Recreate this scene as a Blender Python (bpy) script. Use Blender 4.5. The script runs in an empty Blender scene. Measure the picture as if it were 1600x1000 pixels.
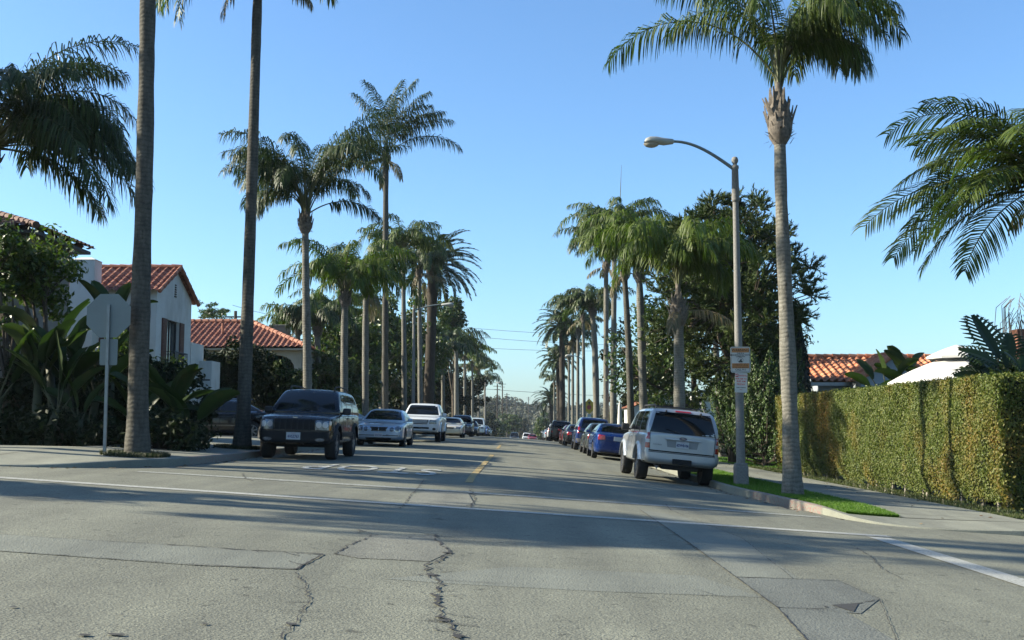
import bpy, bmesh, math, random
import numpy as np
from mathutils import Vector, Matrix
from mathutils.bvhtree import BVHTree
from mathutils.geometry import tessellate_polygon
PI = math.pi
R = math.radians
sc = bpy.context.scene
COL = sc.collection
# ---------------------------------------------------------------- camera
F_PX, CAM = 1700.0, Vector((0, 0, 1.25))
PITCH, YAW = math.atan(161 / 1700), math.atan(10 / 1700)
cam_d = bpy.data.cameras.new('camera'); cam = bpy.data.objects.new('camera', cam_d); COL.objects.link(cam)
cam_d.sensor_width = 36; cam_d.lens = 36 * F_PX / 1600; cam_d.clip_start = .1; cam_d.clip_end = 6000
cam.location = CAM; cam.rotation_euler = (PI / 2 + PITCH, 0, YAW)
sc.camera = cam
# ---------------------------------------------------------------- light
SUN_EL, SUN_AZ = R(27), R(1)          # the sun stands low on the left, a touch ahead
S = Vector((-math.cos(SUN_EL) * math.cos(SUN_AZ), math.cos(SUN_EL) * math.sin(SUN_AZ), math.sin(SUN_EL)))
sl = bpy.data.lights.new('sun', 'SUN'); sl.energy = 5.0; sl.angle = R(.53); sl.color = (1, .92, .74)
so = bpy.data.objects.new('sun', sl); COL.objects.link(so); so.rotation_euler = S.to_track_quat('Z', 'Y').to_euler()
w = bpy.data.worlds.new('World'); sc.world = w; w.use_nodes = True
nt = w.node_tree; bg = nt.nodes['Background']
sky = nt.nodes.new('ShaderNodeTexSky'); sky.sky_type = 'NISHITA'; sky.sun_disc = False
sky.sun_elevation = SUN_EL; sky.sun_rotation = math.atan2(S.x, S.y)
sky.air_density = 1.0; sky.dust_density = 1.0; sky.ozone_density = 3.0; sky.altitude = 0
gm = nt.nodes.new('ShaderNodeGamma'); gm.inputs[1].default_value = 1.0; nt.links.new(sky.outputs[0], gm.inputs[0])
tn = nt.nodes.new('ShaderNodeMix'); tn.data_type = 'RGBA'; tn.blend_type = 'MULTIPLY'; tn.inputs[0].default_value = 1
tn.inputs[7].default_value = (.76, .975, 1.13, 1); nt.links.new(gm.outputs[0], tn.inputs[6])
nt.links.new(tn.outputs[2], bg.inputs[0]); bg.inputs[1].default_value = .081
sc.view_settings.view_transform = 'Standard'; sc.view_settings.look = 'None'
sc.view_settings.exposure = 1.5; sc.view_settings.gamma = 1
sc.render.engine = 'CYCLES'
sc.cycles.max_bounces = 6; sc.cycles.transparent_max_bounces = 8; sc.cycles.caustics_reflective = False

# ---------------------------------------------------------------- helpers
def sm(t): t = np.clip(t, 0, 1); return t * t * (3 - 2 * t)
def G(x, y):
    """height of the ground: a street with a side slope, a crown and a crest ahead, then a valley and a hill"""
    x = np.asarray(x, float); y = np.asarray(y, float)
    xc = np.clip(x, -9.5, 11)
    z = -.065 * xc - .012 * (x - xc) * (np.abs(x) < 70) - .012 * (np.sign(x) * 60) * (np.abs(x) >= 70)
    z = z + .12 * sm((y - 17) / 6) * np.maximum(0, 1 - ((x + .85) / 5.6) ** 2)
    yy = np.clip(y - 45, 0, 95)
    z = z - 9.19e-5 * yy ** 2 - .024 * np.clip(y - 140, 0, 280)
    z = z + 17.5 * sm((y - 430) / 330) - 6 * sm((y - 900) / 600)
    return z
def Gf(x, y): return float(G(x, y))
def ray(px, py):
    f = Vector((-math.sin(YAW) * math.cos(PITCH), math.cos(YAW) * math.cos(PITCH), math.sin(PITCH)))
    r = Vector((math.cos(YAW), math.sin(YAW), 0)); u = r.cross(f)
    return f + r * ((px - 800) / F_PX) + u * ((500 - py) / F_PX)
def at(px, py, Y):
    """world point seen at a pixel, at a distance Y along the street"""
    d = ray(px, py); return CAM + d * (Y / d.y)
def gp(px, py, lift=0.0):
    d = ray(px, py); lo, hi = 1.0, 400.0
    t = lo
    while t < hi:
        p = CAM + d * t
        if p.z < Gf(p.x, p.y) + lift: break
        t *= 1.02
    a, b = t / 1.02, t
    for _ in range(30):
        m = (a + b) / 2; p = CAM + d * m
        if p.z < Gf(p.x, p.y) + lift: b = m
        else: a = m
    return CAM + d * b

class MB:
    """collects geometry; build() links it as ONE mesh object"""
    def __init__(s): s.V = []; s.F = []; s.M = []; s.n = 0
    def add(s, v, f, mi=0):
        v = np.asarray(v, float).reshape(-1, 3)
        s.V.append(v)
        if isinstance(f, np.ndarray): s.F.append(f + s.n); s.M.append(np.full(len(f), mi))
        else:
            by = {}
            for q in f: by.setdefault(len(q), []).append(q)
            for k, l in by.items():
                s.F.append(np.array(l) + s.n); s.M.append(np.full(len(l), mi))
        s.n += len(v); return s
    def box(s, c, size, rot=None, mi=0, taper=1):
        x, y, z = [a / 2 for a in size]
        v = [Vector((sx * x * (taper if sz > 0 else 1), sy * y * (taper if sz > 0 else 1), sz * z)) for sz in (-1, 1) for sy in (-1, 1) for sx in (-1, 1)]
        if rot is not None:
            v = [rot @ a for a in v]
        v = [a + Vector(c) for a in v]
        return s.add([tuple(a) for a in v], [(0, 2, 3, 1), (4, 5, 7, 6), (0, 1, 5, 4), (2, 6, 7, 3), (0, 4, 6, 2), (1, 3, 7, 5)], mi)
    def rbox(s, c, size, r=.02, mi=0, rot=None):
        bm = bmesh.new(); bmesh.ops.create_cube(bm, size=1)
        for v in bm.verts: v.co = Vector((v.co.x * size[0], v.co.y * size[1], v.co.z * size[2]))
        bmesh.ops.bevel(bm, geom=bm.edges[:], offset=min(r, min(size) * .45), segments=2, profile=.6, affect='EDGES')
        if rot is not None:
            for v in bm.verts: v.co = rot @ v.co
        bm.verts.ensure_lookup_table()
        s.add([tuple(v.co + Vector(c)) for v in bm.verts], [tuple(v.index for v in f.verts) for f in bm.faces], mi); bm.free(); return s
    def tube(s, pts, rad, n=8, mi=0, cap=True):
        pts = [Vector(p) for p in pts]; m = len(pts)
        if not hasattr(rad, '__len__'): rad = [rad] * m
        V = []; a = None
        for i, p in enumerate(pts):
            t = (pts[min(i + 1, m - 1)] - pts[max(i - 1, 0)]).normalized()
            if a is None: a = Vector((1, 0, 0)) if abs(t.x) < .9 else Vector((0, 1, 0))
            a = (a - t * a.dot(t)).normalized(); b = t.cross(a)
            for k in range(n):
                an = 2 * PI * k / n
                V.append(tuple(p + (a * math.cos(an) + b * math.sin(an)) * rad[i]))
        Fc = [(i * n + k, i * n + (k + 1) % n, (i + 1) * n + (k + 1) % n, (i + 1) * n + k) for i in range(m - 1) for k in range(n)]
        if cap: Fc += [tuple(range(n - 1, -1, -1)), tuple((m - 1) * n + k for k in range(n))]
        return s.add(V, Fc, mi)
    def lathe(s, prof, n=16, c=(0, 0, 0), axis='Z', mi=0):
        V = []
        for r, h in prof:
            for k in range(n):
                a = 2 * PI * k / n; u, v = r * math.cos(a), r * math.sin(a)
                V.append({'Z': (u, v, h), 'X': (h, u, v), 'Y': (v, h, u)}[axis])
        V = np.array(V) + np.array(c)
        m = len(prof)
        Fc = [(i * n + k, i * n + (k + 1) % n, (i + 1) * n + (k + 1) % n, (i + 1) * n + k) for i in range(m - 1) for k in range(n)]
        Fc += [tuple(range(n - 1, -1, -1)), tuple((m - 1) * n + k for k in range(n))]
        return s.add(V, Fc, mi)
    def quad(s, a, b, c, d, mi=0): return s.add([tuple(a), tuple(b), tuple(c), tuple(d)], [(0, 1, 2, 3)], mi)
    def grid(s, P, mi=0, flip=False):
        """P: rows x cols x 3"""
        P = np.asarray(P, float); r, c = P.shape[:2]
        i = np.arange(r - 1)[:, None] * c + np.arange(c - 1)[None]
        q = np.stack([i, i + 1, i + c + 1, i + c], -1).reshape(-1, 4)
        if flip: q = q[:, ::-1]
        return s.add(P.reshape(-1, 3), q, mi)
    def build(s, name, mats, parent=None, smooth=False, angle=None, world=False):
        V = np.concatenate(s.V) if s.V else np.zeros((0, 3))
        if world and parent is not None: V = V - np.array(parent.location)
        me = bpy.data.meshes.new(name)
        me.vertices.add(len(V)); me.vertices.foreach_set('co', V.astype(np.float32).ravel())
        lt = []; ls = []; mi = []
        for f, m in zip(s.F, s.M):
            if len(f) == 0: continue
            k = f.shape[1]; ls.append(np.full(len(f), k)); lt.append(f.ravel()); mi.append(m)
        lt = np.concatenate(lt); ls = np.concatenate(ls); mi = np.concatenate(mi)
        me.loops.add(len(lt)); me.loops.foreach_set('vertex_index', lt.astype(np.int32))
        me.polygons.add(len(ls))
        st = np.concatenate([[0], np.cumsum(ls)[:-1]])
        me.polygons.foreach_set('loop_start', st.astype(np.int32))
        me.polygons.foreach_set('material_index', mi.astype(np.int32))
        me.polygons.foreach_set('use_smooth', np.full(len(ls), bool(smooth)))
        me.update(calc_edges=True)
        if smooth and angle: me.set_sharp_from_angle(angle=R(angle))
        for m in (mats if isinstance(mats, (list, tuple)) else [mats]): me.materials.append(m)
        o = bpy.data.objects.new(name, me); COL.objects.link(o)
        if parent is not None: o.parent = parent
        return o
def tag(o, label=None, cat=None, group=None, kind=None):
    if label: o['label'] = label
    if cat: o['category'] = cat
    if group: o['group'] = group
    if kind: o['kind'] = kind
    return o
def thing(name, label, cat, loc=(0, 0, 0), rotz=0, group=None, rot=None):
    o = bpy.data.objects.new(name, None); COL.objects.link(o)
    o.location = loc; o.rotation_euler = rot if rot else (0, 0, rotz); o.empty_display_size = .3
    return tag(o, label, cat, group)
def copy_tree(o, loc, rotz=None, label=None, scale=None):
    r = o.copy(); COL.objects.link(r); r.location = loc
    if rotz is not None: r.rotation_euler = (0, 0, rotz)
    if label: r['label'] = label
    if scale: r.scale = (scale,) * 3
    for ch in [c for c in COL.objects if c.parent == o]:
        c = ch.copy(); COL.objects.link(c); c.parent = r
        for g_ in [g for g in COL.objects if g.parent == ch]:
            d = g_.copy(); COL.objects.link(d); d.parent = c
    return r
def struct(mb, name, mats, **k): return tag(mb.build(name, mats, **k), kind='structure')

# ---------------------------------------------------------------- materials
def newmat(name):
    m = bpy.data.materials.new(name); m.use_nodes = True
    return m, m.node_tree, m.node_tree.nodes['Principled BSDF']
def nd(nt, t, **k):
    n = nt.nodes.new(t)
    for a, v in k.items():
        if a in ('inp',):
            for i, x in v.items(): n.inputs[i].default_value = x
        else: setattr(n, a, v)
    return n
def ramp(nt, fac, stops):
    r = nt.nodes.new('ShaderNodeValToRGB'); e = r.color_ramp.elements
    while len(e) < len(stops): e.new(.5)
    for q, (p, c) in zip(e, stops): q.position = p; q.color = (*c, 1) if len(c) == 3 else c
    nt.links.new(fac, r.inputs[0]); return r.outputs[0]
def mixc(nt, fac, a, b, mode='MIX'):
    n = nt.nodes.new('ShaderNodeMix'); n.data_type = 'RGBA'; n.blend_type = mode
    for s, v in ((n.inputs[0], fac), (n.inputs[6], a), (n.inputs[7], b)):
        if isinstance(v, (int, float)): s.default_value = v
        elif isinstance(v, tuple): s.default_value = (*v, 1)
        else: nt.links.new(v, s)
    return n.outputs[2]
def coords(nt, kind='Object', scale=None):
    t = nt.nodes.new('ShaderNodeTexCoord'); o = t.outputs[kind]
    if scale:
        m = nt.nodes.new('ShaderNodeMapping'); m.inputs['Scale'].default_value = scale
        nt.links.new(o, m.inputs[0]); o = m.outputs[0]
    return o
def noise(nt, co, scale, detail=4, rough=.55, out=0):
    n = nt.nodes.new('ShaderNodeTexNoise'); n.inputs['Scale'].default_value = scale; n.inputs['Detail'].default_value = detail
    n.inputs['Roughness'].default_value = rough; nt.links.new(co, n.inputs['Vector']); return n.outputs[out]
def bump(nt, b, h, strength=.3, dist=.01, prev=None):
    n = nt.nodes.new('ShaderNodeBump'); n.inputs['Strength'].default_value = strength; n.inputs['Distance'].default_value = dist
    nt.links.new(h, n.inputs['Height'])
    if prev is not None: nt.links.new(prev, n.inputs['Normal'])
    if b is not None: nt.links.new(n.outputs[0], b.inputs['Normal'])
    return n.outputs[0]
ALB = .62       # albedo scale: base colours lowered so that shade comes out darker
def K(c, k=None): return tuple(x * (ALB if k is None else k) for x in c)
def plain(name, c, rough=.6, metal=0., coat=0., spec=.5, var=.12, vs=6, bmp=0., k=None):
    c = K(c, k)
    m, nt, b = newmat(name)
    co = coords(nt)
    f = noise(nt, co, vs, 4)
    big_ = noise(nt, coords(nt, 'Object', (1, 1, .35)), .8, 5, .7)
    lo = tuple(max(0, x * (1 - var)) for x in c); hi = tuple(min(1, x * (1 + var)) for x in c)
    cc_ = ramp(nt, f, [(.3, lo), (.7, hi)])
    if 'stucco' in name: cc_ = mixc(nt, .45, cc_, ramp(nt, big_, [(.35, (.62, .58, .52)), (.5, (1, 1, 1))]), 'MULTIPLY')
    nt.links.new(cc_, b.inputs['Base Color'])
    b.inputs['Roughness'].default_value = rough; b.inputs['Metallic'].default_value = metal
    b.inputs['Coat Weight'].default_value = coat; b.inputs['Coat Roughness'].default_value = .04
    b.inputs['Specular IOR Level'].default_value = spec
    if bmp: bump(nt, b, noise(nt, co, vs * 6, 3), bmp, .01)
    return m
def emis(name, c): return plain(name, c)
def leafmat(name, cols, rough=.42, trans=.25, spec=.4, patch=None, patch_scale=.5, patch_lo=.52, patch_hi=.68):
    cols = [K(c, .66) for c in cols]; patch = K(patch, .66) if patch else None
    """leaves: each leaf its own shade from cols; patch = colour of drifts of new or dry growth"""
    m, nt, b = newmat(name)
    g = nt.nodes.new('ShaderNodeNewGeometry')
    n = len(cols)
    c = ramp(nt, g.outputs['Random Per Island'], [(i / max(1, n - 1), cc) for i, cc in enumerate(cols)])
    co = coords(nt)
    big = noise(nt, co, patch_scale, 3)
    if patch:
        rr = ramp(nt, big, [(patch_lo, (0, 0, 0)), (patch_hi, (1, 1, 1))])
        nn = nt.nodes.new('ShaderNodeMath'); nn.operation = 'MULTIPLY'
        sp = nt.nodes.new('ShaderNodeSeparateColor'); nt.links.new(rr, sp.inputs[0])
        th = nt.nodes.new('ShaderNodeMath'); th.operation = 'FRACT'
        m7 = nt.nodes.new('ShaderNodeMath'); m7.operation = 'MULTIPLY'; m7.inputs[1].default_value = 7.31
        nt.links.new(g.outputs['Random Per Island'], m7.inputs[0]); nt.links.new(m7.outputs[0], th.inputs[0])
        nt.links.new(sp.outputs[0], nn.inputs[0]); nt.links.new(th.outputs[0], nn.inputs[1])
        c = mixc(nt, nn.outputs[0], c, patch)
    nt.links.new(c, b.inputs['Base Color'])
    b.inputs['Roughness'].default_value = rough; b.inputs['Specular IOR Level'].default_value = spec
    tr = nt.nodes.new('ShaderNodeBsdfTranslucent'); br = mixc(nt, .5, c, (.5, .8, .1), 'OVERLAY'); nt.links.new(br, tr.inputs[0])
    mx = nt.nodes.new('ShaderNodeMixShader'); mx.inputs[0].default_value = trans
    nt.links.new(b.outputs[0], mx.inputs[1]); nt.links.new(tr.outputs[0], mx.inputs[2])
    nt.links.new(mx.outputs[0], nt.nodes['Material Output'].inputs[0])
    return m

def road_mat(name, base, stain=.5, agg=1.0, tint=(1, 1, 1)):
    base = K(base)
    m, nt, b = newmat(name)
    co = coords(nt)
    big = noise(nt, co, .22, 5, .6); mid = noise(nt, co, 1.7, 5, .6); fine = noise(nt, co, 38, 3, .7)
    stretch = noise(nt, coords(nt, 'Object', (1.6, .12, 1)), 1.0, 4, .6)
    v = nt.nodes.new('ShaderNodeTexVoronoi'); v.inputs['Scale'].default_value = 55; nt.links.new(co, v.inputs['Vector'])
    c = ramp(nt, big, [(.3, tuple(x * .86 for x in base)), (.7, tuple(x * 1.12 for x in base))])
    c = mixc(nt, .55, c, ramp(nt, mid, [(.3, (.40, .40, .40)), (.72, (.60, .60, .59))]), 'OVERLAY')
    c = mixc(nt, .5, c, ramp(nt, stretch, [(.35, (.36, .36, .36)), (.65, (.62, .62, .6))]), 'OVERLAY')
    c = mixc(nt, .75 * agg, c, ramp(nt, fine, [(.3, (.28, .28, .28)), (.5, (.5, .5, .5)), (.72, (.74, .74, .72))]), 'OVERLAY')
    c = mixc(nt, .5 * agg, c, ramp(nt, v.outputs['Distance'], [(.1, (.62, .62, .6)), (.6, (.38, .38, .38))]), 'OVERLAY')
    # pits and dark spots
    sp = noise(nt, coords(nt, 'Object', (1, 1, 1)), 6.5, 2, .5)
    c = mixc(nt, stain, c, ramp(nt, sp, [(.26, (.18, .18, .18)), (.33, (1, 1, 1))]), 'MULTIPLY')
    c = mixc(nt, 1.0, c, tint, 'MULTIPLY')
    nt.links.new(c, b.inputs['Base Color'])
    b.inputs['Roughness'].default_value = .86; b.inputs['Specular IOR Level'].default_value = .3
    p = bump(nt, None, fine, .8, .010); bump(nt, b, v.outputs['Distance'], .5, .006, p)
    return m
M = {}
M['asphalt'] = road_mat('weathered_asphalt', (.245, .248, .197), .55, 1.0)
M['concrete'] = road_mat('pavement_concrete', (.30, .305, .25), .25, .35)
M['trench'] = road_mat('trench_concrete', (.245, .255, .215), .2, .35)
M['rough_patch'] = road_mat('rough_asphalt_patch', (.25, .25, .21), .9, 1.0)
M['dark_patch'] = road_mat('grey_asphalt_patch', (.19, .20, .18), .3, .8)
M['crack'] = plain('crack_tar', (.035, .034, .032), .9, var=.3)
M['joint'] = plain('joint_pale', (.36, .34, .30), .9, var=.2)
def paint_mat(name, c, worn):
    m, nt, b = newmat(name); co = coords(nt)
    f = noise(nt, co, 26, 5, .7)
    nt.links.new(mixc(nt, ramp(nt, f, [(worn, (0, 0, 0)), (worn + .14, (1, 1, 1))]), K((.24, .245, .20)), K(c)), b.inputs['Base Color'])
    b.inputs['Roughness'].default_value = .75; return m
M['white_paint'] = paint_mat('worn_white_road_paint', (.46, .47, .42), .44)
M['white_fresh'] = paint_mat('white_road_paint', (.50, .50, .45), .36)
M['yellow_paint'] = paint_mat('worn_yellow_road_paint', (.60, .38, .05), .42)
M['red_curb'] = paint_mat('worn_red_curb_paint', (.30, .13, .11), .48)
M['soil'] = plain('soil', (.085, .068, .045), .95, var=.4, vs=9, bmp=.5)
def ground_mat():
    m, nt, b = newmat('ground_soil_and_turf'); co = coords(nt)
    f = noise(nt, co, .9, 6, .65); g2 = noise(nt, co, 14, 4, .7)
    c = ramp(nt, f, [(.38, (.065, .05, .03)), (.5, (.045, .05, .02)), (.64, (.032, .055, .014))])
    c = mixc(nt, .6, c, ramp(nt, g2, [(.3, (.3, .3, .3)), (.7, (.7, .7, .7))]), 'OVERLAY')
    nt.links.new(c, b.inputs['Base Color']); b.inputs['Roughness'].default_value = .95
    bump(nt, b, g2, .6, .03); return m
M['ground'] = ground_mat()
def lawn_mat():
    m, nt, b = newmat('lawn_turf'); co = coords(nt)
    f = noise(nt, co, 2.5, 5, .6); g2 = noise(nt, co, 60, 3, .7)
    c = ramp(nt, f, [(.3, (.045, .09, .008)), (.7, (.075, .125, .012))])
    c = mixc(nt, .7, c, ramp(nt, g2, [(.3, (.25, .25, .25)), (.7, (.72, .72, .72))]), 'OVERLAY')
    nt.links.new(c, b.inputs['Base Color']); b.inputs['Roughness'].default_value = .9
    bump(nt, b, g2, .8, .02); return m
M['lawn'] = lawn_mat()
def bark_mat(name, c1, c2, ring=22., bmp=.22):
    m, nt, b = newmat(name); co = coords(nt)
    wv = nt.nodes.new('ShaderNodeTexWave'); wv.bands_direction = 'Z'; wv.inputs['Scale'].default_value = ring / 6.28
    wv.inputs['Distortion'].default_value = 5.5; wv.inputs['Detail'].default_value = 3; wv.inputs['Detail Scale'].default_value = 1.5
    nt.links.new(co, wv.inputs['Vector'])
    f = noise(nt, coords(nt, 'Object', (3, 3, 1)), 3, 5, .65); ff = noise(nt, co, 30, 3)
    c = ramp(nt, f, [(.3, K(c1)), (.7, K(c2))])
    c = mixc(nt, .3, c, ramp(nt, wv.outputs['Fac'], [(.05, (.22, .22, .22)), (.3, (.5, .5, .5)), (.9, (.6, .6, .6))]), 'OVERLAY')
    c = mixc(nt, .5, c, ramp(nt, ff, [(.3, (.35, .35, .35)), (.7, (.65, .65, .65))]), 'OVERLAY')
    c = mixc(nt, .8, c, ramp(nt, noise(nt, coords(nt, 'Object', (1, 1, .35)), 11, 3), [(.27, (.3, .27, .24)), (.36, (1, 1, 1))]), 'MULTIPLY')
    nt.links.new(c, b.inputs['Base Color']); b.inputs['Roughness'].default_value = .9; b.inputs['Specular IOR Level'].default_value = .2
    p = bump(nt, None, wv.outputs['Fac'], bmp, .03); bump(nt, b, ff, .4, .015, p)
    return m
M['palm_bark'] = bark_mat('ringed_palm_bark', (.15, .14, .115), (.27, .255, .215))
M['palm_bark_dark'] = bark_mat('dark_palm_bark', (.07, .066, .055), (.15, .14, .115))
M['date_bark'] = bark_mat('date_palm_bark', (.06, .05, .04), (.12, .10, .08), 40, .8)
M['bark'] = bark_mat('tree_bark', (.07, .055, .04), (.15, .12, .09), 3, .5)
M['pale_bark'] = bark_mat('pale_bark', (.28, .25, .2), (.42, .38, .32), 3, .3)
M['sheath'] = plain('dry_leaf_sheath', (.17, .14, .11), .85, var=.5, vs=14, bmp=.6)
M['sheath_green'] = plain('green_leaf_sheath', (.16, .15, .055), .7, var=.3, vs=8)
M['rachis'] = plain('frond_stalk', (.11, .12, .035), .6)
M['palm'] = leafmat('palm_leaflets', [(.045, .068, .014), (.07, .105, .018), (.095, .135, .025), (.13, .17, .04)], .5, .28, .25)
M['palm_dark'] = leafmat('dark_palm_leaflets', [(.026, .042, .012), (.042, .066, .016), (.06, .09, .022), (.09, .12, .035)], .48, .2, .3)
M['palm_lime'] = leafmat('lime_palm_leaflets', [(.06, .095, .012), (.09, .135, .018), (.12, .17, .025), (.15, .19, .035)], .5, .34, .25)
M['palm_dry'] = leafmat('dry_palm_leaflets', [(.16, .12, .06), (.22, .17, .09), (.10, .10, .04)], .6, .2)
M['date'] = leafmat('date_palm_leaflets', [(.022, .042, .016), (.04, .065, .02), (.06, .085, .028)], .4, .12)
M['broad'] = leafmat('broad_leaves', [(.028, .055, .012), (.05, .09, .018), (.075, .12, .024), (.11, .15, .03)], .38, .3, patch=(.13, .13, .02), patch_scale=.6)
M['broad_lime'] = leafmat('bright_broad_leaves', [(.05, .085, .012), (.08, .125, .018), (.12, .165, .022), (.16, .19, .03)], .36, .35)
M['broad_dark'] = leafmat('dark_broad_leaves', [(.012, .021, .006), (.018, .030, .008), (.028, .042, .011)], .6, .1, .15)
M['pine'] = leafmat('pine_needles', [(.035, .055, .014), (.055, .085, .02), (.085, .118, .03)], .6, .15, .2, patch=(.14, .15, .04), patch_scale=.35)
M['juniper'] = leafmat('juniper_scales', [(.028, .055, .008), (.05, .095, .012), (.08, .14, .018)], .5, .12)
M['cypress'] = leafmat('cypress_scales', [(.008, .018, .006), (.014, .028, .008)], .6, .05)
M['hedge'] = leafmat('hedge_leaves', [(.066, .10, .016), (.098, .135, .02), (.136, .166, .03), (.18, .195, .05)], .5, .2, .25, patch=(.36, .19, .04), patch_scale=.5, patch_lo=.46, patch_hi=.66)
M['hedge_core'] = plain('hedge_twigs', (.022, .024, .010), .95, var=.5, vs=10)
M['banana'] = leafmat('paddle_leaves', [(.024, .046, .011), (.04, .07, .016), (.06, .095, .022)], .45, .22, .3, patch=(.12, .10, .03), patch_scale=1.5, patch_lo=.58, patch_hi=.75)
M['banana_stalk'] = plain('paddle_leaf_stalks', (.07, .075, .03), .7, var=.4)
M['philo'] = leafmat('lobed_leaves', [(.016, .034, .008), (.026, .052, .011), (.04, .075, .015)], .5, .12, .25)
M['dull_weed'] = leafmat('dull_weeds', [(.03, .045, .012), (.05, .06, .018), (.08, .075, .03)], .6, .2)
M['verge_weed'] = leafmat('verge_weeds', [(.05, .08, .012), (.08, .11, .02), (.13, .13, .04)], .6, .25)
M['grass'] = leafmat('grass_blades', [(.08, .18, .012), (.12, .24, .018), (.17, .30, .03)], .5, .35)
M['scrub'] = leafmat('hill_foliage', [(.035, .042, .024), (.05, .06, .03), (.065, .072, .036)], .7, .1, patch=(.10, .085, .05), patch_scale=.02)
M['stucco'] = plain('white_stucco', (.50, .51, .49), .9, var=.06, vs=2, bmp=.2, k=1)
M['stucco_cream'] = plain('cream_stucco', (.46, .42, .33), .9, var=.07, vs=2, bmp=.15)
M['stucco_grey'] = plain('grey_stucco', (.26, .24, .21), .9, var=.08, vs=2, bmp=.15)
M['stucco_blue'] = plain('pale_blue_stucco', (.40, .45, .50), .9, var=.05, vs=2)
def tile_mat(name, a, b_, c_):
    m, nt, b = newmat(name); co = coords(nt)
    f = noise(nt, co, 3.1, 2, .5); g2 = noise(nt, co, 25, 3)
    v = nt.nodes.new('ShaderNodeTexVoronoi'); v.inputs['Scale'].default_value = 3.4; nt.links.new(co, v.inputs['Vector'])
    sp = nt.nodes.new('ShaderNodeSeparateColor'); nt.links.new(v.outputs['Color'], sp.inputs[0])
    c = ramp(nt, sp.outputs[0], [(.0, K(a, .75)), (.5, K(b_, .75)), (1, K(c_, .75))])
    c = mixc(nt, .5, c, ramp(nt, g2, [(.3, (.35, .35, .35)), (.7, (.65, .65, .65))]), 'OVERLAY')
    nt.links.new(c, b.inputs['Base Color']); b.inputs['Roughness'].default_value = .85; return m
M['tile'] = tile_mat('terracotta_tiles', (.22, .075, .045), (.34, .13, .075), (.42, .19, .12))
M['tile_dark'] = tile_mat('brown_roof_tiles', (.09, .045, .035), (.14, .07, .05), (.19, .10, .07))
M['tile_right'] = tile_mat('orange_terracotta_tiles', (.40, .13, .06), (.55, .21, .10), (.62, .28, .15))
M['shutter'] = plain('brown_shutter', (.14, .055, .035), .7)
M['dark_frame'] = plain('dark_frame', (.03, .025, .022), .6)
M['white_frame'] = plain('white_frame', (.6, .6, .57), .5)
M['win_glass'] = plain('window_glass', (.03, .04, .045), .06, spec=.8, var=.2)
M['iron'] = plain('black_iron', (.02, .02, .02), .5)
M['galv'] = plain('galvanised_steel', (.30, .33, .33), .45, metal=.55, var=.15, vs=8)
M['sign_back'] = plain('bare_sign_back', (.22, .27, .27), .6, metal=.1, var=.06, vs=3)
M['lamp_pole'] = plain('concrete_lamp_pole', (.25, .24, .22), .85, var=.2, vs=25, bmp=.3)
M['lamp_arm'] = plain('painted_lamp_arm', (.20, .24, .24), .5)
M['lamp_head'] = plain('lamp_housing', (.50, .50, .45), .5, var=.05)
M['lens'] = plain('lamp_lens', (.45, .42, .35), .15, var=.1)
M['orange_sign'] = plain('orange_sign', (.60, .25, .06), .5, var=.08)
M['white_sign'] = plain('white_sign', (.62, .64, .60), .5, var=.04)
M['black_ink'] = plain('black_ink', (.02, .02, .02), .6)
M['red_ink'] = plain('red_ink', (.55, .06, .07), .6)
M['yellow_sign'] = plain('yellow_sign', (.75, .45, .02), .5)
M['canvas'] = plain('white_canvas', (.42, .41, .39), .85, var=.06, vs=3, k=1)
M['wood_pole'] = plain('utility_pole_wood', (.07, .055, .04), .9)
M['wire'] = plain('power_line', (.03, .03, .035), .6)
# ================================================================ the setting
def sheet(mb, xs, ys, off, mi=0):
    X, Y = np.meshgrid(xs, ys); mb.grid(np.stack([X, Y, G(X, Y) + off], -1), mi)
def dips(x, y):
    """height of kerb-level surfaces above the road: lower at the two corner ramps"""
    return .15 - .125 * np.exp(-(((x - 6.3) / 1.9) ** 2 + ((y - 17.6) / 1.5) ** 2)) - .13 * np.exp(-(((x + 8.7) / 1.9) ** 2 + ((y - 17.7) / 2.0) ** 2))
nonu = np.concatenate([np.arange(-20, 60, 1.0), np.arange(60, 200, 4.0), np.arange(200, 480, 10.), np.arange(480, 1000, 20.), [1100, 1300, 1600, 2000, 3000, 5000]])
mb = MB()
gx = np.concatenate([[-3000, -1200, -500, -200, -100], np.arange(-70, -14, 4.), np.arange(-14, 14.1, .5), np.arange(18, 71, 4.), [100, 200, 500, 1200, 3000]])
sheet(mb, gx, np.concatenate([[-60, -40], nonu]), -.03)
struct(mb, 'ground', M['ground'], smooth=True)
mb = MB()
sheet(mb, np.arange(-6.6, 5.01, .275), np.concatenate([np.arange(16.5, 60, .5), np.arange(60, 200, 2.), np.arange(200, 431, 10.)]), 0)
struct(mb, 'street', M['asphalt'], smooth=True)
mb = MB()
sheet(mb, np.concatenate([np.arange(-60, -12, 4.), np.arange(-12, 12.1, .5), np.arange(16, 61, 4.)]), np.arange(-12, 20.01, .5), .002)
struct(mb, 'cross_street_road', M['asphalt'], smooth=True)

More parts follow.
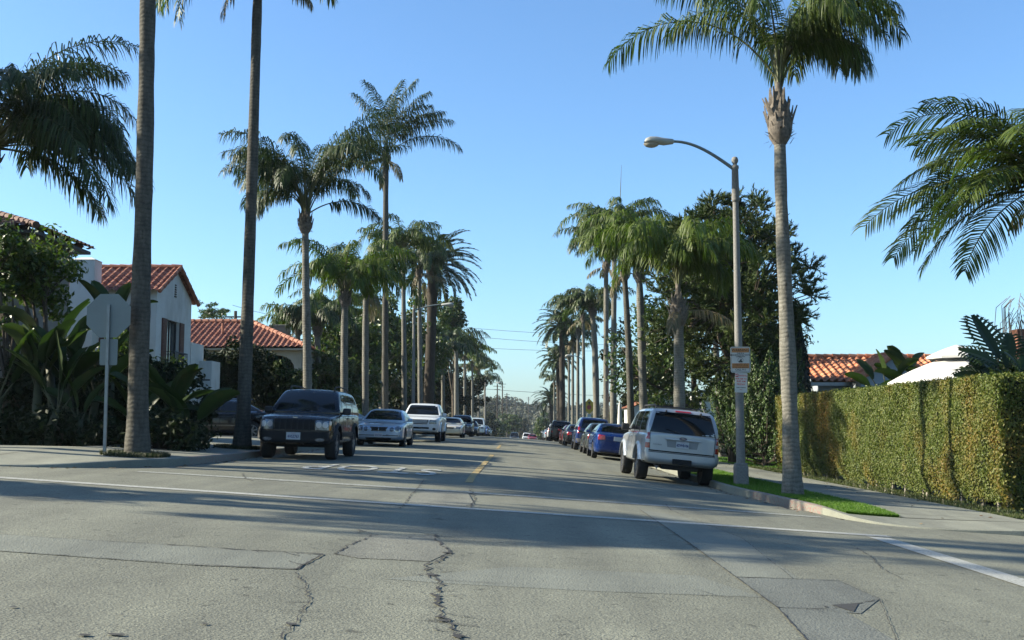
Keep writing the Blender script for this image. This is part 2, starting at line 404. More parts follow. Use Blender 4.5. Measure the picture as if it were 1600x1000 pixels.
def smooth_path(P, it=3):
    P = [Vector((*p, 0)) for p in P]
    for _ in range(it):
        Q = [P[0]]
        for a, b in zip(P, P[1:]): Q += [a * .75 + b * .25, a * .25 + b * .75]
        P = Q + [P[-1]]
    return P
def resample(P, step):
    out = [P[0]]
    for a, b in zip(P, P[1:]):
        n = max(1, int((b - a).length / step))
        for k in range(1, n + 1): out.append(a.lerp(b, k / n))
    return out
RP = smooth_path([(4.7, 400), (4.7, 60), (4.7, 27), (4.72, 24.5), (5.0, 22), (5.25, 19.6), (5.55, 17.9), (6.4, 17.35), (8, 17.3), (12, 17.3), (60, 17.3)])
LP = smooth_path([(-6.4, 400), (-6.4, 60), (-6.4, 25.5), (-6.42, 23), (-6.62, 20.8), (-7.15, 19.2), (-8.1, 17.9), (-9.6, 17.35), (-12, 17.3), (-60, 17.3)])
RPs, LPs = resample(RP, .5), resample(LP, .5)
def kerb(path, side, name, mats, y_max=None, red=None):
    mb = MB(); rows = []; mi = []
    for i, p in enumerate(path):
        t = (path[min(i + 1, len(path) - 1)] - path[max(i - 1, 0)]).normalized()
        n = Vector((-t.y, t.x, 0)) * side
        a, b = p, p + n * .15
        g0 = Gf(a.x, a.y); h = float(dips(a.x, a.y)); g1 = Gf(b.x, b.y)
        rows.append([(a.x, a.y, g0 - .05), (a.x + n.x * .012, a.y + n.y * .012, g0 + h - .015), (a.x + n.x * .03, a.y + n.y * .03, g0 + h), (b.x, b.y, g1 + h + .001), (b.x, b.y, g1 - .05)])
    P = np.array(rows)
    mb.grid(P, 0)
    o = struct(mb, name, mats, smooth=True, angle=40)
    if red:
        idx = [i for i, p in enumerate(path) if red[0] < p.y < red[1] and abs(p.x) < 9]
        Q = P[idx][:, :4].copy()
        Q[:, :, 2] += .003
        for k, i in enumerate(idx):
            p = path[i]; t = (path[i + 1] - path[i - 1]).normalized(); n = Vector((-t.y, t.x, 0)) * side
            Q[k, :2, 0] -= n.x * .003; Q[k, :2, 1] -= n.y * .003
        m2 = MB(); m2.grid(Q); struct(m2, name.replace('kerb', 'kerb_paint'), M['red_curb'], smooth=True, angle=40)
    return o
kerb(RPs, 1, 'kerb_right', M['concrete'], red=(19.3, 23.4))
kerb(LPs, -1, 'kerb_left', M['concrete'], red=(21.5, 30))
def xk(path, y, side):
    ys = np.array([p.y for p in path])[::-1]; xs = np.array([p.x for p in path])[::-1]
    return np.interp(y, ys, xs) + side * .15
def band(mb, ys, xa, xb, off, nx=6, mi=0):
    rows = []
    for y in ys:
        a = xa(y) if callable(xa) else xa; b = xb(y) if callable(xb) else xb
        X = np.linspace(a, b, nx); rows.append(np.stack([X, np.full(nx, y), G(X, y) + dips(X, y) + off], -1))
    mb.grid(np.array(rows), mi)
xr = lambda y: xk(RPs, y, 1)
xl = lambda y: xk(LPs, y, -1)
long_y = np.concatenate([np.arange(18.7, 60, .5), np.arange(60, 200, 4.), np.arange(200, 401, 20.)])
mb = MB(); band(mb, long_y, xr, 6.5, -.006, 5); struct(mb, 'verge', M['lawn'], smooth=True)
mb = MB(); band(mb, long_y, 6.5, 8.75, 0); band(mb, np.arange(17.46, 18.71, .1), xr, 8.75, 0, 14)
band(mb, np.arange(17.46, 19.3, .2), 8.75, 60, 0, 30); struct(mb, 'pavement_right', M['concrete'], smooth=True)
mb = MB(); band(mb, np.concatenate([np.arange(43.4, 60, .5), np.arange(60, 200, 4.)]), 8.75, 30, -.01, 10); struct(mb, 'lawn', M['lawn'], smooth=True)
ly = np.concatenate([np.arange(23, 60, .5), np.arange(60, 200, 4.), np.arange(200, 401, 20.)])
mb = MB(); band(mb, ly, -9.3, xl, 0, 8); band(mb, np.arange(17.46, 23.01, .1), -9.3, xl, 0, 14)
band(mb, np.arange(17.46, 23.3, .2), -60, -9.3, 0, 30); struct(mb, 'pavement_left', M['concrete'], smooth=True)
mb = MB(); band(mb, np.arange(31.5, 47, .5), -17, -9.3, .004, 10); struct(mb, 'driveway', M['concrete'], smooth=True)
mb = MB(); band(mb, np.arange(57, 59.01, .5), 8.75, 14, .004, 6); struct(mb, 'garden_path', M['concrete'], smooth=True)

# lines, joints, cracks: thin sheets on the road
def ribbon(mb, pts, w, off, step=.4, jag=0., wj=0., rng=random, hfun=None, mi=0):
    """pts: ground points (x, y); a strip of width w, jagged when it is a crack"""
    P = resample([Vector((p[0], p[1], 0)) for p in pts], step); n = len(P)
    L, Rr = [], []
    for i, p in enumerate(P):
        t = (P[min(i + 1, n - 1)] - P[max(i - 1, 0)]).normalized(); q = Vector((-t.y, t.x, 0))
        c = p + q * rng.uniform(-jag, jag); ww = w * (1 + rng.uniform(-wj, wj)) / 2
        a, b = c + q * ww, c - q * ww
        z = (lambda v: Gf(v.x, v.y) + off + (float(dips(v.x, v.y)) if hfun else 0))
        L.append((a.x, a.y, z(a))); Rr.append((b.x, b.y, z(b)))
    mb.grid(np.stack([np.array(Rr), np.array(L)], 1), mi)
def P2(*px): return [tuple(gp(*p))[:2] for p in px]
def flat_poly(mb, pts, off, mi=0):
    v = [Vector((x, y, 0)) for x, y in pts]
    tri = tessellate_polygon([v])
    mb.add([(x, y, Gf(x, y) + off) for x, y in pts], [tuple(t) if (v[t[1]] - v[t[0]]).cross(v[t[2]] - v[t[0]]).z > 0 else tuple(reversed(t)) for t in tri], mi)
rn = random.Random(5)
M['letter_paint'] = paint_mat('faded_white_lettering', (.66, .67, .62), .42)
mb = MB()
ribbon(mb, [(-13, 15.5), (5.2, 15.5)], .28, .008, .5)
struct(mb, 'crosswalk_line', M['white_fresh'], smooth=True)
mb = MB()
ribbon(mb, [(-6.5, 18.7), (5.1, 18.55)], .28, .008, .4)
struct(mb, 'crosswalk_line', M['white_paint'], smooth=True)
mb = MB()
ribbon(mb, [(4.95, 15.2), (5.02, 3)], .32, .010, .5)
struct(mb, 'crosswalk_line', M['white_fresh'], smooth=True)
mb = MB()
ribbon(mb, [(-.93, 20.6), (-.88, 37)], .14, .008, .4)
ribbon(mb, [(-.88, 46), (-.88, 56)], .12, .008, .4)
struct(mb, 'road_marking', M['yellow_paint'], smooth=True)
def text_mesh(txt, size, mat, M4, name='lettering', parent=None, sx=1., sy=1., extr=0., align='CENTER', track=1.0, bold=0.):
    cu = bpy.data.curves.new('t', 'FONT'); cu.body = txt; cu.size = size; cu.extrude = extr
    cu.align_x = align; cu.align_y = 'CENTER'; cu.space_character = track; cu.offset = bold; cu.resolution_u = 3
    o = bpy.data.objects.new('t', cu); COL.objects.link(o)
    dg = bpy.context.evaluated_depsgraph_get(); me = bpy.data.meshes.new_from_object(o.evaluated_get(dg))
    bpy.data.objects.remove(o); bpy.data.curves.remove(cu)
    me.transform(M4 @ Matrix.Diagonal((sx, sy, 1, 1))); me.name = name
    me.materials.clear(); me.materials.append(mat)
    ob = bpy.data.objects.new(name, me); COL.objects.link(ob)
    if parent: ob.parent = parent
    return ob
t = text_mesh('STOP', 1.0, M['letter_paint'], Matrix.Translation((-3.0, 22.9, 0)) @ Matrix.Rotation(PI, 4, 'Z'), 'road_marking_text', sx=1.05, sy=3.3, track=1.15, bold=.012)
bm = bmesh.new(); bm.from_mesh(t.data)
bmesh.ops.triangulate(bm, faces=bm.faces[:]); bmesh.ops.subdivide_edges(bm, edges=[e for e in bm.edges if e.calc_length() > .6], cuts=2)
for v in bm.verts: v.co.z = Gf(v.co.x, v.co.y) + .012
bm.normal_update()
for f in bm.faces:
    if f.normal.z < 0: f.normal_flip()
bm.to_mesh(t.data); bm.free(); tag(t, kind='structure')

# trench patches
mb = MB(); flat_poly(mb, P2((-60, 832), (0, 836), (260, 852), (500, 868), (462, 891), (300, 884), (0, 862), (-60, 858)), .006)
struct(mb, 'road_patch', M['trench'])
mb = MB(); flat_poly(mb, P2((1000, 797), (1068, 808), (1160, 842), (1248, 905), (1150, 902), (1075, 848)), .006)
struct(mb, 'road_patch', M['trench'])
mb = MB(); flat_poly(mb, P2((1150, 903), (1310, 907), (1374, 937), (1345, 960), (1215, 950)), .0065)
struct(mb, 'road_patch', M['dark_patch'])
mb = MB(); flat_poly(mb, P2((1215, 951), (1310, 951), (1402, 1004), (1265, 1006)), .006)
struct(mb, 'road_patch', M['dark_patch'])
mb = MB(); flat_poly(mb, P2((521, 866), (575, 836), (680, 838), (706, 862), (672, 878), (560, 873)), .006)
struct(mb, 'road_patch', M['rough_patch'])
mb = MB(); flat_poly(mb, P2((640, 779), (668, 765), (730, 768), (742, 790), (700, 792), (640, 788)), .006)
struct(mb, 'road_patch', M['rough_patch'])
mb = MB(); flat_poly(mb, P2((600, 905), (800, 886), (1090, 900), (1190, 934), (940, 925), (690, 912)), .004)
struct(mb, 'road_patch', M['trench'])
# cracks
mb = MB()
for pts, w_, j in (
    (P2((-40, 832), (0, 836), (110, 844), (260, 852)), .022, .012), (P2((260, 852), (390, 861), (505, 867)), .06, .02),
    (P2((505, 867), (462, 891)), .035, .02), (P2((462, 891), (300, 883), (0, 862)), .022, .01), (P2((462, 890), (300, 884)), .03, .015),
    (P2((462, 896), (478, 915), (482, 940), (472, 962), (456, 978), (440, 1000)), .022, .03),
    (P2((505, 867), (522, 866), (545, 853), (572, 842), (582, 836), (560, 828)), .04, .03),
    (P2((582, 836), (640, 840), (680, 838)), .012, .01), (P2((522, 867), (600, 874), (668, 879)), .014, .012),
    (P2((680, 836), (686, 850), (705, 862), (688, 876), (668, 884), (668, 895), (690, 910), (680, 930), (690, 960), (720, 1000)), .05, .05),
    (P2((668, 895), (672, 905), (700, 908), (760, 912), (800, 914)), .02, .015),
    (P2((662, 750), (652, 764), (640, 776), (634, 786), (625, 796)), .035, .03), (P2((625, 794), (560, 797), (520, 796)), .015, .01),
    (P2((735, 765), (742, 780), (735, 795)), .05, .05),
    (P2((1000, 797), (1075, 848), (1150, 903), (1215, 951), (1265, 1006)), .026, .006),
    (P2((1085, 812), (1160, 842), (1240, 906)), .016, .01), (P2((1248, 905), (1310, 909), (1374, 937), (1402, 1004)), .014, .01),
    (P2((1150, 903), (1240, 906), (1310, 909)), .02, .01), (P2((1215, 951), (1300, 953), (1374, 938)), .022, .02),
    (P2((1085, 922), (1120, 932), (1215, 942)), .014, .02), (P2((1330, 852), (1360, 870), (1378, 890), (1415, 908)), .024, .03),
    (P2((1160, 905), (1300, 893), (1378, 890)), .008, .01), (P2((1040, 788), (1048, 798), (1070, 806)), .03, .02),
    (P2((378, 740), (384, 748), (395, 752)), .04, .03), (P2((180, 768), (215, 778)), .02, .02),
    (P2((1000, 868), (1120, 866)), .006, .006), (P2((940, 925), (1190, 934)), .008, .01), (P2((1430, 915), (1600, 918)), .009, .01)):
    ribbon(mb, pts, w_ * .38, .0105, .07, j * .6, .9, rn)
    if w_ > .02 and j > .012:
        for q in range(len(pts) - 1):
            for _ in range(2):
                a = Vector(pts[q]).lerp(Vector(pts[q + 1]), rn.random()); l_ = rn.uniform(.08, .3); an = rn.uniform(0, 6.28); ribbon(mb, [tuple(a), (a.x + l_ * math.cos(an), a.y + l_ * math.sin(an) * .8)], w_ * .22, .0105, .04, .015, .8, rn)
flat_poly(mb, P2((1299, 947), (1342, 944), (1334, 958)), .011)
for (a, b, r_) in ((688, 966, .035), (694, 972, .035), (716, 996, .045), (683, 932, .04), (676, 900, .05), (455, 977, .04), (180, 994, .04), (130, 995, .03), (20, 951, .02), (320, 977, .02), (1290, 950, .02), (740, 783, .05), (735, 772, .04), (700, 865, .05)):
    c0 = gp(a, b); k = [(c0.x + r_ * rn.uniform(.5, 1.5) * math.cos(q * .785), c0.y + r_ * 1.0 * rn.uniform(.5, 1.3) * math.sin(q * .785)) for q in range(8)]
    flat_poly(mb, k, .011)
for _ in range(260):     # small pits
    x, y = rn.uniform(-5.5, 5.5), rn.uniform(4.6, 15); r_ = rn.uniform(.003, .011)
    flat_poly(mb, [(x + r_ * rn.uniform(.5, 1.8) * math.cos(q * 1.05), y + r_ * rn.uniform(.6, 1.4) * math.sin(q * 1.05)) for q in range(6)], .0112)
struct(mb, 'road_cracks', M['crack'])
mb = MB()       # sealed gutter seams and expansion joints on the concrete
for y in np.arange(19.2, 60, 1.5): ribbon(mb, [(6.52, y), (8.73, y)], .012, .004, .5, hfun=1)
for y in np.arange(24, 60, 1.5): ribbon(mb, [(-9.28, y), (-6.6, y)], .012, .004, .5, hfun=1)
for x in np.arange(10.2, 30, 1.5): ribbon(mb, [(x, 17.5), (x, 19.2)], .012, .004, .3, hfun=1)
for x in np.arange(-20, -9, 1.8): ribbon(mb, [(x, 17.5), (x, 23.2)], .012, .004, .3, hfun=1)
ribbon(mb, [(6.5, 18.72), (30, 18.72)], .014, .004, .3, hfun=1)
struct(mb, 'pavement_joints', M['soil'])

# grass of the verge
def blades(mb, n, xy, h, w, rng, lift=0., lean=.5):
    x, y = xy(n); z = G(x, y) + dips(x, y) - .012 + lift
    a = rng.uniform(0, 2 * PI, n); H = h * rng.uniform(.5, 1.3, n); le = H * lean * rng.uniform(0, 1.6, n); b = rng.uniform(0, 2 * PI, n)
    wx, wy = np.cos(a) * w, np.sin(a) * w; p = np.stack([x, y, z], -1)
    W_ = np.stack([wx, wy, 0 * wx], -1); U = np.stack([np.cos(b) * le, np.sin(b) * le, H], -1)
    V = np.stack([p - W_, p + W_, p + U * .6 + W_ * .7, p + U], 1).reshape(-1, 3)
    mb.add(V, np.arange(n * 4).reshape(-1, 4))
rg = np.random.default_rng(3)
mb = MB()
def verge_xy(n):
    y = 18.75 + 28 * rg.uniform(0, 1, n) ** 1.9; return xr(y) + (6.47 - xr(y)) * rg.uniform(0, 1, n), y
blades(mb, 60000, verge_xy, .055, .006, rg)
tag(mb.build('grass', M['grass']), 'short bright green grass of the kerbside strip', 'grass', kind='stuff')
mb = MB()
def soil_xy(n):
    y = 19.6 + 24 * rg.uniform(0, 1, n) ** 1.5; return 8.8 + 1.2 * rg.uniform(0, 1, n) ** 1.4, y
blades(mb, 8000, soil_xy, .05, .007, rg)
tag(mb.build('weeds', M['verge_weed']), 'thin weedy grass along the foot of the clipped hedge', 'weeds', kind='stuff')
mb = MB()
def lawn_xy(n):
    y = 43.5 + 14 * rg.uniform(0, 1, n) ** 1.2; return 8.8 + 9 * rg.uniform(0, 1, n), y
blades(mb, 20000, lawn_xy, .07, .02, rg)
tag(mb.build('grass', M['grass']), 'sunlit front garden grass beyond the end of the hedge', 'grass', kind='stuff')
mb = MB()
for cx, cy in ((-7.42, 21.2), (-7.1, 27.9)):
    def ring_xy(n, cx=cx, cy=cy):
        a = rg.uniform(0, 2 * PI, n); r_ = .62 * np.sqrt(rg.uniform(0, 1, n)); return cx + r_ * np.cos(a), cy + r_ * 1.3 * np.sin(a)
    blades(mb, 3500, ring_xy, .085, .012, rg)
tag(mb.build('weeds', M['dull_weed']), 'dark tufts of grass round the feet of the two tall palms', 'weeds', kind='stuff')

mb = MB(); n = 900
sd_ = rg.uniform(0, 1, n) < .5; y = rg.uniform(17.8, 60, n)
x = np.where(sd_, xr(y) - .2 - np.abs(rg.normal(0, .16, n)), xl(y) + .2 + np.abs(rg.normal(0, .16, n)))
on = rg.uniform(0, 1, n) < .35; x = np.where(on & sd_, rg.uniform(6.3, 9.3, n), x); z = G(x, y) + .012 + np.where(on & sd_, dips(x, y), 0)
a = rg.uniform(0, 6.28, n); l_ = rg.uniform(.015, .05, n); u = np.stack([np.cos(a) * l_, np.sin(a) * l_, rg.uniform(-.1, .1, n) * l_], -1); v_ = np.stack([-np.sin(a) * l_ * .4, np.cos(a) * l_ * .4, .2 * l_], -1); p_ = np.stack([x, y, z], -1)
mb.add(np.stack([p_ - u, p_ - v_, p_ + u, p_ + v_], 1).reshape(-1, 3), np.arange(n * 4).reshape(-1, 4))
tag(mb.build('fallen_leaves', leafmat('dry_fallen_leaves', [(.10, .06, .03), (.18, .12, .06), (.25, .19, .10)], .8, .1)), 'dry leaf litter scattered along the gutters and the right pavement', 'leaf litter', kind='stuff')
# ================================================================ vegetation
def nrm(v): return v / np.maximum(1e-9, np.linalg.norm(v, axis=-1, keepdims=True))
def frond(mb, base, az, e0, L, bend, rng, nl=55, ll=.55, lw=.022, droop=.35, plum=.5, petiole=.18, curl=0., mi=0, mr=1, rr=.02, vee=.15, roll=0.):
    N = 16; T = np.linspace(0, 1, N); e = e0 - bend * T ** 1.25; a = az + curl * T
    D = np.stack([np.cos(e) * np.cos(a), np.cos(e) * np.sin(a), np.sin(e)], -1)
    P = np.array(base)[None] + np.concatenate([[[0, 0, 0]], np.cumsum((D[:-1] + D[1:]) / 2 * L / (N - 1), 0)])
    Nn = np.stack([-np.sin(e) * np.cos(a), -np.sin(e) * np.sin(a), np.cos(e)], -1); Sd = np.cross(D, Nn)
    rl = (roll * T)[:, None]; Nn, Sd = Nn * np.cos(rl) + Sd * np.sin(rl), Sd * np.cos(rl) - Nn * np.sin(rl)
    w = rr * (1 - .8 * T)[:, None]
    mb.grid(np.stack([P - Sd * w, P + Nn * w * .9, P + Sd * w, P - Nn * w * .9, P - Sd * w], 1), mr)
    t = np.linspace(petiole, .99, nl); t = np.concatenate([t, t]) + rng.uniform(-.006, .006, 2 * nl); t = np.clip(t, petiole, .995)
    sg = np.repeat([1., -1.], nl)[:, None]
    I = lambda A: np.stack([np.interp(t, T, A[:, k]) for k in range(3)], -1)
    p, d, n, s = I(P), I(D), I(Nn), I(Sd)
    tt = ((t - petiole) / (1 - petiole))[:, None]
    d0 = nrm(s * sg + d * (.35 + .75 * tt) + n * (rng.uniform(-plum, plum, (2 * nl, 1)) + vee))
    le = ll * np.sin(PI * (.16 + .76 * tt)) ** .65 * rng.uniform(.82, 1.12, (2 * nl, 1))
    pts = [p]; dirs = []
    g = np.array([0, 0, -1.])
    dr = droop * rng.uniform(.7, 1.3, (2 * nl, 1))
    for k in range(3):
        dk = nrm(d0 + g * dr * (k + .35) * (1 if k else .6)); dirs.append(dk); pts.append(pts[-1] + dk * le / 3)
    wv = nrm(np.cross(dirs[0], nrm(n + rng.uniform(-.5, .5, (2 * nl, 3)))))
    V = []
    for k, ww in enumerate((.55, 1., .8, .12)): V += [pts[k] - wv * lw * ww, pts[k] + wv * lw * ww]
    V = np.stack(V, 1).reshape(-1, 3); b = np.arange(2 * nl)[:, None] * 8
    q = np.concatenate([b + np.array([[2 * k, 2 * k + 1, 2 * k + 3, 2 * k + 2]]) for k in range(3)])
    mb.add(V, q, mi)
def palm_trunk(pts, r0, r1, seed, ns=46, n=14, flare=.35):
    """pts: points the trunk passes through, foot first"""
    rn = random.Random(seed); P = [Vector(p) for p in pts]
    n_ = len(P)
    def cr(t):
        f = t * (n_ - 1); i = min(int(f), n_ - 2); u = f - i
        p0, p1, p2, p3 = P[max(i - 1, 0)], P[i], P[i + 1], P[min(i + 2, n_ - 1)]
        return .5 * (2 * p1 + (p2 - p0) * u + (2 * p0 - 5 * p1 + 4 * p2 - p3) * u * u + (3 * p1 - p0 - 3 * p2 + p3) * u ** 3)
    C = [cr(i / ns) for i in range(ns + 1)]
    rad = [(r0 + (r1 - r0) * (i / ns)) * (1 + rn.uniform(-.035, .035) + .035 * math.sin(i * .55 + seed) + .03 * math.sin(i * .21 + seed * 2)) * (1 + flare * math.exp(-(C[i].z - C[0].z) / .35)) for i in range(ns + 1)]
    C[0].z -= .15
    mb = MB(); mb.tube(C, rad, n); return mb, C[-1]
def queen_palm(px_pts, r0, r1, label, fronds=None, n=18, L=3.1, seed=1, mat='palm', bark='palm_bark', nl=50, ll=.6, lw=.02, droop=.8, boot=.5, group=None, sweep=(0, 0), base=None, name='queen_palm', dark_top=False, plum=.95, emax=89, emin=56, petiole=.24, extra=0, bmin=95, bmax=160, lift=0., rollr=.5, sw=1.):
    """px_pts: world points of the trunk from foot to crown"""
    rn = random.Random(seed); rg_ = np.random.default_rng(seed); nl = int(nl * .92); ll *= 1.2; lw *= 1.12; droop *= 1.25; auto = fronds is None
    foot = Vector(px_pts[0]); root = thing(name, label, 'palm tree', foot, group=group)
    tm, top = palm_trunk(px_pts, r0, r1, seed)
    tm.build('trunk', M[bark], root, smooth=True, world=True)
    # old leaf bases round the neck
    sh = MB(); nb = int(26 * (1 if boot else 0)); hb = boot
    ax = Vector((0, 0, 1))
    for k in range(nb):
        a = k * 2.4; h = -hb * .55 + hb * 1.0 * k / max(1, nb); r_ = r1 * sw * (1.1 + .5 * math.sin(PI * min(1, k / nb + .15)))
        o = Vector((math.cos(a), math.sin(a), 0)); sd = Vector((-o.y, o.x, 0))
        b0 = top + o * r1 * .8 + ax * h; wd = r1 * rn.uniform(.55, .8)
        p1 = b0 + o * r_ * .5 + ax * hb * .35; p2 = b0 + o * r_ * rn.uniform(.5, 1.1) + ax * hb * rn.uniform(.55, .9)
        rows = [[b0 - sd * wd, b0 + o * .03, b0 + sd * wd], [p1 - sd * wd * .8, p1 + o * .05, p1 + sd * wd * .8], [p2 - sd * wd * .25, p2 + o * .02, p2 + sd * wd * .25]]
        sh.grid([[tuple(v) for v in r__] for r__ in rows])
    for k in range(nb * (2 if sw > 1 else 0)):       # frayed stubs
        a = rn.uniform(0, 6.28); o = Vector((math.cos(a), math.sin(a), 0)); h = rn.uniform(-.55, .45) * hb; b0 = top + o * r1 * 1.35 * sw + ax * h
        sd = Vector((-o.y, o.x, 0)) * rn.uniform(.012, .035); e = b0 + o * rn.uniform(.04, .13) + ax * rn.uniform(-.1, .16); sh.quad(b0 - sd, b0 + sd, e + sd * .3, e - sd * .3)
    for k in range(nb):        # hanging fibres
        a = rn.uniform(0, 6.28); o = Vector((math.cos(a), math.sin(a), 0)); b0 = top + o * r1 * 1.3 + ax * rn.uniform(-hb * .5, hb * .4); l_ = rn.uniform(.1, .3)
        sd = Vector((-o.y, o.x, 0)) * .009; e = b0 + o * rn.uniform(.05, .22) + ax * rn.uniform(-l_, l_ * .6)
        sh.quad(b0 - sd, b0 + sd, e + sd * .3, e - sd * .3)
    if boot:
        sh.lathe([(r1 * 1.02, -hb * .6), (r1 * 1.35 * sw, -hb * .35), (r1 * 1.6 * sw, hb * .1), (r1 * 1.3 * sw, hb * .5), (r1 * .9, hb * .9), (r1 * .6, hb * 1.2), (r1 * .35, hb * 1.2 + lift + .3)], 12, tuple(top))
        sh.build('leaf_sheath', M['sheath'], root, smooth=True, angle=50, world=True)
    mb = MB(); hb2 = hb * .9
    if fronds is None or extra:
        fronds = list(fronds or []); n = extra or n + 3
        for k in range(n):
            q = (k + .5) / n; e = R(emax - (emax - emin) * q ** .85 + rn.uniform(-15, 10)); a = k * 2.39996 + rn.uniform(-.3, .3)
            vx, vy = math.cos(a) + sweep[0], math.sin(a) + sweep[1]; a = math.atan2(vy, vx)
            fronds.append((a, e, L * rn.uniform(.8, 1.42), R(rn.uniform(bmin, bmax)) * (1 - .12 * q)))
    for (a, e, l_, b_) in fronds:
        st = top + ax * (hb2 * rn.uniform(.5, 1.1) + lift) + Vector((math.cos(a), math.sin(a), 0)) * r1 * .5
        frond(mb, st, a, e, l_, b_, rg_, nl=nl, ll=ll, lw=lw, droop=droop, plum=plum, curl=rn.uniform(-.75, .75) if auto else rn.uniform(-.4, .4), rr=.03, petiole=petiole, roll=rn.uniform(-rollr, rollr))
    if seed % 2 == 0:           # dry fronds and a seed stalk hanging under the crown
        for k in range(2 + seed % 3):
            a = rn.uniform(0, 6.28); frond(mb, top + ax * rn.uniform(-.1, .2) + Vector((math.cos(a), math.sin(a), 0)) * r1, a, R(rn.uniform(-35, 15)), rn.uniform(1.3, 2.2), R(rn.uniform(45, 75)), rg_, nl=int(nl * .5), ll=ll * .7, lw=lw, droop=2.2, plum=.5, mi=2, mr=3, rr=.02)
    mb.build('crown', [M[mat], M['rachis'], M['palm_dry'], M['sheath']], root, world=True)
    return root
def date_palm(px_pts, r0, label, seed=1, n=60, L=3.2, group=None, nl=60, lw=.028, sweep=(0, 0), ll=.42):
    rn = random.Random(seed); rg_ = np.random.default_rng(seed)
    foot = Vector(px_pts[0]); root = thing('date_palm', label, 'palm tree', foot, group=group)
    tm, top = palm_trunk(px_pts, r0, r0 * .95, seed, flare=.15)
    tm.build('trunk', M['date_bark'], root, smooth=True, world=True)
    sh = MB(); sh.lathe([(r0 * .9, -.9), (r0 * 1.35, -.45), (r0 * 1.5, .0), (r0 * .9, .5), (r0 * .3, .8)], 12, tuple(top)); sh.build('leaf_sheath', M['sheath'], root, smooth=True, world=True)
    mb = MB()
    for k in range(n):
        q = (k + .5) / n; e = R(86 - 112 * q ** .9 + rn.uniform(-6, 6)); a = k * 2.39996 + rn.uniform(-.2, .2)
        vx, vy = math.cos(a) + sweep[0], math.sin(a) + sweep[1]; a = math.atan2(vy, vx)
        frond(mb, top + Vector((math.cos(a), math.sin(a), 0)) * r0 * .5 + Vector((0, 0, .2)), a, e, L * rn.uniform(.88, 1.08), R(rn.uniform(72, 100)) * (1 - .3 * q), rg_, nl=nl, ll=ll, lw=lw, droop=.12, plum=.15, petiole=.08, vee=.35, rr=.03)
    mb.build('crown', [M['date'], M['rachis']], root, world=True)
    return root

def cards(mb, C, Nrm, size, aspect, rng, mi=0, jit=.6, droop=0.):
    """leaf-shaped quads at C, facing roughly Nrm"""
    n = len(C); nv = nrm(Nrm + rng.normal(0, jit, (n, 3)))
    t = rng.normal(0, 1, (n, 3)); t[:, 2] -= droop; t = nrm(t - nv * (t * nv).sum(1, keepdims=True)); s = np.cross(nv, t)
    sz = size * rng.uniform(.7, 1.3, (n, 1)); a = t * sz; b = s * sz * aspect
    V = np.stack([C - a, C - a * .1 + b + nv * sz * .12, C + a, C - a * .1 - b + nv * sz * .12], 1).reshape(-1, 3)
    mb.add(V, np.arange(n * 4).reshape(-1, 4), mi)
def cloud(mb, cen, rad, per, size, aspect, rng, flat=1., mi=0, up=.25, jit=.8, shell=.55):
    cen = np.asarray(cen, float); k = len(cen); rad = np.broadcast_to(np.asarray(rad, float), (k,))
    d = nrm(rng.normal(0, 1, (k * per, 3))); r_ = np.repeat(rad, per)[:, None] * (shell + (1 - shell) * rng.uniform(0, 1, (k * per, 1))) ** 1.0
    d2 = d * np.array([1, 1, flat]); C = np.repeat(cen, per, 0) + d2 * r_
    cards(mb, C, d + np.array([0, 0, up]), size, aspect, rng, mi, jit)
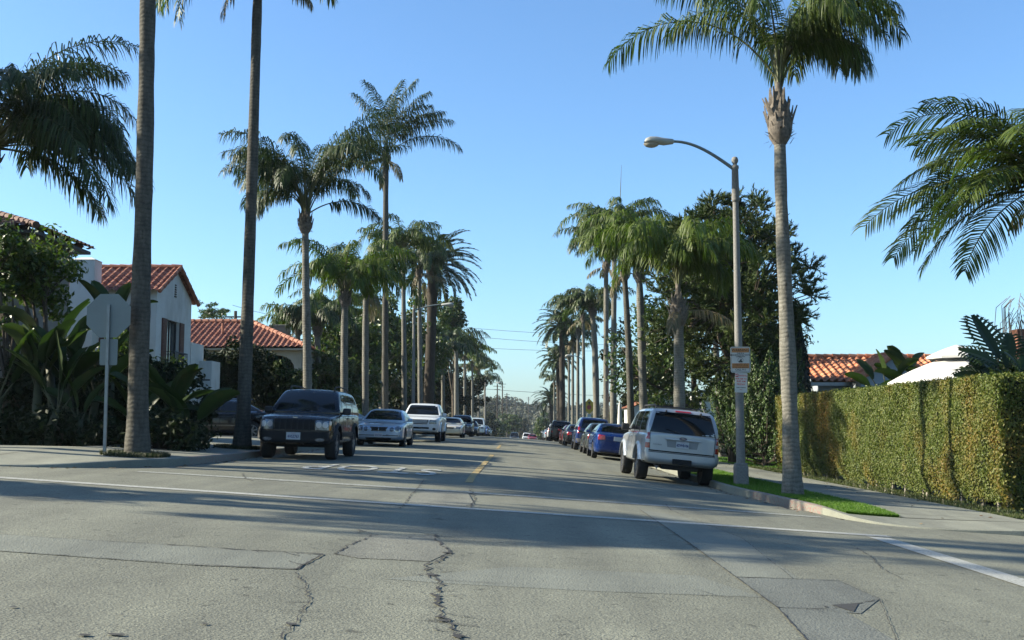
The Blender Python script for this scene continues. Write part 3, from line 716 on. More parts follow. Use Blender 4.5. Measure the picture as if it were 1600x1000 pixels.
def tree(name, label, foot, h, crown_c, crown_r, leaf='broad', bark='bark', r0=.25, nc=60, per=70, size=.12, aspect=.5, seed=1, cr=.7, flat=.8, lumpy=.35, group=None, fork=.35, cat='tree', limbs=9, lean=(0, 0), per2=0, shell=.5, needles=False):
    """trunk with limbs that reach clumps of leaves spread through an uneven crown"""
    rn = random.Random(seed); rg_ = np.random.default_rng(seed)
    foot = Vector(foot); root = thing(name, label, cat, foot, group=group)
    cc = Vector(crown_c); R3 = Vector(crown_r)
    cen = []
    while len(cen) < nc:
        v = Vector((rn.gauss(0, 1), rn.gauss(0, 1), rn.gauss(0, 1))).normalized() * (rn.random() ** .42)
        lump = 1 + lumpy * math.sin(v.x * 5 + seed) * math.cos(v.z * 4 + v.y * 3 + seed * 2)
        p = cc + Vector((v.x * R3.x, v.y * R3.y, v.z * R3.z)) * lump
        if p.z > foot.z + .4 or h < 3: cen.append(p)
    tb = MB()
    f0 = foot + Vector((lean[0] * fork, lean[1] * fork, h * fork)) if h > 0 else cc
    tb.tube([foot - Vector((0, 0, .2)), foot.lerp(f0, .5) + Vector((rn.uniform(-.1, .1), rn.uniform(-.1, .1), 0)), f0], [r0 * 1.25, r0, r0 * .8], 9)
    hubs = []
    for k in range(limbs):
        c = cen[(k * 7) % nc]; hub = f0.lerp(c, .62) + Vector((rn.uniform(-.2, .2), rn.uniform(-.2, .2), rn.uniform(-.1, .3)))
        m_ = f0.lerp(hub, .5) + Vector((rn.uniform(-.25, .25), rn.uniform(-.25, .25), .15)) * (h / 8)
        tb.tube([f0 - Vector((0, 0, .1)), m_, hub], [r0 * .6, r0 * .42, r0 * .26], 6, cap=False); hubs.append(hub)
    for c in cen:
        hb_ = min(hubs, key=lambda q: (q - c).length); m_ = hb_.lerp(c, .5) + Vector((0, 0, rn.uniform(-.1, .2)))
        tb.tube([hb_, m_, c], [r0 * .2, r0 * .12, r0 * .05], 5, cap=False)
    tb.build('trunk', M[bark], root, smooth=True, world=True)
    mb = MB()
    if needles:              # tufts of long needles that point up and out of each clump
        k = len(cen); C0 = np.repeat(np.array([tuple(c) for c in cen]), per, 0); tuft = nrm(rg_.normal(0, 1, (k * 12, 3))); ti = (np.repeat(np.arange(k), per) * 12 + rg_.integers(0, 12, k * per))
        dd = nrm(tuft[ti] * np.array([1, 1, .7]) + np.array([0, 0, .35])); tip = C0 + dd * cr * rg_.uniform(.15, 1.0, (k * per, 1)); nd_ = nrm(dd * .8 + rg_.normal(0, .38, (k * per, 3)) + np.array([0, 0, .25]))
        sd = nrm(np.cross(nd_, rg_.normal(0, 1, (k * per, 3)))) * size * aspect; e = tip + nd_ * size * rg_.uniform(.7, 1.3, (k * per, 1))
        mb.add(np.stack([tip - sd, tip + sd, e + sd * .3, e - sd * .3], 1).reshape(-1, 3), np.arange(k * per * 4).reshape(-1, 4))
    else: cloud(mb, [tuple(c) for c in cen], [cr * rn.uniform(.6, 1.25) for _ in cen], per, size, aspect, rg_, flat=flat, shell=shell)
    mb.build('crown', M[leaf], root, world=True)
    return root
def shrub(name, label, foot, crown_c, crown_r, leaf='broad_dark', nc=40, per=60, size=.09, seed=1, cr=.5, group=None, aspect=.5, cat='shrub'):
    rn = random.Random(seed); rg_ = np.random.default_rng(seed); foot = Vector(foot); root = thing(name, label, cat, foot, group=group)
    cc = Vector(crown_c); R3 = Vector(crown_r); cen = []; sb = MB()
    for k in range(nc):
        v = Vector((rn.gauss(0, 1), rn.gauss(0, 1), rn.gauss(0, 1))).normalized() * rn.uniform(.3, 1)
        p = cc + Vector((v.x * R3.x, v.y * R3.y, v.z * R3.z)) * rn.uniform(.85, 1.1); cen.append(tuple(p))
        if k % 3 == 0: sb.tube([foot + Vector((rn.uniform(-.5, .5) * R3.x * .5, rn.uniform(-.5, .5) * R3.y * .5, -.1)), foot.lerp(p, .5) + Vector((0, 0, .1)), p], [.04, .03, .012], 5, cap=False)
    sb.build('stems', M['bark'], root, world=True)
    mb = MB(); cloud(mb, cen, [cr * rn.uniform(.7, 1.2) for _ in cen], per, size, aspect, rg_, flat=.85, shell=.4); mb.build('foliage', M[leaf], root, world=True)
    return root
def paddle(mb, base, az, e0, pet, L, W, bend, rn, mi=0, ms=1, roll=0.):
    """one leaf of a bird-of-paradise tree: stalk and a boat-shaped blade"""
    n = 9; e = e0; p = Vector(base); rows = []; st = [p.copy()]
    for k in range(4):
        d = Vector((math.cos(e) * math.cos(az), math.cos(e) * math.sin(az), math.sin(e))); p = p + d * pet / 4; st.append(p.copy()); e -= bend * .12
    mb.tube(st, [.035, .03, .025, .02, .016], 5, ms, cap=False)
    for k in range(n + 1):
        t = k / n; d = Vector((math.cos(e) * math.cos(az), math.cos(e) * math.sin(az), math.sin(e)))
        nn = Vector((-math.sin(e) * math.cos(az), -math.sin(e) * math.sin(az), math.cos(e))); sd = d.cross(nn)
        sd = Matrix.Rotation(roll, 3, d) @ sd; nn = Matrix.Rotation(roll, 3, d) @ nn
        w = W * .5 * max(.02, math.sin(PI * min(1, (t * .96 + .02))) ** .55) * (1 - .25 * t); wv = .02 * rn.uniform(-1, 1)
        rows.append([tuple(p + sd * s * w + nn * (abs(s) ** 1.3 * w * .55 + wv * s)) for s in (-1, -.55, 0, .55, 1)])
        p = p + d * L / n; e -= bend / n
    mb.grid(rows, mi)
def paddle_plant(label, foot, stalks, seed=1, group=None, H=3.2, name='bird_of_paradise_plant', W=.5, Lb=1.25, leaf='banana', spread=1.):
    rn = random.Random(seed); foot = Vector(foot); root = thing(name, label, 'plant', foot, group=group)
    tb, lb = MB(), MB()
    for (dx, dy, h, nf, az0) in stalks:
        b = foot + Vector((dx, dy, 0)); t = b + Vector((dx * .25, dy * .2, h)); 
        tb.tube([b - Vector((0, 0, .1)), b.lerp(t, .5) + Vector((rn.uniform(-.08, .08), 0, 0)), t], [.13, .11, .09], 8)
        for k in range(nf):
            q = (k - (nf - 1) / 2) / max(1, (nf - 1) / 2); a = az0 if q > 0 else az0 + PI
            e = R(88 - abs(q) * 48 * spread + rn.uniform(-6, 6))
            paddle(lb, t + Vector((0, 0, -.25 + .12 * rn.random())), a + rn.uniform(-.5, .5), e, rn.uniform(.6, 1.15) * H * .35, Lb * rn.uniform(.8, 1.15), W * rn.uniform(.85, 1.15), R(rn.uniform(10, 50)), rn, roll=rn.uniform(-.7, .7))
    tb.build('stalks', M['banana_stalk'], root, smooth=True, world=True)
    lb.build('leaves', [M[leaf], M['banana_stalk']], root, smooth=True, world=True)
    return root
def foot_at(px, d, lift=0.):
    """ground point in the picture column px at distance d"""
    p = at(px, 700, d); return Vector((p.x, d, Gf(p.x, d) + float(dips(p.x, d)) * (abs(p.x) < 9.5) + lift))
def tp(x0, d, *pts):
    """trunk points: foot in column x0, then (px, py) at the same distance"""
    return [foot_at(x0, d)] + [at(a, b, d) for a, b in pts]

# ---- the palms of the right kerb
RK = 'tall palms in the right kerbside row'
LK = 'tall palms in the left kerbside row'
d2 = math.pi / 180
def FR(*l): return [(a * d2, e * d2, L, b * d2) for a, e, L, b in l]
queen_palm(tp(1237, 22.6, (1234, 640), (1228, 480), (1221, 320), (1218, 196)), .188, .118, 'big palm with shaggy leaf bases growing from the kerbside grass next to the lamp post',
    FR((178, 60, 4.4, 114), (10, 76, 2.9, 135), (-30, 82, 3.0, 152), (55, 82, 3.1, 145), (-80, 84, 3.4, 150), (0, 88, 3.8, 130), (150, 86, 3.4, 140), (6, 80, 2.8, 162), (-8, 84, 3.4, 140),
       (90, 82, 3.4, 145), (-55, 82, 3.0, 160), (32, 80, 2.9, 155), (-15, 84, 3.2, 158), (200, 88, 3.2, 130), (6, 83, 4.9, 88), (-16, 78, 2.7, 162), (-110, 85, 3.3, 150), (-5, 88, 3.8, 155), (20, 86, 3.3, 160), (2, 81, 2.8, 165), (-20, 86, 3.6, 145), (160, 88, 4, 100)),
    seed=11, mat='palm', nl=92, ll=.66, lw=.0125, droop=1.2, boot=.72, plum=.85, petiole=.24, lift=.5, sw=1.45, rollr=.8)
queen_palm(tp(1062, 38.6, (1061, 560), (1060, 492)), .21, .165, 'short leafy palm with a bright bushy crown behind the silver car', n=28, L=3.0, emin=70, bmin=122, bmax=165, lift=.75, sw=1.2, seed=12, mat='palm_lime', nl=70, ll=.75, lw=.021, droop=.95, boot=.7, group=RK, sweep=(.25, 0))
queen_palm(tp(1008, 50, (1003, 560), (999, 432)), .21, .15, 'palm with a fresh green drooping crown, second beyond the silver car', n=24, L=2.9, emin=66, bmin=115, bmax=160, lift=.6, seed=13, mat='palm_lime', nl=60, ll=.75, lw=.024, droop=.95, group=RK, sweep=(-.35, 0))
queen_palm(tp(987, 56, (983, 560), (976, 430)), .20, .14, 'dark curved palm trunk bending left between two straighter palms', n=18, L=2.8, lift=.5, seed=14, mat='palm', bark='palm_bark_dark', nl=52, lw=.024, droop=.9, group=RK)
queen_palm(tp(958, 66, (959, 520), (960, 395)), .21, .14, 'tallest palm of the right row, crown topped with a thin upright spike', n=20, L=3.2, lift=.7, seed=15, mat='palm', nl=52, ll=.7, lw=.027, droop=.85, group=RK)
queen_palm(tp(947, 71, (947, 540), (947, 420)), .20, .14, 'slim straight palm standing close left of the tallest palm', n=18, L=3.1, lift=.6, seed=16, mat='palm_dark', nl=48, ll=.7, lw=.028, droop=.9, group=RK, sweep=(-.3, 0))
queen_palm(tp(933, 81, (930, 560), (926, 490)), .27, .18, 'stout palm with a swollen lower trunk in front of the yellow sign', n=18, L=3.0, seed=17, mat='palm_dark', nl=44, ll=.7, lw=.03, droop=.9, group=RK, sweep=(-.3, 0))
queen_palm(tp(913, 96, (912, 560), (911, 500)), .16, .12, 'thin palm with pale trunk left of the yellow sign', n=16, L=3.3, seed=18, mat='palm', nl=36, ll=.7, lw=.036, droop=.9, group=RK)
queen_palm(tp(903, 108, (903, 560), (903, 520)), .17, .13, 'small-crowned palm at the far end of the right row', n=16, L=3.2, seed=19, mat='palm_dark', nl=32, ll=.7, lw=.04, droop=.9, group=RK)
for i, (x, d, y, la) in enumerate(((895, 122, 535, 'palm with dark drooping crown beside the large date palm'), (889, 137, 560, 'palm half hidden behind the large date palm'), (866, 190, 600, 'far small palm left of the lower date palm'))):
    queen_palm(tp(x, d, (x, y)), .17, .14, la, n=15, L=3.2, seed=20 + i, mat='palm_dark', nl=26, ll=.7, lw=.05, droop=.9, group=RK, boot=.4)
date_palm(tp(879, 120, (878, 512)), .33, 'upper and larger of the two date palms by the right kerb', seed=3, L=3.4, n=46, nl=40, lw=.05, sweep=(-.15, 0), ll=.5)
date_palm(tp(874, 150, (872, 565)), .33, 'lower date palm standing beyond the larger one at the right kerb', seed=4, L=3.2, n=40, nl=34, lw=.06, sweep=(-.2, 0), ll=.5)
date_palm(tp(862, 215, (861, 625)), .36, 'farthest date palm, low against the wooded hill', seed=5, L=4.2, n=36, nl=30, lw=.085, ll=.6)
# bare spike of an unopened frond
sp = MB(); a_ = at(961, 385, 66); b_ = at(971, 258, 66); sp.tube([a_, a_.lerp(b_, .5) + Vector((.1, 0, 0)), b_], [.05, .03, .008], 5)
tallp = [o for o in COL.objects if o.get('label', '').startswith('tallest palm')][0]
sp.build('spear_leaf', M['sheath_green'], tallp, world=True)

# ---- the palms of the left kerb
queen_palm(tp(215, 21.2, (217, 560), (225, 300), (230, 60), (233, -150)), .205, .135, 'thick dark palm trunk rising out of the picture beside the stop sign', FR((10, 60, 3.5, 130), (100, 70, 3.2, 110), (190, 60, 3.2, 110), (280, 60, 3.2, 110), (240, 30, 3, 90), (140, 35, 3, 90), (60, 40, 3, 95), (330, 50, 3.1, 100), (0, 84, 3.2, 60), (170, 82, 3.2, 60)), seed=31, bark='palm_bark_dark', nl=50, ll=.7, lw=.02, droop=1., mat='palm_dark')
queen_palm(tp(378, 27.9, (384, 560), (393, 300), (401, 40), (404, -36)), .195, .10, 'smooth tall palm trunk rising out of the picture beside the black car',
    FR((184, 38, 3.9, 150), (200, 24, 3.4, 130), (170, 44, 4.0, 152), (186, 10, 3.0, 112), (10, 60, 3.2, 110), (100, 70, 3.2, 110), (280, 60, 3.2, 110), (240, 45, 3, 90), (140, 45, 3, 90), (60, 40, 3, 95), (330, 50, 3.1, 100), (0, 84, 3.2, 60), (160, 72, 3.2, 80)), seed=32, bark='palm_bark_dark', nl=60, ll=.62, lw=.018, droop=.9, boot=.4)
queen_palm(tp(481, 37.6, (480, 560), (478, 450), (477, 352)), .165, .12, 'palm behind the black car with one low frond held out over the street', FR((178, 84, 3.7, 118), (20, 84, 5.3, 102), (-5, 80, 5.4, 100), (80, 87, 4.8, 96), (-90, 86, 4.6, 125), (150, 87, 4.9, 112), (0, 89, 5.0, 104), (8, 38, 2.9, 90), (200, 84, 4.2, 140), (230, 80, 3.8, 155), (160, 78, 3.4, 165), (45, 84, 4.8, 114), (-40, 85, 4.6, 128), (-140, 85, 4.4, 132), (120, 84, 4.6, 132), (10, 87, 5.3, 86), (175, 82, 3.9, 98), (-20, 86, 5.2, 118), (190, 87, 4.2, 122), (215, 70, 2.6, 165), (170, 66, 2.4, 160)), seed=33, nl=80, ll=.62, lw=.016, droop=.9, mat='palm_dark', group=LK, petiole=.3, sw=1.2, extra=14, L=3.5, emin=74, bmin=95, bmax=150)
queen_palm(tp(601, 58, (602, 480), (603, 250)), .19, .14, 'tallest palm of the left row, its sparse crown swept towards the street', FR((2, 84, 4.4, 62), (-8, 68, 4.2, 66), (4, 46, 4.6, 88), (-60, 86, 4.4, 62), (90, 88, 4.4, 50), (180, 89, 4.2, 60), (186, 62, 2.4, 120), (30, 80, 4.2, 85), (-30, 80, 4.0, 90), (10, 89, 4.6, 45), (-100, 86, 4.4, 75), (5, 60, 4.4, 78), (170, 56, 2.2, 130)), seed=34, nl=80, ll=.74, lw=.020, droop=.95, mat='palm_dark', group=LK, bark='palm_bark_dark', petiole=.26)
queen_palm(tp(538, 46, (538, 550), (539, 470)), .18, .14, 'low palm with a lime green crown between two dark trunks', n=19, L=2.9, seed=35, nl=56, ll=.62, lw=.023, droop=1., mat='palm_lime', group=LK)
queen_palm(tp(571, 52, (571, 540), (572, 455)), .17, .14, 'low palm with yellow-green fronds leaning against the tallest trunk', n=19, L=3.0, seed=36, nl=52, ll=.66, lw=.025, droop=1., mat='palm', group=LK)
queen_palm(tp(632, 68, (631, 520), (630, 405)), .18, .13, 'straight pale palm trunk left of the lamp post with an upright crown', n=18, L=3.3, seed=37, nl=48, ll=.68, lw=.028, droop=.8, mat='palm', group=LK, boot=.6)
queen_palm(tp(657, 80, (656, 540), (655, 430)), .20, .15, 'palm right of the lamp post, its crown merging with the date palm', n=18, L=3.6, seed=38, nl=44, ll=.7, lw=.031, droop=.9, mat='palm_dark', group=LK)
date_palm(tp(668, 87, (677, 418)), .42, 'broad date palm with thick trunk and fronds arching over the street', seed=6, n=56, L=4.1, nl=64, lw=.036, sweep=(.3, 0), ll=.5)
queen_palm(tp(713, 118, (713, 545)), .3, .2, 'bushy palm beyond the date palm at the left kerb', n=20, L=3.5, seed=39, nl=34, ll=.8, lw=.045, droop=.9, mat='palm_dark', group=LK)
for i, (x, d, y, la, mt) in enumerate(((692, 104, 560, 'slender palm just beyond the broad date palm', 'palm_dark'), (726, 146, 560, 'palm with a fresh green crown near the far end of the left row', 'palm_lime'), (738, 165, 572, 'palm with narrow crown, third from the far end of the left row', 'palm_dark'), (748, 187, 585, 'palm with hanging crown, last but one of the left row', 'palm'), (757, 215, 600, 'farthest palm of the left row', 'palm_dark'))):
    queen_palm(tp(x, d, (x, y)), .19, .15, la, n=18, L=4.0, seed=50 + i, mat=mt, nl=26, ll=.85, lw=.06, droop=1., group=LK, boot=.4)
# garden palms
queen_palm(tp(-80, 26, (-60, 500), (-18, 255)), .2, .15, 'big dark palm reaching in over the brown roof with long hanging fronds', FR((0, 30, 4.4, 95), (-15, 38, 4.2, 105), (12, 34, 4.3, 100), (-30, 20, 4.0, 90), (25, 18, 4.0, 85), (-5, 10, 4.0, 80), (8, 50, 4.2, 130), (-20, 55, 4.0, 140), (0, 0, 3.4, 70), (15, -5, 3.2, 60), (8, 72, 4.4, 128), (-6, 44, 4.3, 100), (-25, 60, 4.2, 130), (30, 66, 4.2, 128), (-50, 68, 4, 130), (-12, 80, 4.4, 125), (60, 66, 3.8, 125), (0, 24, 3.8, 82), (-35, 34, 3.8, 95), (5, 58, 4.0, 118), (20, 40, 3.9, 100), (14, 84, 4.3, 118), (-18, 70, 4.2, 112), (-4, 54, 4.2, 128)), seed=61, mat='palm_dark', nl=88, ll=.70, lw=.0155, droop=.8, plum=.85, extra=14, L=3.8)
queen_palm(tp(1700, 21, (1690, 500), (1650, 318)), .2, .14, 'garden palm with stiff feathery fronds reaching in above the hedge',
    FR((168, 56, 3.3, 78), (182, 16, 3.9, 62), (192, 2, 3.5, 58), (176, 34, 3.2, 78), (150, 62, 3.0, 84), (205, 36, 3.2, 82), (215, 10, 3.5, 65), (180, 72, 3.2, 78), (230, 44, 3.2, 82), (140, 34, 3, 72), (195, 54, 3.2, 88), (172, 10, 3.0, 60), (200, 22, 3.0, 75), (160, 24, 3.2, 70), (186, 46, 2.6, 85), (222, 26, 3.0, 80), (184, -12, 3.2, 50), (196, -20, 3.0, 45), (176, 4, 3.6, 60)), seed=62, mat='palm', nl=62, ll=.62, lw=.0145, droop=.32, plum=.10, petiole=.14, extra=12, L=3.0, rollr=1.35)
queen_palm(tp(497, 62, (496, 520)), .2, .16, 'small garden palm with hanging crown beside the house with arches', n=18, L=2.6, seed=63, nl=44, ll=.7, lw=.028, droop=1.1, mat='palm_dark', boot=.4)
queen_palm(tp(468, 70, (466, 520)), .18, .14, 'yellowish garden palm against the tiled roof', n=18, L=2.7, seed=64, nl=40, ll=.66, lw=.03, droop=1., mat='palm_lime', boot=.4)
queen_palm(tp(520, 75, (519, 500)), .18, .14, 'garden palm with rounded crown behind the low lime green palm', n=18, L=3.2, seed=65, nl=40, ll=.66, lw=.032, droop=1., mat='palm', boot=.4)
queen_palm(tp(1128, 58, (1120, 560), (1112, 480)), .18, .14, 'garden palm whose fronds hang beside the lamp post', n=16, L=2.3, seed=66, nl=50, ll=.7, lw=.024, droop=1., mat='palm_lime', boot=.4, sweep=(.3, 0))

# trees of the cross street, left of the picture: they shade the crossing
OG = 'trees of the cross street left of the picture'
def off_palm(x, y, h, seed, la, **k): queen_palm([(x, y, Gf(x, y)), (x + .2, y, Gf(x, y) + h * .5), (x, y, Gf(x, y) + h)], .2, .14, la, seed=seed, group=OG, **k)
off_palm(-23, 15.0, 14.2, 81, 'tall palm of the cross street whose long shadow crosses the pedestrian crossing', n=16, L=3.0, nl=40, lw=.03, ll=.7)
off_palm(-19, 13.9, 8.2, 82, 'lower palm of the cross street shading the near crossing line', n=18, L=2.8, nl=40, lw=.03, ll=.7)
off_palm(-26, 14.4, 11.6, 83, 'palm of the cross street shading the middle of the crossing', n=16, L=2.8, nl=40, lw=.03, ll=.7)
off_palm(-17, 23.5, 9.4, 84, 'palm beside the corner garden shading the street beyond the crossing', n=18, L=3.2, nl=40, lw=.03, ll=.7)
off_palm(-19, 20.6, 8.4, 85, 'tall corner palm shading the far crossing line', n=18, L=3.0, nl=40, lw=.03, ll=.7)
tree('broadleaf_tree', 'round tree of the cross street shading the left end of the crossing', (-17.5, 14.3, Gf(-17.5, 14.3)), 5, (-17.5, 14.3, 5.4), (2.6, 1.1, 1.5), leaf='broad', r0=.16, nc=46, per=70, size=.11, seed=86, cr=.55, group=OG)
tree('broadleaf_tree', 'round tree of the corner garden left of the picture', (-17, 21.8, Gf(-17, 21.8)), 8, (-16.5, 21.8, 8.6), (3.2, 1.3, 1.8), leaf='broad', r0=.18, nc=60, per=70, size=.11, seed=87, cr=.6, group=OG)
tree('broadleaf_tree', 'dense tree added out of view on the left to shade the paddle-leaved plants', (-20.5, 25.5, Gf(-20.5, 25.5)), 5, (-20.5, 25.5, 4.6), (2.6, 2.2, 3.2), leaf='broad', r0=.2, nc=80, per=80, size=.14, seed=88, cr=.75, group=OG)  # unseen tree, added so its shade falls on the paddle leaves
tree('broadleaf_tree', 'second dense tree added out of view on the left to shade the garden by the grey house', (-21.5, 29.5, Gf(-21.5, 29.5)), 5, (-21.5, 29.0, 3.4), (2.6, 1.6, 2.2), leaf='broad', r0=.2, nc=80, per=80, size=.14, seed=89, cr=.75, group=OG)  # unseen too, added as more shade for the left planting
# ---- clipped hedge on the right
def hedge():
    x0, y0, y1, zt = 10.15, 23.2, 43.2, 2.27
    foot = Vector((x0 + .8, (y0 + y1) / 2, Gf(x0, 33))); root = thing('hedge', 'tall clipped box hedge with reddish new growth along the right pavement', 'hedge', foot)
    rn = random.Random(7); rg_ = np.random.default_rng(7)
    def bulge(y, z): return .035 * np.sin(y * .9 + z) + .014 * np.sin(y * 4.3 + z * 2.1) + .02 * np.sin(z * 3.1 + y * 2.7) - .05 * np.exp(-((y - 31.6) / .07) ** 2) * np.sin(z)
    def low(y): return -.35 + .22 * np.sin(y * 1.3) + .12 * np.sin(y * 3.9)       # ragged foot
    zg = lambda y: G(np.full_like(np.asarray(y, float), 10.), y)
    mb = MB()
    ys = np.linspace(y0 + .1, y1 - .1, 90); v = np.linspace(0, 1, 16)
    rows = []
    for y in ys:
        zb = float(zg(y)) + .22; z = zb + (zt - .08 + (y1 - y) * 0 - zb) * v
        rows.append(np.stack([x0 + .1 + bulge(y, z) + .25 * np.clip(1 - (z - zb) / .6, 0, 1), np.full(16, y), z], -1))
    rows = np.array(rows); mb.grid(rows)
    top = rows[:, -1]; back = top + np.array([40., 0, 0]) * .045; mb.grid(np.stack([top, back], 1))
    bk = back.copy(); bk[:, 2] = zg(ys) + .2; mb.grid(np.stack([back, bk], 1))
    for e in (0, -1):
        f_ = rows[e]; b_ = f_ + np.array([9. if e == 0 else 1.8, 0, 0]); mb.grid(np.stack([f_, b_], 1))
    # the return of the hedge along the cross street
    tx = np.array([[x0 + .2, y0 + .1, zt - .08], [x0 + 9, y0 + .1, zt - .08], [x0 + 9, y0 + 1.7, zt - .08], [x0 + .2, y0 + 1.7, zt - .08]]); mb.quad(*tx)
    mb.build('hedge_core', M['hedge_core'], root, world=True)
    lf = MB()
    n = 120000
    y = rg_.uniform(y0, y1, n); q = rg_.uniform(0, 1, n) ** .85; zb = zg(y) + .06
    z = zb + (zt - zb) * q
    hb = .22 * np.maximum(0, np.sin(y * 1.1)) ** 2 + .25 * np.maximum(0, np.sin(y * 2.7 + 1)) ** 3
    keep = (z - zb) > hb * rg_.uniform(.3, 1, n); y, z, zb = y[keep], z[keep], zb[keep]
    x = x0 + bulge(y, z) + .25 * np.clip(1 - (z - zb) / .6, 0, 1) + rg_.normal(0, .022, len(y)) + .03
    C = np.stack([x, y, z], -1); N_ = np.tile([-1., 0, .25], (len(y), 1)); cards(lf, C, N_, .027, .6, rg_, jit=.6)
    n = 15000; C = np.stack([rg_.uniform(x0 + .05, x0 + 1.8, n), rg_.uniform(y0, y1, n), zt + rg_.normal(0, .022, n)], -1); cards(lf, C, np.tile([0, 0, 1.], (n, 1)), .035, .6, rg_, jit=.8)
    n = 900; C = np.stack([rg_.uniform(x0, x0 + .6, n), rg_.uniform(y0, y1, n), zt + rg_.uniform(0, .07, n)], -1); cards(lf, C, np.tile([0, 0, 1.], (n, 1)), .045, .45, rg_, jit=1.2)
    n = 30000; xx = x0 + 9 * rg_.uniform(0, 1, n) ** 1.3; zz = -1.75 + rg_.uniform(0, 1, n) * (zt + 1.75); zz = np.minimum(zz, zt)
    C = np.stack([xx, y0 + .05 * np.sin(xx * 3) + .04 * np.sin(zz * 5) + rg_.normal(0, .035, n), np.maximum(zz, float(zg(y0)) + .12)], -1); cards(lf, C, np.tile([0, -1., .2], (n, 1)), .036, .6, rg_, jit=.75)
    n = 5000; C = np.stack([rg_.uniform(x0, x0 + 9, n), rg_.uniform(y0, y0 + 1.7, n), zt + rg_.normal(0, .025, n)], -1); cards(lf, C, np.tile([0, 0, 1.], (n, 1)), .035, .6, rg_, jit=.8)
    n = 6000; C = np.stack([rg_.uniform(x0, x0 + 1.8, n), y1 + rg_.normal(0, .04, n), rg_.uniform(-1.8, zt, n)], -1); cards(lf, C, np.tile([0, 1., .2], (n, 1)), .036, .6, rg_, jit=.75)
    lf.build('foliage', M['hedge'], root, world=True)
    for k in range(26):
        st = MB()
        yy = y0 + .4 + k * .78 + rn.uniform(-.2, .2); zz = float(zg(yy)); xx = x0 + .3 + rn.uniform(-.05, .2)
        st.tube([(xx, yy, zz - .1), (xx + .05, yy + .05, zz + .35), (xx + .1, yy + rn.uniform(-.2, .2), zz + .9)], [.05, .04, .03], 6, cap=False); st.build('stem', M['pale_bark'], root, world=True)
hedge()
sp_ = MB(); c_ = gp(1573, 797); z0 = Gf(c_.x, c_.y)
root = thing('garden_stone', 'small pale rounded stone standing on end at the near foot of the hedge', 'stone', (c_.x, c_.y, z0))
sp_.lathe([(.07, -.05), (.12, .05), (.13, .15), (.10, .24), (.05, .3), (.01, .31)], 12); sp_.build('stone', plain('pale_stone', (.6, .48, .45), .8, var=.3, vs=20, bmp=.4), root, smooth=True)
for i, (px, py, la) in enumerate(((1284, 742, 'first pale sprinkler stub at the foot of the hedge'), (1300, 745, 'second pale sprinkler stub at the foot of the hedge'))): pass

# ---- trees of the right side
p = foot_at(1150, 47)
tree('pine_tree', 'large spreading pine behind the lamp post with tufted needles and dark gaps', p, 10, (at(1142, 460, 47).x, 47, 6.9), (3.75, 3.2, 4.3), leaf='pine', r0=.3, nc=330, per=330, size=.17, aspect=.13, needles=True, seed=71, cr=.62, flat=.75, lumpy=.16, limbs=16, fork=.4, shell=.35)
p = foot_at(1085, 60)
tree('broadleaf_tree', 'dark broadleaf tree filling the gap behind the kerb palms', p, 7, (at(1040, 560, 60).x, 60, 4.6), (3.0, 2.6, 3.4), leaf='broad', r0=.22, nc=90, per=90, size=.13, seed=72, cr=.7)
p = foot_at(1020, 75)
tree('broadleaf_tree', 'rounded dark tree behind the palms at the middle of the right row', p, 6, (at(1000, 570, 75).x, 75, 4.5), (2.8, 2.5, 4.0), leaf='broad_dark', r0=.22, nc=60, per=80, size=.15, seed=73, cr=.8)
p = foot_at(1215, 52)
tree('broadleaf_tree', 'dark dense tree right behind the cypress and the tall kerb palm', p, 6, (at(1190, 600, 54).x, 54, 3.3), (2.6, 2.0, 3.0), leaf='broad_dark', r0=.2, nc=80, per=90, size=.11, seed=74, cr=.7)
def conifer(label, px, d, top_py, w, seed, name='juniper_tree', leaf='juniper', cones=26, cat='tree'):
    rn = random.Random(seed); rg_ = np.random.default_rng(seed); f = foot_at(px, d); t = at(px, top_py, d)
    root = thing(name, label, cat, f); h = t.z - f.z
    tb = MB(); tb.tube([f - Vector((0, 0, .1)), f + Vector((.1, 0, h * .4)), f + Vector((0, 0, h * .9))], [.16, .12, .03], 7)
    mb = MB()
    for k in range(cones):       # twisting upright plumes
        q = k / cones; a = k * 2.4; r_ = w * (.25 + .75 * rn.random()) * (1 - .55 * q); b0 = f + Vector((math.cos(a) * r_, math.sin(a) * r_, h * (.08 + .72 * q)))
        l_ = h * rn.uniform(.14, .26) + .5; dr = Vector((math.cos(a) * .35, math.sin(a) * .35, 1)).normalized(); m = 300; tt = rg_.uniform(0, 1, m)
        tb.tube([f + Vector((0, 0, h * .6 * q + .15)), b0, b0 + dr * l_ * .8], [.04, .03, .008], 4, cap=False)
        rad = .34 * (1 - tt) ** .7 * (w / 1.2) ** .5; an = rg_.uniform(0, 6.28, m) + tt * 4
        C = np.array(b0) + np.outer(tt * l_, np.array(dr)) + np.stack([np.cos(an) * rad, np.sin(an) * rad, 0 * rad], -1)
        cards(mb, C, np.stack([np.cos(an), np.sin(an), .3 + 0 * an], -1), .055, .5, rg_, jit=.5, droop=-1.2)
    tb.build('trunk', M['bark'], root, world=True); mb.build('crown', M[leaf], root, world=True)
conifer('bright green twisted juniper standing between the lamp post and the hedge', 1195, 44.5, 560, 1.35, 81, cones=60)
conifer('twisted juniper left of the lamp post, partly behind the silver car', 1150, 47, 590, 1.2, 82, cones=44)
conifer('juniper with ragged top touching the end of the hedge', 1226, 46, 566, 1.0, 83, cones=40)
f = foot_at(1250, 50); t = at(1250, 484, 50); h = t.z - f.z; root = thing('cypress_tree', 'slim dark pointed cypress rising behind the end of the hedge', 'tree', f)
mb = MB(); rg_ = np.random.default_rng(9); n = 9000; q = rg_.uniform(0, 1, n) ** 1.25; a = rg_.uniform(0, 6.28, n)
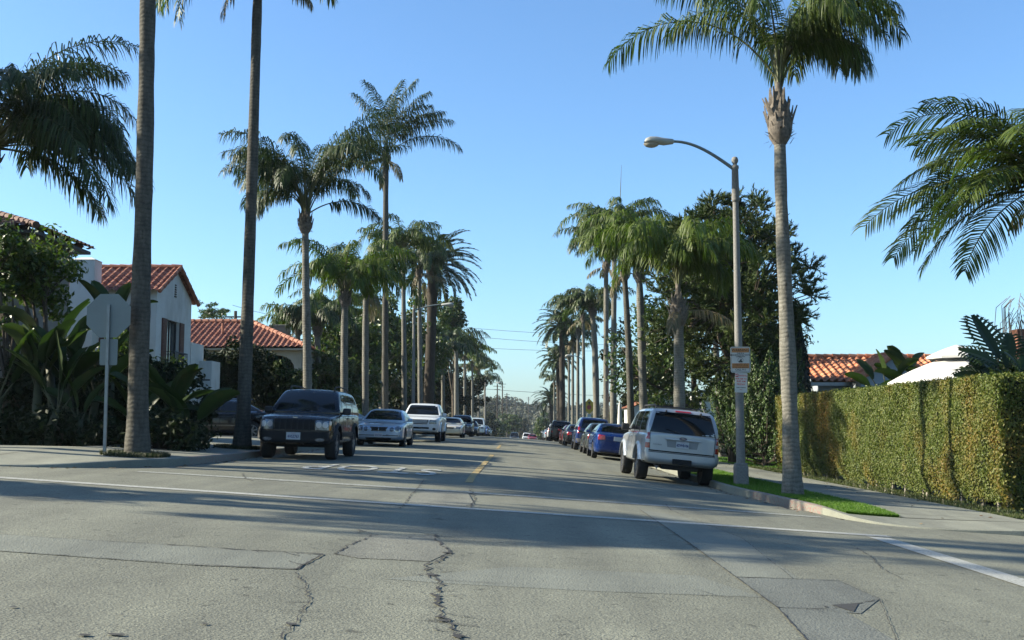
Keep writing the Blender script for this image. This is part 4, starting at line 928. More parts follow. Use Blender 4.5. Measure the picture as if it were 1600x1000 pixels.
rad = .95 * (1 - q) ** .75 * (1 + .16 * np.sin(a * 3 + q * 22)) * rg_.uniform(.8, 1.05, n)
cards(mb, np.stack([f.x + rad * np.cos(a), f.y + rad * np.sin(a), f.z + .2 + q * (h - .2)], -1), np.stack([np.cos(a), np.sin(a), .3 + 0 * a], -1), .10, .4, rg_, jit=.5, droop=-2)
mb.build('crown', M['cypress'], root, world=True)
mb = MB(); mb.tube([f - Vector((0, 0, .1)), f + Vector((0, 0, h * .9))], [.14, .03], 7); mb.build('trunk', M['bark'], root, world=True)
for i, (px, d, w_, zz, la, lf_) in enumerate(((1170, 61, 2.4, 1.0, 'low dark shrubs along the far side of the front lawn', 'broad_dark'), (1128, 62, 1.4, .9, 'leafy shrub behind the silver car beside the lawn', 'broad'), (975, 84, 2.0, 1.6, 'tall green shrub beside the stop-ahead warning sign', 'broad'), (1040, 66, 1.6, 1.2, 'dark shrub by the white house corner', 'broad_dark'))):
    f = foot_at(px, d); shrub('garden_shrub', la, f, (f.x, f.y, f.z + zz * .8), (w_, .9, zz), lf_, nc=40, per=70, size=.10, seed=90 + i, cr=.5)
f = foot_at(1200, 46); shrub('flower_clump', 'small yellow-green clump of strappy leaves at the edge of the lawn', foot_at(1192, 45), Vector(foot_at(1192, 45)) + Vector((0, 0, .25)), (.5, .3, .25), 'broad_lime', nc=10, per=50, size=.12, aspect=.15, seed=97, cr=.2, cat='plant')
# things behind the hedge
paddle_plant('tuft of big paddle leaves rising above the hedge beside the white canopy', foot_at(1435, 36), [(-.75, 0, 2.6, 6, 0), (-.2, .3, 2.9, 7, .4), (.35, 0, 2.8, 6, .2), (.8, .2, 2.7, 5, 0)], seed=5, H=3, Lb=1.0, W=.42, spread=.9)
def canopy():
    d = 31; c = at(1497, 600, d); x, y = c.x, d; zb = at(1450, 598, d).z; f = Vector((x, y, Gf(x, y)))
    root = thing('patio_canopy', 'white two-tier garden canopy standing behind the hedge', 'canopy', f)
    def tier(zb_, zt, r_, drop, name, r_top=.0):
        mb = MB(); n = 8; rows = []
        for (t, bow) in ((-.02, 0), (0, 0), (.25, .05), (.5, .07), (.75, .05), (1, 0)):
            ring = []
            for k in range(n + 1):
                a = 2 * PI * k / n + PI / 8 + .3; rr = r_ + (r_top - r_) * max(0, t)
                z = zb_ + (zt - zb_) * (max(0, t) + bow) + (-drop if t < 0 else 0)
                ring.append((rr * math.cos(a), rr * math.sin(a), z - f.z))
            rows.append(ring)
        mb.grid(rows); o = mb.build(name, M['canvas'], root); md = o.modifiers.new('t', 'SOLIDIFY'); md.thickness = .015
    zt = at(1490, 563, d).z
    tier(zb, zt, 1.95, .14, 'canopy_roof', .55); tier(zt + .10, at(1490, 541, d).z + .04, .85, .06, 'canopy_vent', .02)
    mb = MB(); mb.tube([(0, 0, -.1), (0, 0, zt - f.z + .2)], .03, 8)
    for k in range(8):
        a = 2 * PI * k / 8 + PI / 8 + .3; mb.tube([(0, 0, zt - f.z - .05), (1.9 * math.cos(a), 1.9 * math.sin(a), zb - f.z - .03)], .012, 5)
    mb.build('canopy_pole', M['white_frame'], root)
canopy()
def philodendron():
    f = foot_at(1555, 27); root = thing('philodendron', 'dark philodendron with large deeply lobed leaves towering over the hedge corner', 'plant', f)
    mb, st = MB(), MB(); rg_ = np.random.default_rng(12); rn = random.Random(12)
    for (px, py, d, az, e, L, b, roll) in ((1560, 560, 27, 120, 62, 1.35, 10, 0), (1560, 572, 26.6, 165, 40, 1.0, 38, 0), (1545, 592, 26.5, 180, 16, .85, 30, 0), (1575, 575, 27.2, 60, 65, 1.1, 20, 0), (1560, 590, 26.8, 140, 40, .8, 30, 0), (1560, 590, 26.4, 230, 35, .9, 50, 0), (1590, 580, 27, 20, 45, 1., 30, 0), (1560, 590, 27.2, 170, 60, .9, 50, 0), (1600, 595, 26.8, 200, 70, .9, 50, 0)):
        base = at(px, py, d); az_, e_ = R(az), R(e)
        st.tube([f + Vector((rn.uniform(-.3, .3), 0, 0)), Vector(base).lerp(f, .4), base], [.05, .035, .02], 6, cap=False)
        n = 12; p = Vector(base); rows = []; ee = e_
        for k in range(n):
            t = k / (n - 1); dd = Vector((math.cos(ee) * math.cos(az_), math.cos(ee) * math.sin(az_), math.sin(ee))); nn = Vector((-math.sin(ee) * math.cos(az_), -math.sin(ee) * math.sin(az_), math.cos(ee)))
            nn = (nn + Vector((0, -.9, .2))).normalized(); sd = dd.cross(nn).normalized(); w_ = .16 * math.sin(PI * (.12 + .8 * t)) + .02
            rows.append([tuple(p - sd * w_ + nn * .03), tuple(p), tuple(p + sd * w_ + nn * .03)])
            if 0 < k < n - 1:
                for sg in (-1, 1):            # lobes with notched ends
                    ll = L * .42 * math.sin(PI * (.15 + .78 * t)) * rn.uniform(.85, 1.15); ld = (sd * sg + dd * (.25 + .6 * t) + nn * .1).normalized(); lw = L / n * .36
                    b0 = p + sd * sg * w_ * .6; q1 = b0 + ld * ll * .55; q2 = b0 + ld * ll + Vector((0, 0, -.06)); cs = dd
                    mb.grid([[tuple(b0 - cs * lw), tuple(b0 + nn * .02), tuple(b0 + cs * lw)], [tuple(q1 - cs * lw * 1.1), tuple(q1 + nn * .03), tuple(q1 + cs * lw * 1.1)], [tuple(q2 - cs * lw * .25), tuple(q2), tuple(q2 + cs * lw * .25)]])
                    for s2 in (-1, 1):
                        e2 = q1 + (ld * .7 + cs * s2).normalized() * ll * .32; mb.add([tuple(q1 - ld * lw * .8 + cs * s2 * lw), tuple(q1 + ld * lw * .8 + cs * s2 * lw), tuple(e2)], [(0, 1, 2)])
            p = p + dd * L / (n - 1); ee -= R(b) / n
        mb.grid(rows)
    mb.build('leaves', M['philo'], root, world=True); st.build('stalks', M['banana_stalk'], root, world=True)
philodendron()
for i, (px, py, d, rx, rz, la) in enumerate(((1560, 596, 28.5, 1.0, .45, 'leafy green shrub under the lobed leaves behind the hedge'),)):
    f = foot_at(px, d); c = at(px, py, d); shrub('garden_shrub', la, f, c, (rx, .6, rz), 'broad', nc=34, per=70, size=.10, seed=120 + i, cr=.35)
# dry hanging vine on a red brick post
f = foot_at(1600, 29); root = thing('brick_post', 'reddish brick post with grey hanging vine stems at the right edge', 'post', f)
mb = MB(); t = at(1600, 515, 29); mb.rbox((.1, 0, (t.z - f.z) / 2), (.5, .5, t.z - f.z), .02); mb.build('post', plain('red_brick', (.33, .14, .08), .9, var=.3, vs=9, bmp=.4), root)
mb = MB(); rn = random.Random(4)
for k in range(46):
    x = rn.uniform(-.5, .35); y = rn.uniform(-.35, .3); z1 = t.z - f.z + rn.uniform(.2, 1.0); 
    mb.tube([(x * .4, y, z1), (x, y, z1 - .25), (x + rn.uniform(-.08, .08), y, z1 - .8), (x + rn.uniform(-.1, .1), y, z1 - rn.uniform(1.1, 1.9))], [.008, .009, .008, .005], 4, cap=False)
mb.build('vine', plain('dry_vine', (.20, .17, .14), .9), root)

# ---- left garden: bird-of-paradise trees, shrubs, dark planting
paddle_plant('big paddle-leaved plant at the left edge of the picture, its leaf tips catching the sun', foot_at(35, 24.5), [(-.5, 0, 1.2, 5, .2), (.15, .2, 1.5, 6, 0), (.6, 0, .9, 5, .3)], seed=21, H=2.2, Lb=1.1, W=.5, spread=.5)
paddle_plant('tallest paddle-leaved plant, left of the back of the stop sign', foot_at(95, 25), [(-.35, .2, 2.0, 6, .3), (.1, 0, 1.4, 6, 0), (.5, .3, 1.1, 5, .4)], seed=22, H=2.2, Lb=1.2, W=.52, spread=.48)
paddle_plant('narrow paddle-leaved plant rising right behind the stop sign', foot_at(172, 27), [(-.1, 0, 2.9, 4, .1)], seed=23, H=1.6, Lb=1.1, W=.5, spread=.3)
paddle_plant('small paddle-leaved plant with one pale upright leaf, left of the sign post', foot_at(122, 24.6), [(0, 0, .7, 3, .1)], seed=29, H=1.5, Lb=1.0, W=.34, spread=.3)
paddle_plant('low paddle-leaved plant between the two tall left palm trunks', foot_at(258, 25.6), [(-.5, 0, .5, 5, .2), (0, .2, .8, 6, 0), (.45, 0, .4, 5, .1)], seed=24, H=1.7, Lb=1.1, W=.5, spread=.6)
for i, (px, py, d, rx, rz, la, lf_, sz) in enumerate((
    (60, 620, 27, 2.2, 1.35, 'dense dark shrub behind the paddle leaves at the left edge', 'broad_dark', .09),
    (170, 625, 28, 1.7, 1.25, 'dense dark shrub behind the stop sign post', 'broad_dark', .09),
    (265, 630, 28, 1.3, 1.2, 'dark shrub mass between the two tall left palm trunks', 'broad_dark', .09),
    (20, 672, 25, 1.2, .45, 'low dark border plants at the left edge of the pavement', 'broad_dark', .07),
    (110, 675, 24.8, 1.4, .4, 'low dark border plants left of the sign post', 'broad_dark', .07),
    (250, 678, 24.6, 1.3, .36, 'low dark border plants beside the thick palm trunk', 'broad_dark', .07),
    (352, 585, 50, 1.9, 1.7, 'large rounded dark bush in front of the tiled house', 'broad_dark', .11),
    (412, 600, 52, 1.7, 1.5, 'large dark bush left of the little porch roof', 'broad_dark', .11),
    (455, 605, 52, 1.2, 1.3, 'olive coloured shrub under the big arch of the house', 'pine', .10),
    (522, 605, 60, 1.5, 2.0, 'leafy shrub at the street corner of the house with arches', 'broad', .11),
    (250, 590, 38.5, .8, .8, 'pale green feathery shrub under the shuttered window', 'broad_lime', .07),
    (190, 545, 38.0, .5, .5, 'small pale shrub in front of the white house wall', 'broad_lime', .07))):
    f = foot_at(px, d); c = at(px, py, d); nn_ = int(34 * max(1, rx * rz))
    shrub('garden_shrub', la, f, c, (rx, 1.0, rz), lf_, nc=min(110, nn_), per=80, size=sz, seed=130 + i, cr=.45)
f = foot_at(75, 27.5)
tree('broadleaf_tree', 'sunlit yellow-green broadleaf tree in front of the brown-roofed house', f, 4.5, (at(48, 425, 28).x, 28, at(48, 425, 28).z), (1.1, 1.1, 1.15), leaf='broad_lime', r0=.12, nc=70, per=70, size=.085, seed=141, cr=.42)
f = foot_at(8, 26.5)
tree('broadleaf_tree', 'thin leafy tree cut by the left edge, beside the brown-roofed house', f, 4.5, (at(0, 420, 27).x, 27, at(0, 420, 27).z), (.9, .8, 1.3), leaf='broad', r0=.1, nc=40, per=60, size=.08, seed=142, cr=.4)
f = foot_at(340, 95)
tree('pepper_tree', 'thin airy tree showing above the tiled roof', f, 12, (at(333, 488, 95).x, 95, at(333, 490, 95).z), (2.2, 1.8, 1.1), leaf='broad', r0=.2, nc=26, per=60, size=.14, seed=143, cr=.5, flat=.45, aspect=.3)
bl = 'leafy trees behind the left row of palms'
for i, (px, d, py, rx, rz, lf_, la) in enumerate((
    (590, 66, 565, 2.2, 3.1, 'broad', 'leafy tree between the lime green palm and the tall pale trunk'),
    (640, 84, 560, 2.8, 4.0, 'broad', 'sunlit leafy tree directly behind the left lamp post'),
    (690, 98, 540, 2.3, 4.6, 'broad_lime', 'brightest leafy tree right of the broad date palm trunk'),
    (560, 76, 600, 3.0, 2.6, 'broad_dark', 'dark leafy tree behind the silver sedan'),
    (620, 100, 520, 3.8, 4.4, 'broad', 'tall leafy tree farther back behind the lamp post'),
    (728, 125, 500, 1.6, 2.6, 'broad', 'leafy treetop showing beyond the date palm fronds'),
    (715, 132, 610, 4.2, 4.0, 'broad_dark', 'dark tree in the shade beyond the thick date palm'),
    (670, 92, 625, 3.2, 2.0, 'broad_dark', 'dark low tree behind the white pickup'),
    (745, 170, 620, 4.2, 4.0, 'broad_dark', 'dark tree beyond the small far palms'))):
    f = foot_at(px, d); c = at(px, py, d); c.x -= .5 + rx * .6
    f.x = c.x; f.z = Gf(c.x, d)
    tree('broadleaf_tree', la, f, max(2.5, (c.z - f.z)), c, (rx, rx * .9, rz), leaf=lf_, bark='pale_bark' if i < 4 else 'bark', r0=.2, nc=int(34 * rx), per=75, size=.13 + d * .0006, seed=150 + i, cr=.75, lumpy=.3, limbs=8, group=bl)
# the far valley: trees one can tell apart, then the wooded hill
ft = 'trees far down the street'
for i, (px, d, py, rx, rz, lf_, la) in enumerate((
    (796, 330, 663, 3.6, 3.2, 'broad', 'bright round treetop at the end of the street'),
    (776, 300, 673, 2.9, 2.6, 'broad', 'yellow-green tree low at the left end of the street'),
    (764, 290, 664, 2.2, 3.6, 'broad_dark', 'darker tree at the far left kerb beyond the last cars'),
    (848, 290, 670, 2.2, 3.4, 'broad', 'green tree at the right end of the street, beside the date palms'),
    (812, 400, 665, 4.0, 4.6, 'scrub', 'grey-green tree in the middle distance below the hill'),
    (765, 380, 645, 6, 6.0, 'scrub', 'dull green tree left of the street end, below the hill'),
    (862, 380, 655, 5, 6.0, 'scrub', 'dull green tree right of the street end, below the hill'))):
    f = foot_at(px, d); c = at(px, py, d)
    tree('distant_tree', la, f, max(3, c.z - f.z), c, (rx, rx * .8, rz), leaf=lf_, r0=.25, nc=60, per=70, size=.26, seed=170 + i, cr=1.0, limbs=5, lumpy=.25, group=ft)
mb = MB(); rg_ = np.random.default_rng(21)
n = 2600; hx = rg_.uniform(-420, 420, n); hy = rg_.uniform(470, 860, n); hr = rg_.uniform(2.5, 6.0, n)
hz = G(hx, hy) + hr * .55 + 3.5 * np.sin(hx * .021) * np.cos(hy * .013) + rg_.uniform(-1.5, 2.5, n)
cloud(mb, np.stack([hx, hy, hz], -1), hr, 46, 1.15, .6, rg_, flat=.8, shell=.7, up=.4)
tag(mb.build('hill_woodland', M['scrub']), 'wooded hillside closing the view at the end of the street', 'woodland', kind='stuff')
n = 420; 
for side, la in ((-1, 'dark mass of garden trees behind the left houses'), (1, 'dark mass of garden trees behind the right gardens')):
    mb = MB(); hy = rg_.uniform(70, 330, n); hx = side * rg_.uniform(15, 60, n) - (hy * .02 if side < 0 else 0); hr = rg_.uniform(1.6, 3.2, n); hz = G(hx, hy) + rg_.uniform(.3, 1., n) * (3.2 + hy * .008)
    cloud(mb, np.stack([hx, hy, hz], -1), hr, 90, .42, .6, rg_, flat=.9, shell=.6, up=.3)
    tag(mb.build('garden_woodland', M['broad'] if side < 0 else M['broad_dark']), la, 'woodland', kind='stuff')
# ================================================================ houses
def tile_roof(mb, A, B, up, V, inset_l=0., inset_r=0., period=.30, course=.38, amp=.055, mi=0):
    """barrel tiles: A->B is the eave, up a unit vector up the slope, V its length; insets trim hips"""
    A, B, up = Vector(A), Vector(B), Vector(up).normalized(); W = (B - A).length; e = (B - A) / W; n = e.cross(up).normalized()
    if n.z < 0: n = -n
    nc = max(2, int(W / period)); pr = W / nc; m = 6; nv = max(2, int(V / course))
    for c in range(nc):
        u0 = c * pr; um = u0 + pr / 2; vm = V
        if inset_l > 0: vm = min(vm, um * V / inset_l)
        if inset_r > 0: vm = min(vm, (W - um) * V / inset_r)
        if vm < .12: continue
        rows = []; k = 0; v = 0.
        while v < vm - 1e-4:
            v1 = min(v + course, vm)
            for vv, lift in ((v, .028), (v1, .0)):
                r_ = []
                for j in range(m + 1):
                    u = u0 + pr * j / m; hgt = amp * math.sin(PI * ((j / m) * 2)) if j / m <= .5 else -amp * .55 * math.sin(PI * ((j / m - .5) * 2))
                    r_.append(tuple(A + e * u + up * vv + n * (hgt + lift + .05)))
                rows.append(r_)
            v = v1
        mb.grid(rows, mi)
def ridge_cap(mb, a, b, r=.10):
    a, b = Vector(a), Vector(b); n = max(2, int((b - a).length / .4)); pts, rad = [], []
    for k in range(n):
        p, q = a.lerp(b, k / n), a.lerp(b, (k + 1) / n); pts += [p, q]; rad += [r * 1.15, r * .9]
    for k in range(n): mb.tube([pts[2 * k], pts[2 * k + 1]], [rad[2 * k], rad[2 * k + 1]], 8)
def wall(mb, O, u, W, H, holes=(), th=.25, n=None, mi=0):
    """upright wall from O along u, W long and H high, with rectangular openings (u0,u1,z0,z1)"""
    O, u = Vector(O), Vector(u).normalized(); n = Vector(n) if n else Vector((u.y, -u.x, 0))
    us = sorted({0, W, *[h[0] for h in holes], *[h[1] for h in holes]}); zs = sorted({0, H, *[h[2] for h in holes], *[h[3] for h in holes]})
    for a, b in zip(us, us[1:]):
        for c, d in zip(zs, zs[1:]):
            if any(h[0] <= a and b <= h[1] and h[2] <= c and d <= h[3] for h in holes): continue
            mb.quad(O + u * a + Vector((0, 0, c)), O + u * b + Vector((0, 0, c)), O + u * b + Vector((0, 0, d)), O + u * a + Vector((0, 0, d)), mi)
    for h in holes:
        P = [O + u * h[0] + Vector((0, 0, h[2])), O + u * h[1] + Vector((0, 0, h[2])), O + u * h[1] + Vector((0, 0, h[3])), O + u * h[0] + Vector((0, 0, h[3]))]
        for k in range(4): mb.quad(P[k], P[(k + 1) % 4], P[(k + 1) % 4] - n * th, P[k] - n * th, mi)
def window(root, O, u, h, n, frame='dark_frame', glass='win_glass', depth=.14, bars=(1, 0), shutters=None):
    O, u, n = Vector(O), Vector(u).normalized(), Vector(n); a, b, c, d = h
    fr = MB(); w_ = .05
    def bar(u0, u1, z0, z1, t=.05):
        ctr = O + u * (u0 + u1) / 2 + Vector((0, 0, (z0 + z1) / 2)) - n * depth
        rot = Matrix((tuple(u), tuple(n), (0, 0, 1))).transposed(); fr.box(ctr, (u1 - u0, t, z1 - z0), rot=rot)
    bar(a, b, c, c + w_); bar(a, b, d - w_, d); bar(a, a + w_, c + w_, d - w_); bar(b - w_, b, c + w_, d - w_)
    for k in range(bars[0]): x = a + (b - a) * (k + 1) / (bars[0] + 1); bar(x - .02, x + .02, c + w_, d - w_, .04)
    for k in range(bars[1]): z = c + (d - c) * (k + 1) / (bars[1] + 1); bar(a + w_, b - w_, z - .02, z + .02, .036)
    f = fr.build('window', M[frame], root, world=True)
    g = MB(); P = [O + u * x + Vector((0, 0, z)) - n * (depth + .01) for x, z in ((a, c), (b, c), (b, d), (a, d))]; g.quad(*P); g.build('pane', M[glass], f, world=False) if False else None
    gm = MB(); gm.quad(*[p_ - Vector(root.location) for p_ in P]); o = gm.build('pane', M[glass], f)
    if shutters:
        for (x0, x1) in shutters:
            s = MB(); rot = Matrix((tuple(u), tuple(n), (0, 0, 1))).transposed()
            s.box(O + u * (x0 + x1) / 2 + Vector((0, 0, (c + d) / 2)) + n * .03, (x1 - x0, .05, d - c), rot=rot)
            for k in range(int((d - c) / .12)): s.box(O + u * (x0 + x1) / 2 + Vector((0, 0, c + .1 + k * .12)) + n * .06, (x1 - x0 - .12, .02, .05), rot=rot)
            s.build('shutter', M['shutter'], root, world=True)
X = Vector((1, 0, 0)); Y = Vector((0, 1, 0)); Z = Vector((0, 0, 1))
# white two-storey house
def white_house():
    xr_, y0, y1 = -13.5, 40.3, 44.6; gz = Gf(-14, 42); f = Vector((xr_, (y0 + y1) / 2, gz))
    root = thing('white_house', 'white two-storey house with red tiled gable, brown shutters and plain chimney', 'house', f)
    ez, rz = 6.25, 7.3; ym = (y0 + y1) / 2; H = ez - gz
    mb = MB(); xl_ = -21.
    h1 = (5.6, 6.75, 2.7, 4.3)          # window on the side that faces the street corner
    wall(mb, (xl_, y0, gz), X, xr_ - xl_, H, [h1], n=-Y)
    h2 = (1.15, 2.75, 2.55, 4.55)
    wall(mb, (xr_, y0, gz), Y, y1 - y0, H, [h2], n=X)
    mb.add([(xr_, y0, ez), (xr_, y1, ez), (xr_, ym, rz - .03)], [(0, 1, 2)])
    wall(mb, (xr_, y1, gz), -X, xr_ - xl_, H, n=Y); mb.quad((xl_, y0, gz), (xl_, y1, gz), (xl_, y1, ez), (xl_, y0, ez)); mb.add([(xl_, y0, ez), (xl_, y1, ez), (xl_, ym, rz)], [(0, 1, 2)])
    mb.box((-14.2, 45.6, gz + 1.95), (1.4, 1.8, 3.9))       # low wing
    mb.box((-13.55 + .02, 46.6, gz + 1.6), (1.1, 1.3, 3.2))
    mb.build('wall', M['stucco'], root, world=True)
    rb = MB(); sl_ = math.hypot(ym - y0, rz - ez); up = Vector((0, ym - y0, rz - ez)).normalized(); ov = .35
    tile_roof(rb, (xl_, y0 - .32, ez - .16), (xr_ + .22, y0 - .32, ez - .16), up, sl_ + .36)
    tile_roof(rb, (xr_ + .22, y1 + .32, ez - .16), (xl_, y1 + .32, ez - .16), Vector((0, -(ym - y0), rz - ez)), sl_ + .36)
    ridge_cap(rb, (xl_, ym, rz + .08), (xr_ + .24, ym, rz + .08))
    for s, yy in ((1, y0 - .32), (-1, y1 + .32)): ridge_cap(rb, (xr_ + .2, yy, ez - .12), (xr_ + .2, ym, rz + .06), .075)
    rb.build('roof', M['tile'], root, world=True)
    cb = MB(); cx0, cx1 = -16.5, -15.6; ct = at(140, 408, 40).z
    cb.box(((cx0 + cx1) / 2, y0 - .35, (gz + ct) / 2), (cx1 - cx0, .7, ct - gz)); cb.add([(cx0 - .03, y0 - .72, ct), (cx1 + .03, y0 - .72, ct), (cx1 + .03, y0 + .02, ct), (cx0 - .03, y0 + .02, ct), (cx0 + .25, y0 - .35, ct + .13), (cx1 - .25, y0 - .35, ct + .13)], [(0, 1, 5, 4), (1, 2, 5), (2, 3, 4, 5), (3, 0, 4)])
    cb.build('chimney', M['stucco'], root, world=True)
    window(root, (xl_, y0, gz), X, h1, -Y, shutters=[(5.2, 5.58), (6.77, 7.15)], bars=(2, 1))
    window(root, (xr_, y0, gz), Y, h2, X, shutters=[(.62, 1.13), (2.77, 3.28)], bars=(1, 0))
    vb = MB()
    for k in range(6): vb.box((xr_ + .015, ym, ez - .05 + k * .09), (.03, .22 - .02 * k, .05))
    vb.build('vent', M['dark_frame'], root, world=True)
    bb = MB(); bz = gz + 2.5
    for k in range(13): bb.tube([(xr_ + .35, y0 + 1.1 + k * .14, bz), (xr_ + .35, y0 + 1.1 + k * .14, bz + .8)], .012, 5)
    for (a, b) in (((xr_, y0 + 1.1), (xr_ + .35, y0 + 1.1)), ((xr_ + .35, y0 + 1.1), (xr_ + .35, y0 + 2.8)), ((xr_ + .35, y0 + 2.8), (xr_, y0 + 2.8))):
        for dz in (0, .8): bb.tube([(*a, bz + dz), (*b, bz + dz)], .018, 5)
    bb.box((xr_ + .18, y0 + 1.95, bz - .03), (.36, 1.8, .05)); bb.build('balcony_rail', M['iron'], root, world=True)
    lb = MB(); lb.box((-13.2, 44.9, gz + 2.35), (.9, .1, .06)); lb.build('ledge', M['dark_frame'], root, world=True)
white_house()
def brown_house():
    x1, y0, ez = -13.95, 31., 6.9; gz = Gf(-14, 32); f = Vector((x1 - 3, y0 + 2, gz))
    root = thing('grey_house', 'shaded grey house with brown tiled hip roof behind the garden plants', 'house', f)
    mb = MB(); wall(mb, (x1 - 12, y0 + .5, gz), X, 11.4, ez - gz, [(9.2, 10.4, 3.3, 4.6), (5.4, 6.6, 3.3, 4.6)], n=-Y); wall(mb, (x1 - .6, y0 + .5, gz), Y, 3.4, ez - gz, n=X)
    mb.quad((x1 - 12, y0 + 3.9, gz), (x1 - .6, y0 + 3.9, gz), (x1 - .6, y0 + 3.9, ez), (x1 - 12, y0 + 3.9, ez)); mb.quad((x1 - 12, y0 + .5, gz), (x1 - 12, y0 + 3.9, gz), (x1 - 12, y0 + 3.9, ez), (x1 - 12, y0 + .5, ez)); mb.build('wall', M['stucco_grey'], root, world=True)
    rb = MB(); D = 2.2; s_ = .33; up = Vector((0, 1, s_)); V = D * math.hypot(1, s_)
    tile_roof(rb, (x1 - 12.5, y0, ez), (x1, y0, ez), up, V, inset_r=D)
    tile_roof(rb, (x1, y0, ez), (x1, y0 + 4.4, ez), Vector((-1, 0, s_)), V, inset_l=D, inset_r=D)
    tile_roof(rb, (x1, y0 + 4.4, ez), (x1 - 12.5, y0 + 4.4, ez), Vector((0, -1, s_)), V, inset_l=D)
    ridge_cap(rb, (x1, y0, ez + .06), (x1 - D, y0 + D, ez + D * s_ + .1)); ridge_cap(rb, (x1 - D, y0 + D, ez + D * s_ + .1), (x1 - 12.5, y0 + D, ez + D * s_ + .1)); rb.build('roof', M['tile_dark'], root, world=True)
    eb = MB(); eb.box((x1 - 6.1, y0 + 2.2, ez - .1), (12., 4.2, .1)); eb.build('eaves', M['dark_frame'], root, world=True)
    for h in ((9.2, 10.4, 3.3, 4.6), (5.4, 6.6, 3.3, 4.6)): window(root, (x1 - 12, y0 + .5, gz), X, h, -Y)
brown_house()
def arch_wall(mb, O, u, W, H, arches, n, th=.35, seg=14):
    """wall with arched openings (centre, half width, sill, spring height, rise)"""
    O, u, n = Vector(O), Vector(u).normalized(), Vector(n); P = lambda a, z: O + u * a + Vector((0, 0, z))
    cur = 0.
    for (c, hw, z0, zs, rise) in sorted(arches):
        a, b = c - hw, c + hw
        mb.quad(P(cur, 0), P(a, 0), P(a, H), P(cur, H)); 
        if z0 > 0: mb.quad(P(a, 0), P(b, 0), P(b, z0), P(a, z0))
        pts = [(c - hw * math.cos(PI * k / seg), zs + rise * math.sin(PI * k / seg)) for k in range(seg + 1)]
        for (x0, q0), (x1, q1) in zip(pts, pts[1:]):
            mb.quad(P(x0, q0), P(x1, q1), P(x1, H), P(x0, H)); mb.quad(P(x0, q0), P(x0, q0) - n * th, P(x1, q1) - n * th, P(x1, q1))
        for x in (a, b): mb.quad(P(x, z0), P(x, zs), P(x, zs) - n * th, P(x, z0) - n * th)
        mb.quad(P(a, z0), P(b, z0), P(b, z0) - n * th, P(a, z0) - n * th); cur = b
    mb.quad(P(cur, 0), P(W, 0), P(W, H), P(cur, H))
def arch_house():
    x1 = at(480, 543, 58).x; y0, y1 = 58.4, 65.6; gz = Gf(-13, 60); ez = at(480, 543, 58).z; f = Vector((x1 - 4, 62, gz)); xe = x1 - .4
    root = thing('arcaded_house', 'cream house with red tiled hip roof, one wide arch and small side arches', 'house', f)
    mb = MB(); W = 9.; H = ez - gz
    arch_wall(mb, (xe - W, y0, gz), X, W, H, [(W - 1.35, 1.0, 1.7, 3.5, .75)], -Y)
    arch_wall(mb, (xe, y0, gz), Y, y1 - y0, H, [(1.6 + 1.5 * k, .5, 1.4, 3.0, .5) for k in range(4)], X)
    mb.quad((xe - W, y1, gz), (xe, y1, gz), (xe, y1, ez), (xe - W, y1, ez)); mb.quad((xe - W, y0, gz), (xe - W, y1, gz), (xe - W, y1, ez), (xe - W, y0, ez))
    mb.quad((xe - W, y0 + 2, gz), (xe - 1.8, y0 + 2, gz), (xe - 1.8, y0 + 2, ez), (xe - W, y0 + 2, ez)); mb.quad((xe - 1.8, y0 + 2, gz), (xe - 1.8, y1, gz), (xe - 1.8, y1, ez), (xe - 1.8, y0 + 2, ez)); mb.build('wall', M['stucco_cream'], root, world=True)
    rb = MB(); D = 4.; s_ = .42; V = D * math.hypot(1, s_); L_ = 11
    tile_roof(rb, (x1 - L_, 58, ez), (x1, 58, ez), Vector((0, 1, s_)), V, inset_r=D)
    tile_roof(rb, (x1, 58, ez), (x1, 66, ez), Vector((-1, 0, s_)), V, inset_l=D, inset_r=D)
    tile_roof(rb, (x1, 66, ez), (x1 - L_, 66, ez), Vector((0, -1, s_)), V, inset_l=D)
    top = ez + D * s_ + .1; ridge_cap(rb, (x1, 58, ez + .08), (x1 - D, 62, top), .13); ridge_cap(rb, (x1 - D, 62, top), (x1 - L_, 62, top), .13); rb.build('roof', M['tile'], root, world=True)
    eb = MB(); eb.box((x1 - L_ / 2, 62, ez - .08), (L_ - .1, 7.9, .1)); eb.build('eaves', M['stucco_cream'], root, world=True)
    cb = MB(); c = at(438, 515, 63.5); cb.rbox((c.x, 63.5, c.z - .6), (1.1, .7, 1.6), .03); cb.rbox((c.x, 63.5, c.z + .2), (1.2, .8, .12), .02); cb.build('chimney', M['stucco_cream'], root, world=True)
    vb = MB(); v = at(348, 512, 60); vb.tube([(v.x, 60, v.z - .5), (v.x, 60, v.z + .25)], .07, 8); vb.build('vent_pipe', M['tile'], root, world=True)
    pb = MB(); p = at(420, 590, 56.5); q = at(443, 590, 56.5); tile_roof(pb, (p.x, 56.3, p.z - .15), (q.x + .15, 56.3, p.z - .15), Vector((0, 1, .55)), 1.5, inset_r=.6); pb.build('porch_roof', M['tile'], root, world=True)
    wb_ = MB(); wb_.box(((p.x + q.x) / 2, 57.5, (gz + p.z) / 2), (q.x - p.x, 1.6, p.z - gz - .1)); wb_.build('porch_wall', M['stucco_cream'], root, world=True)
arch_house()
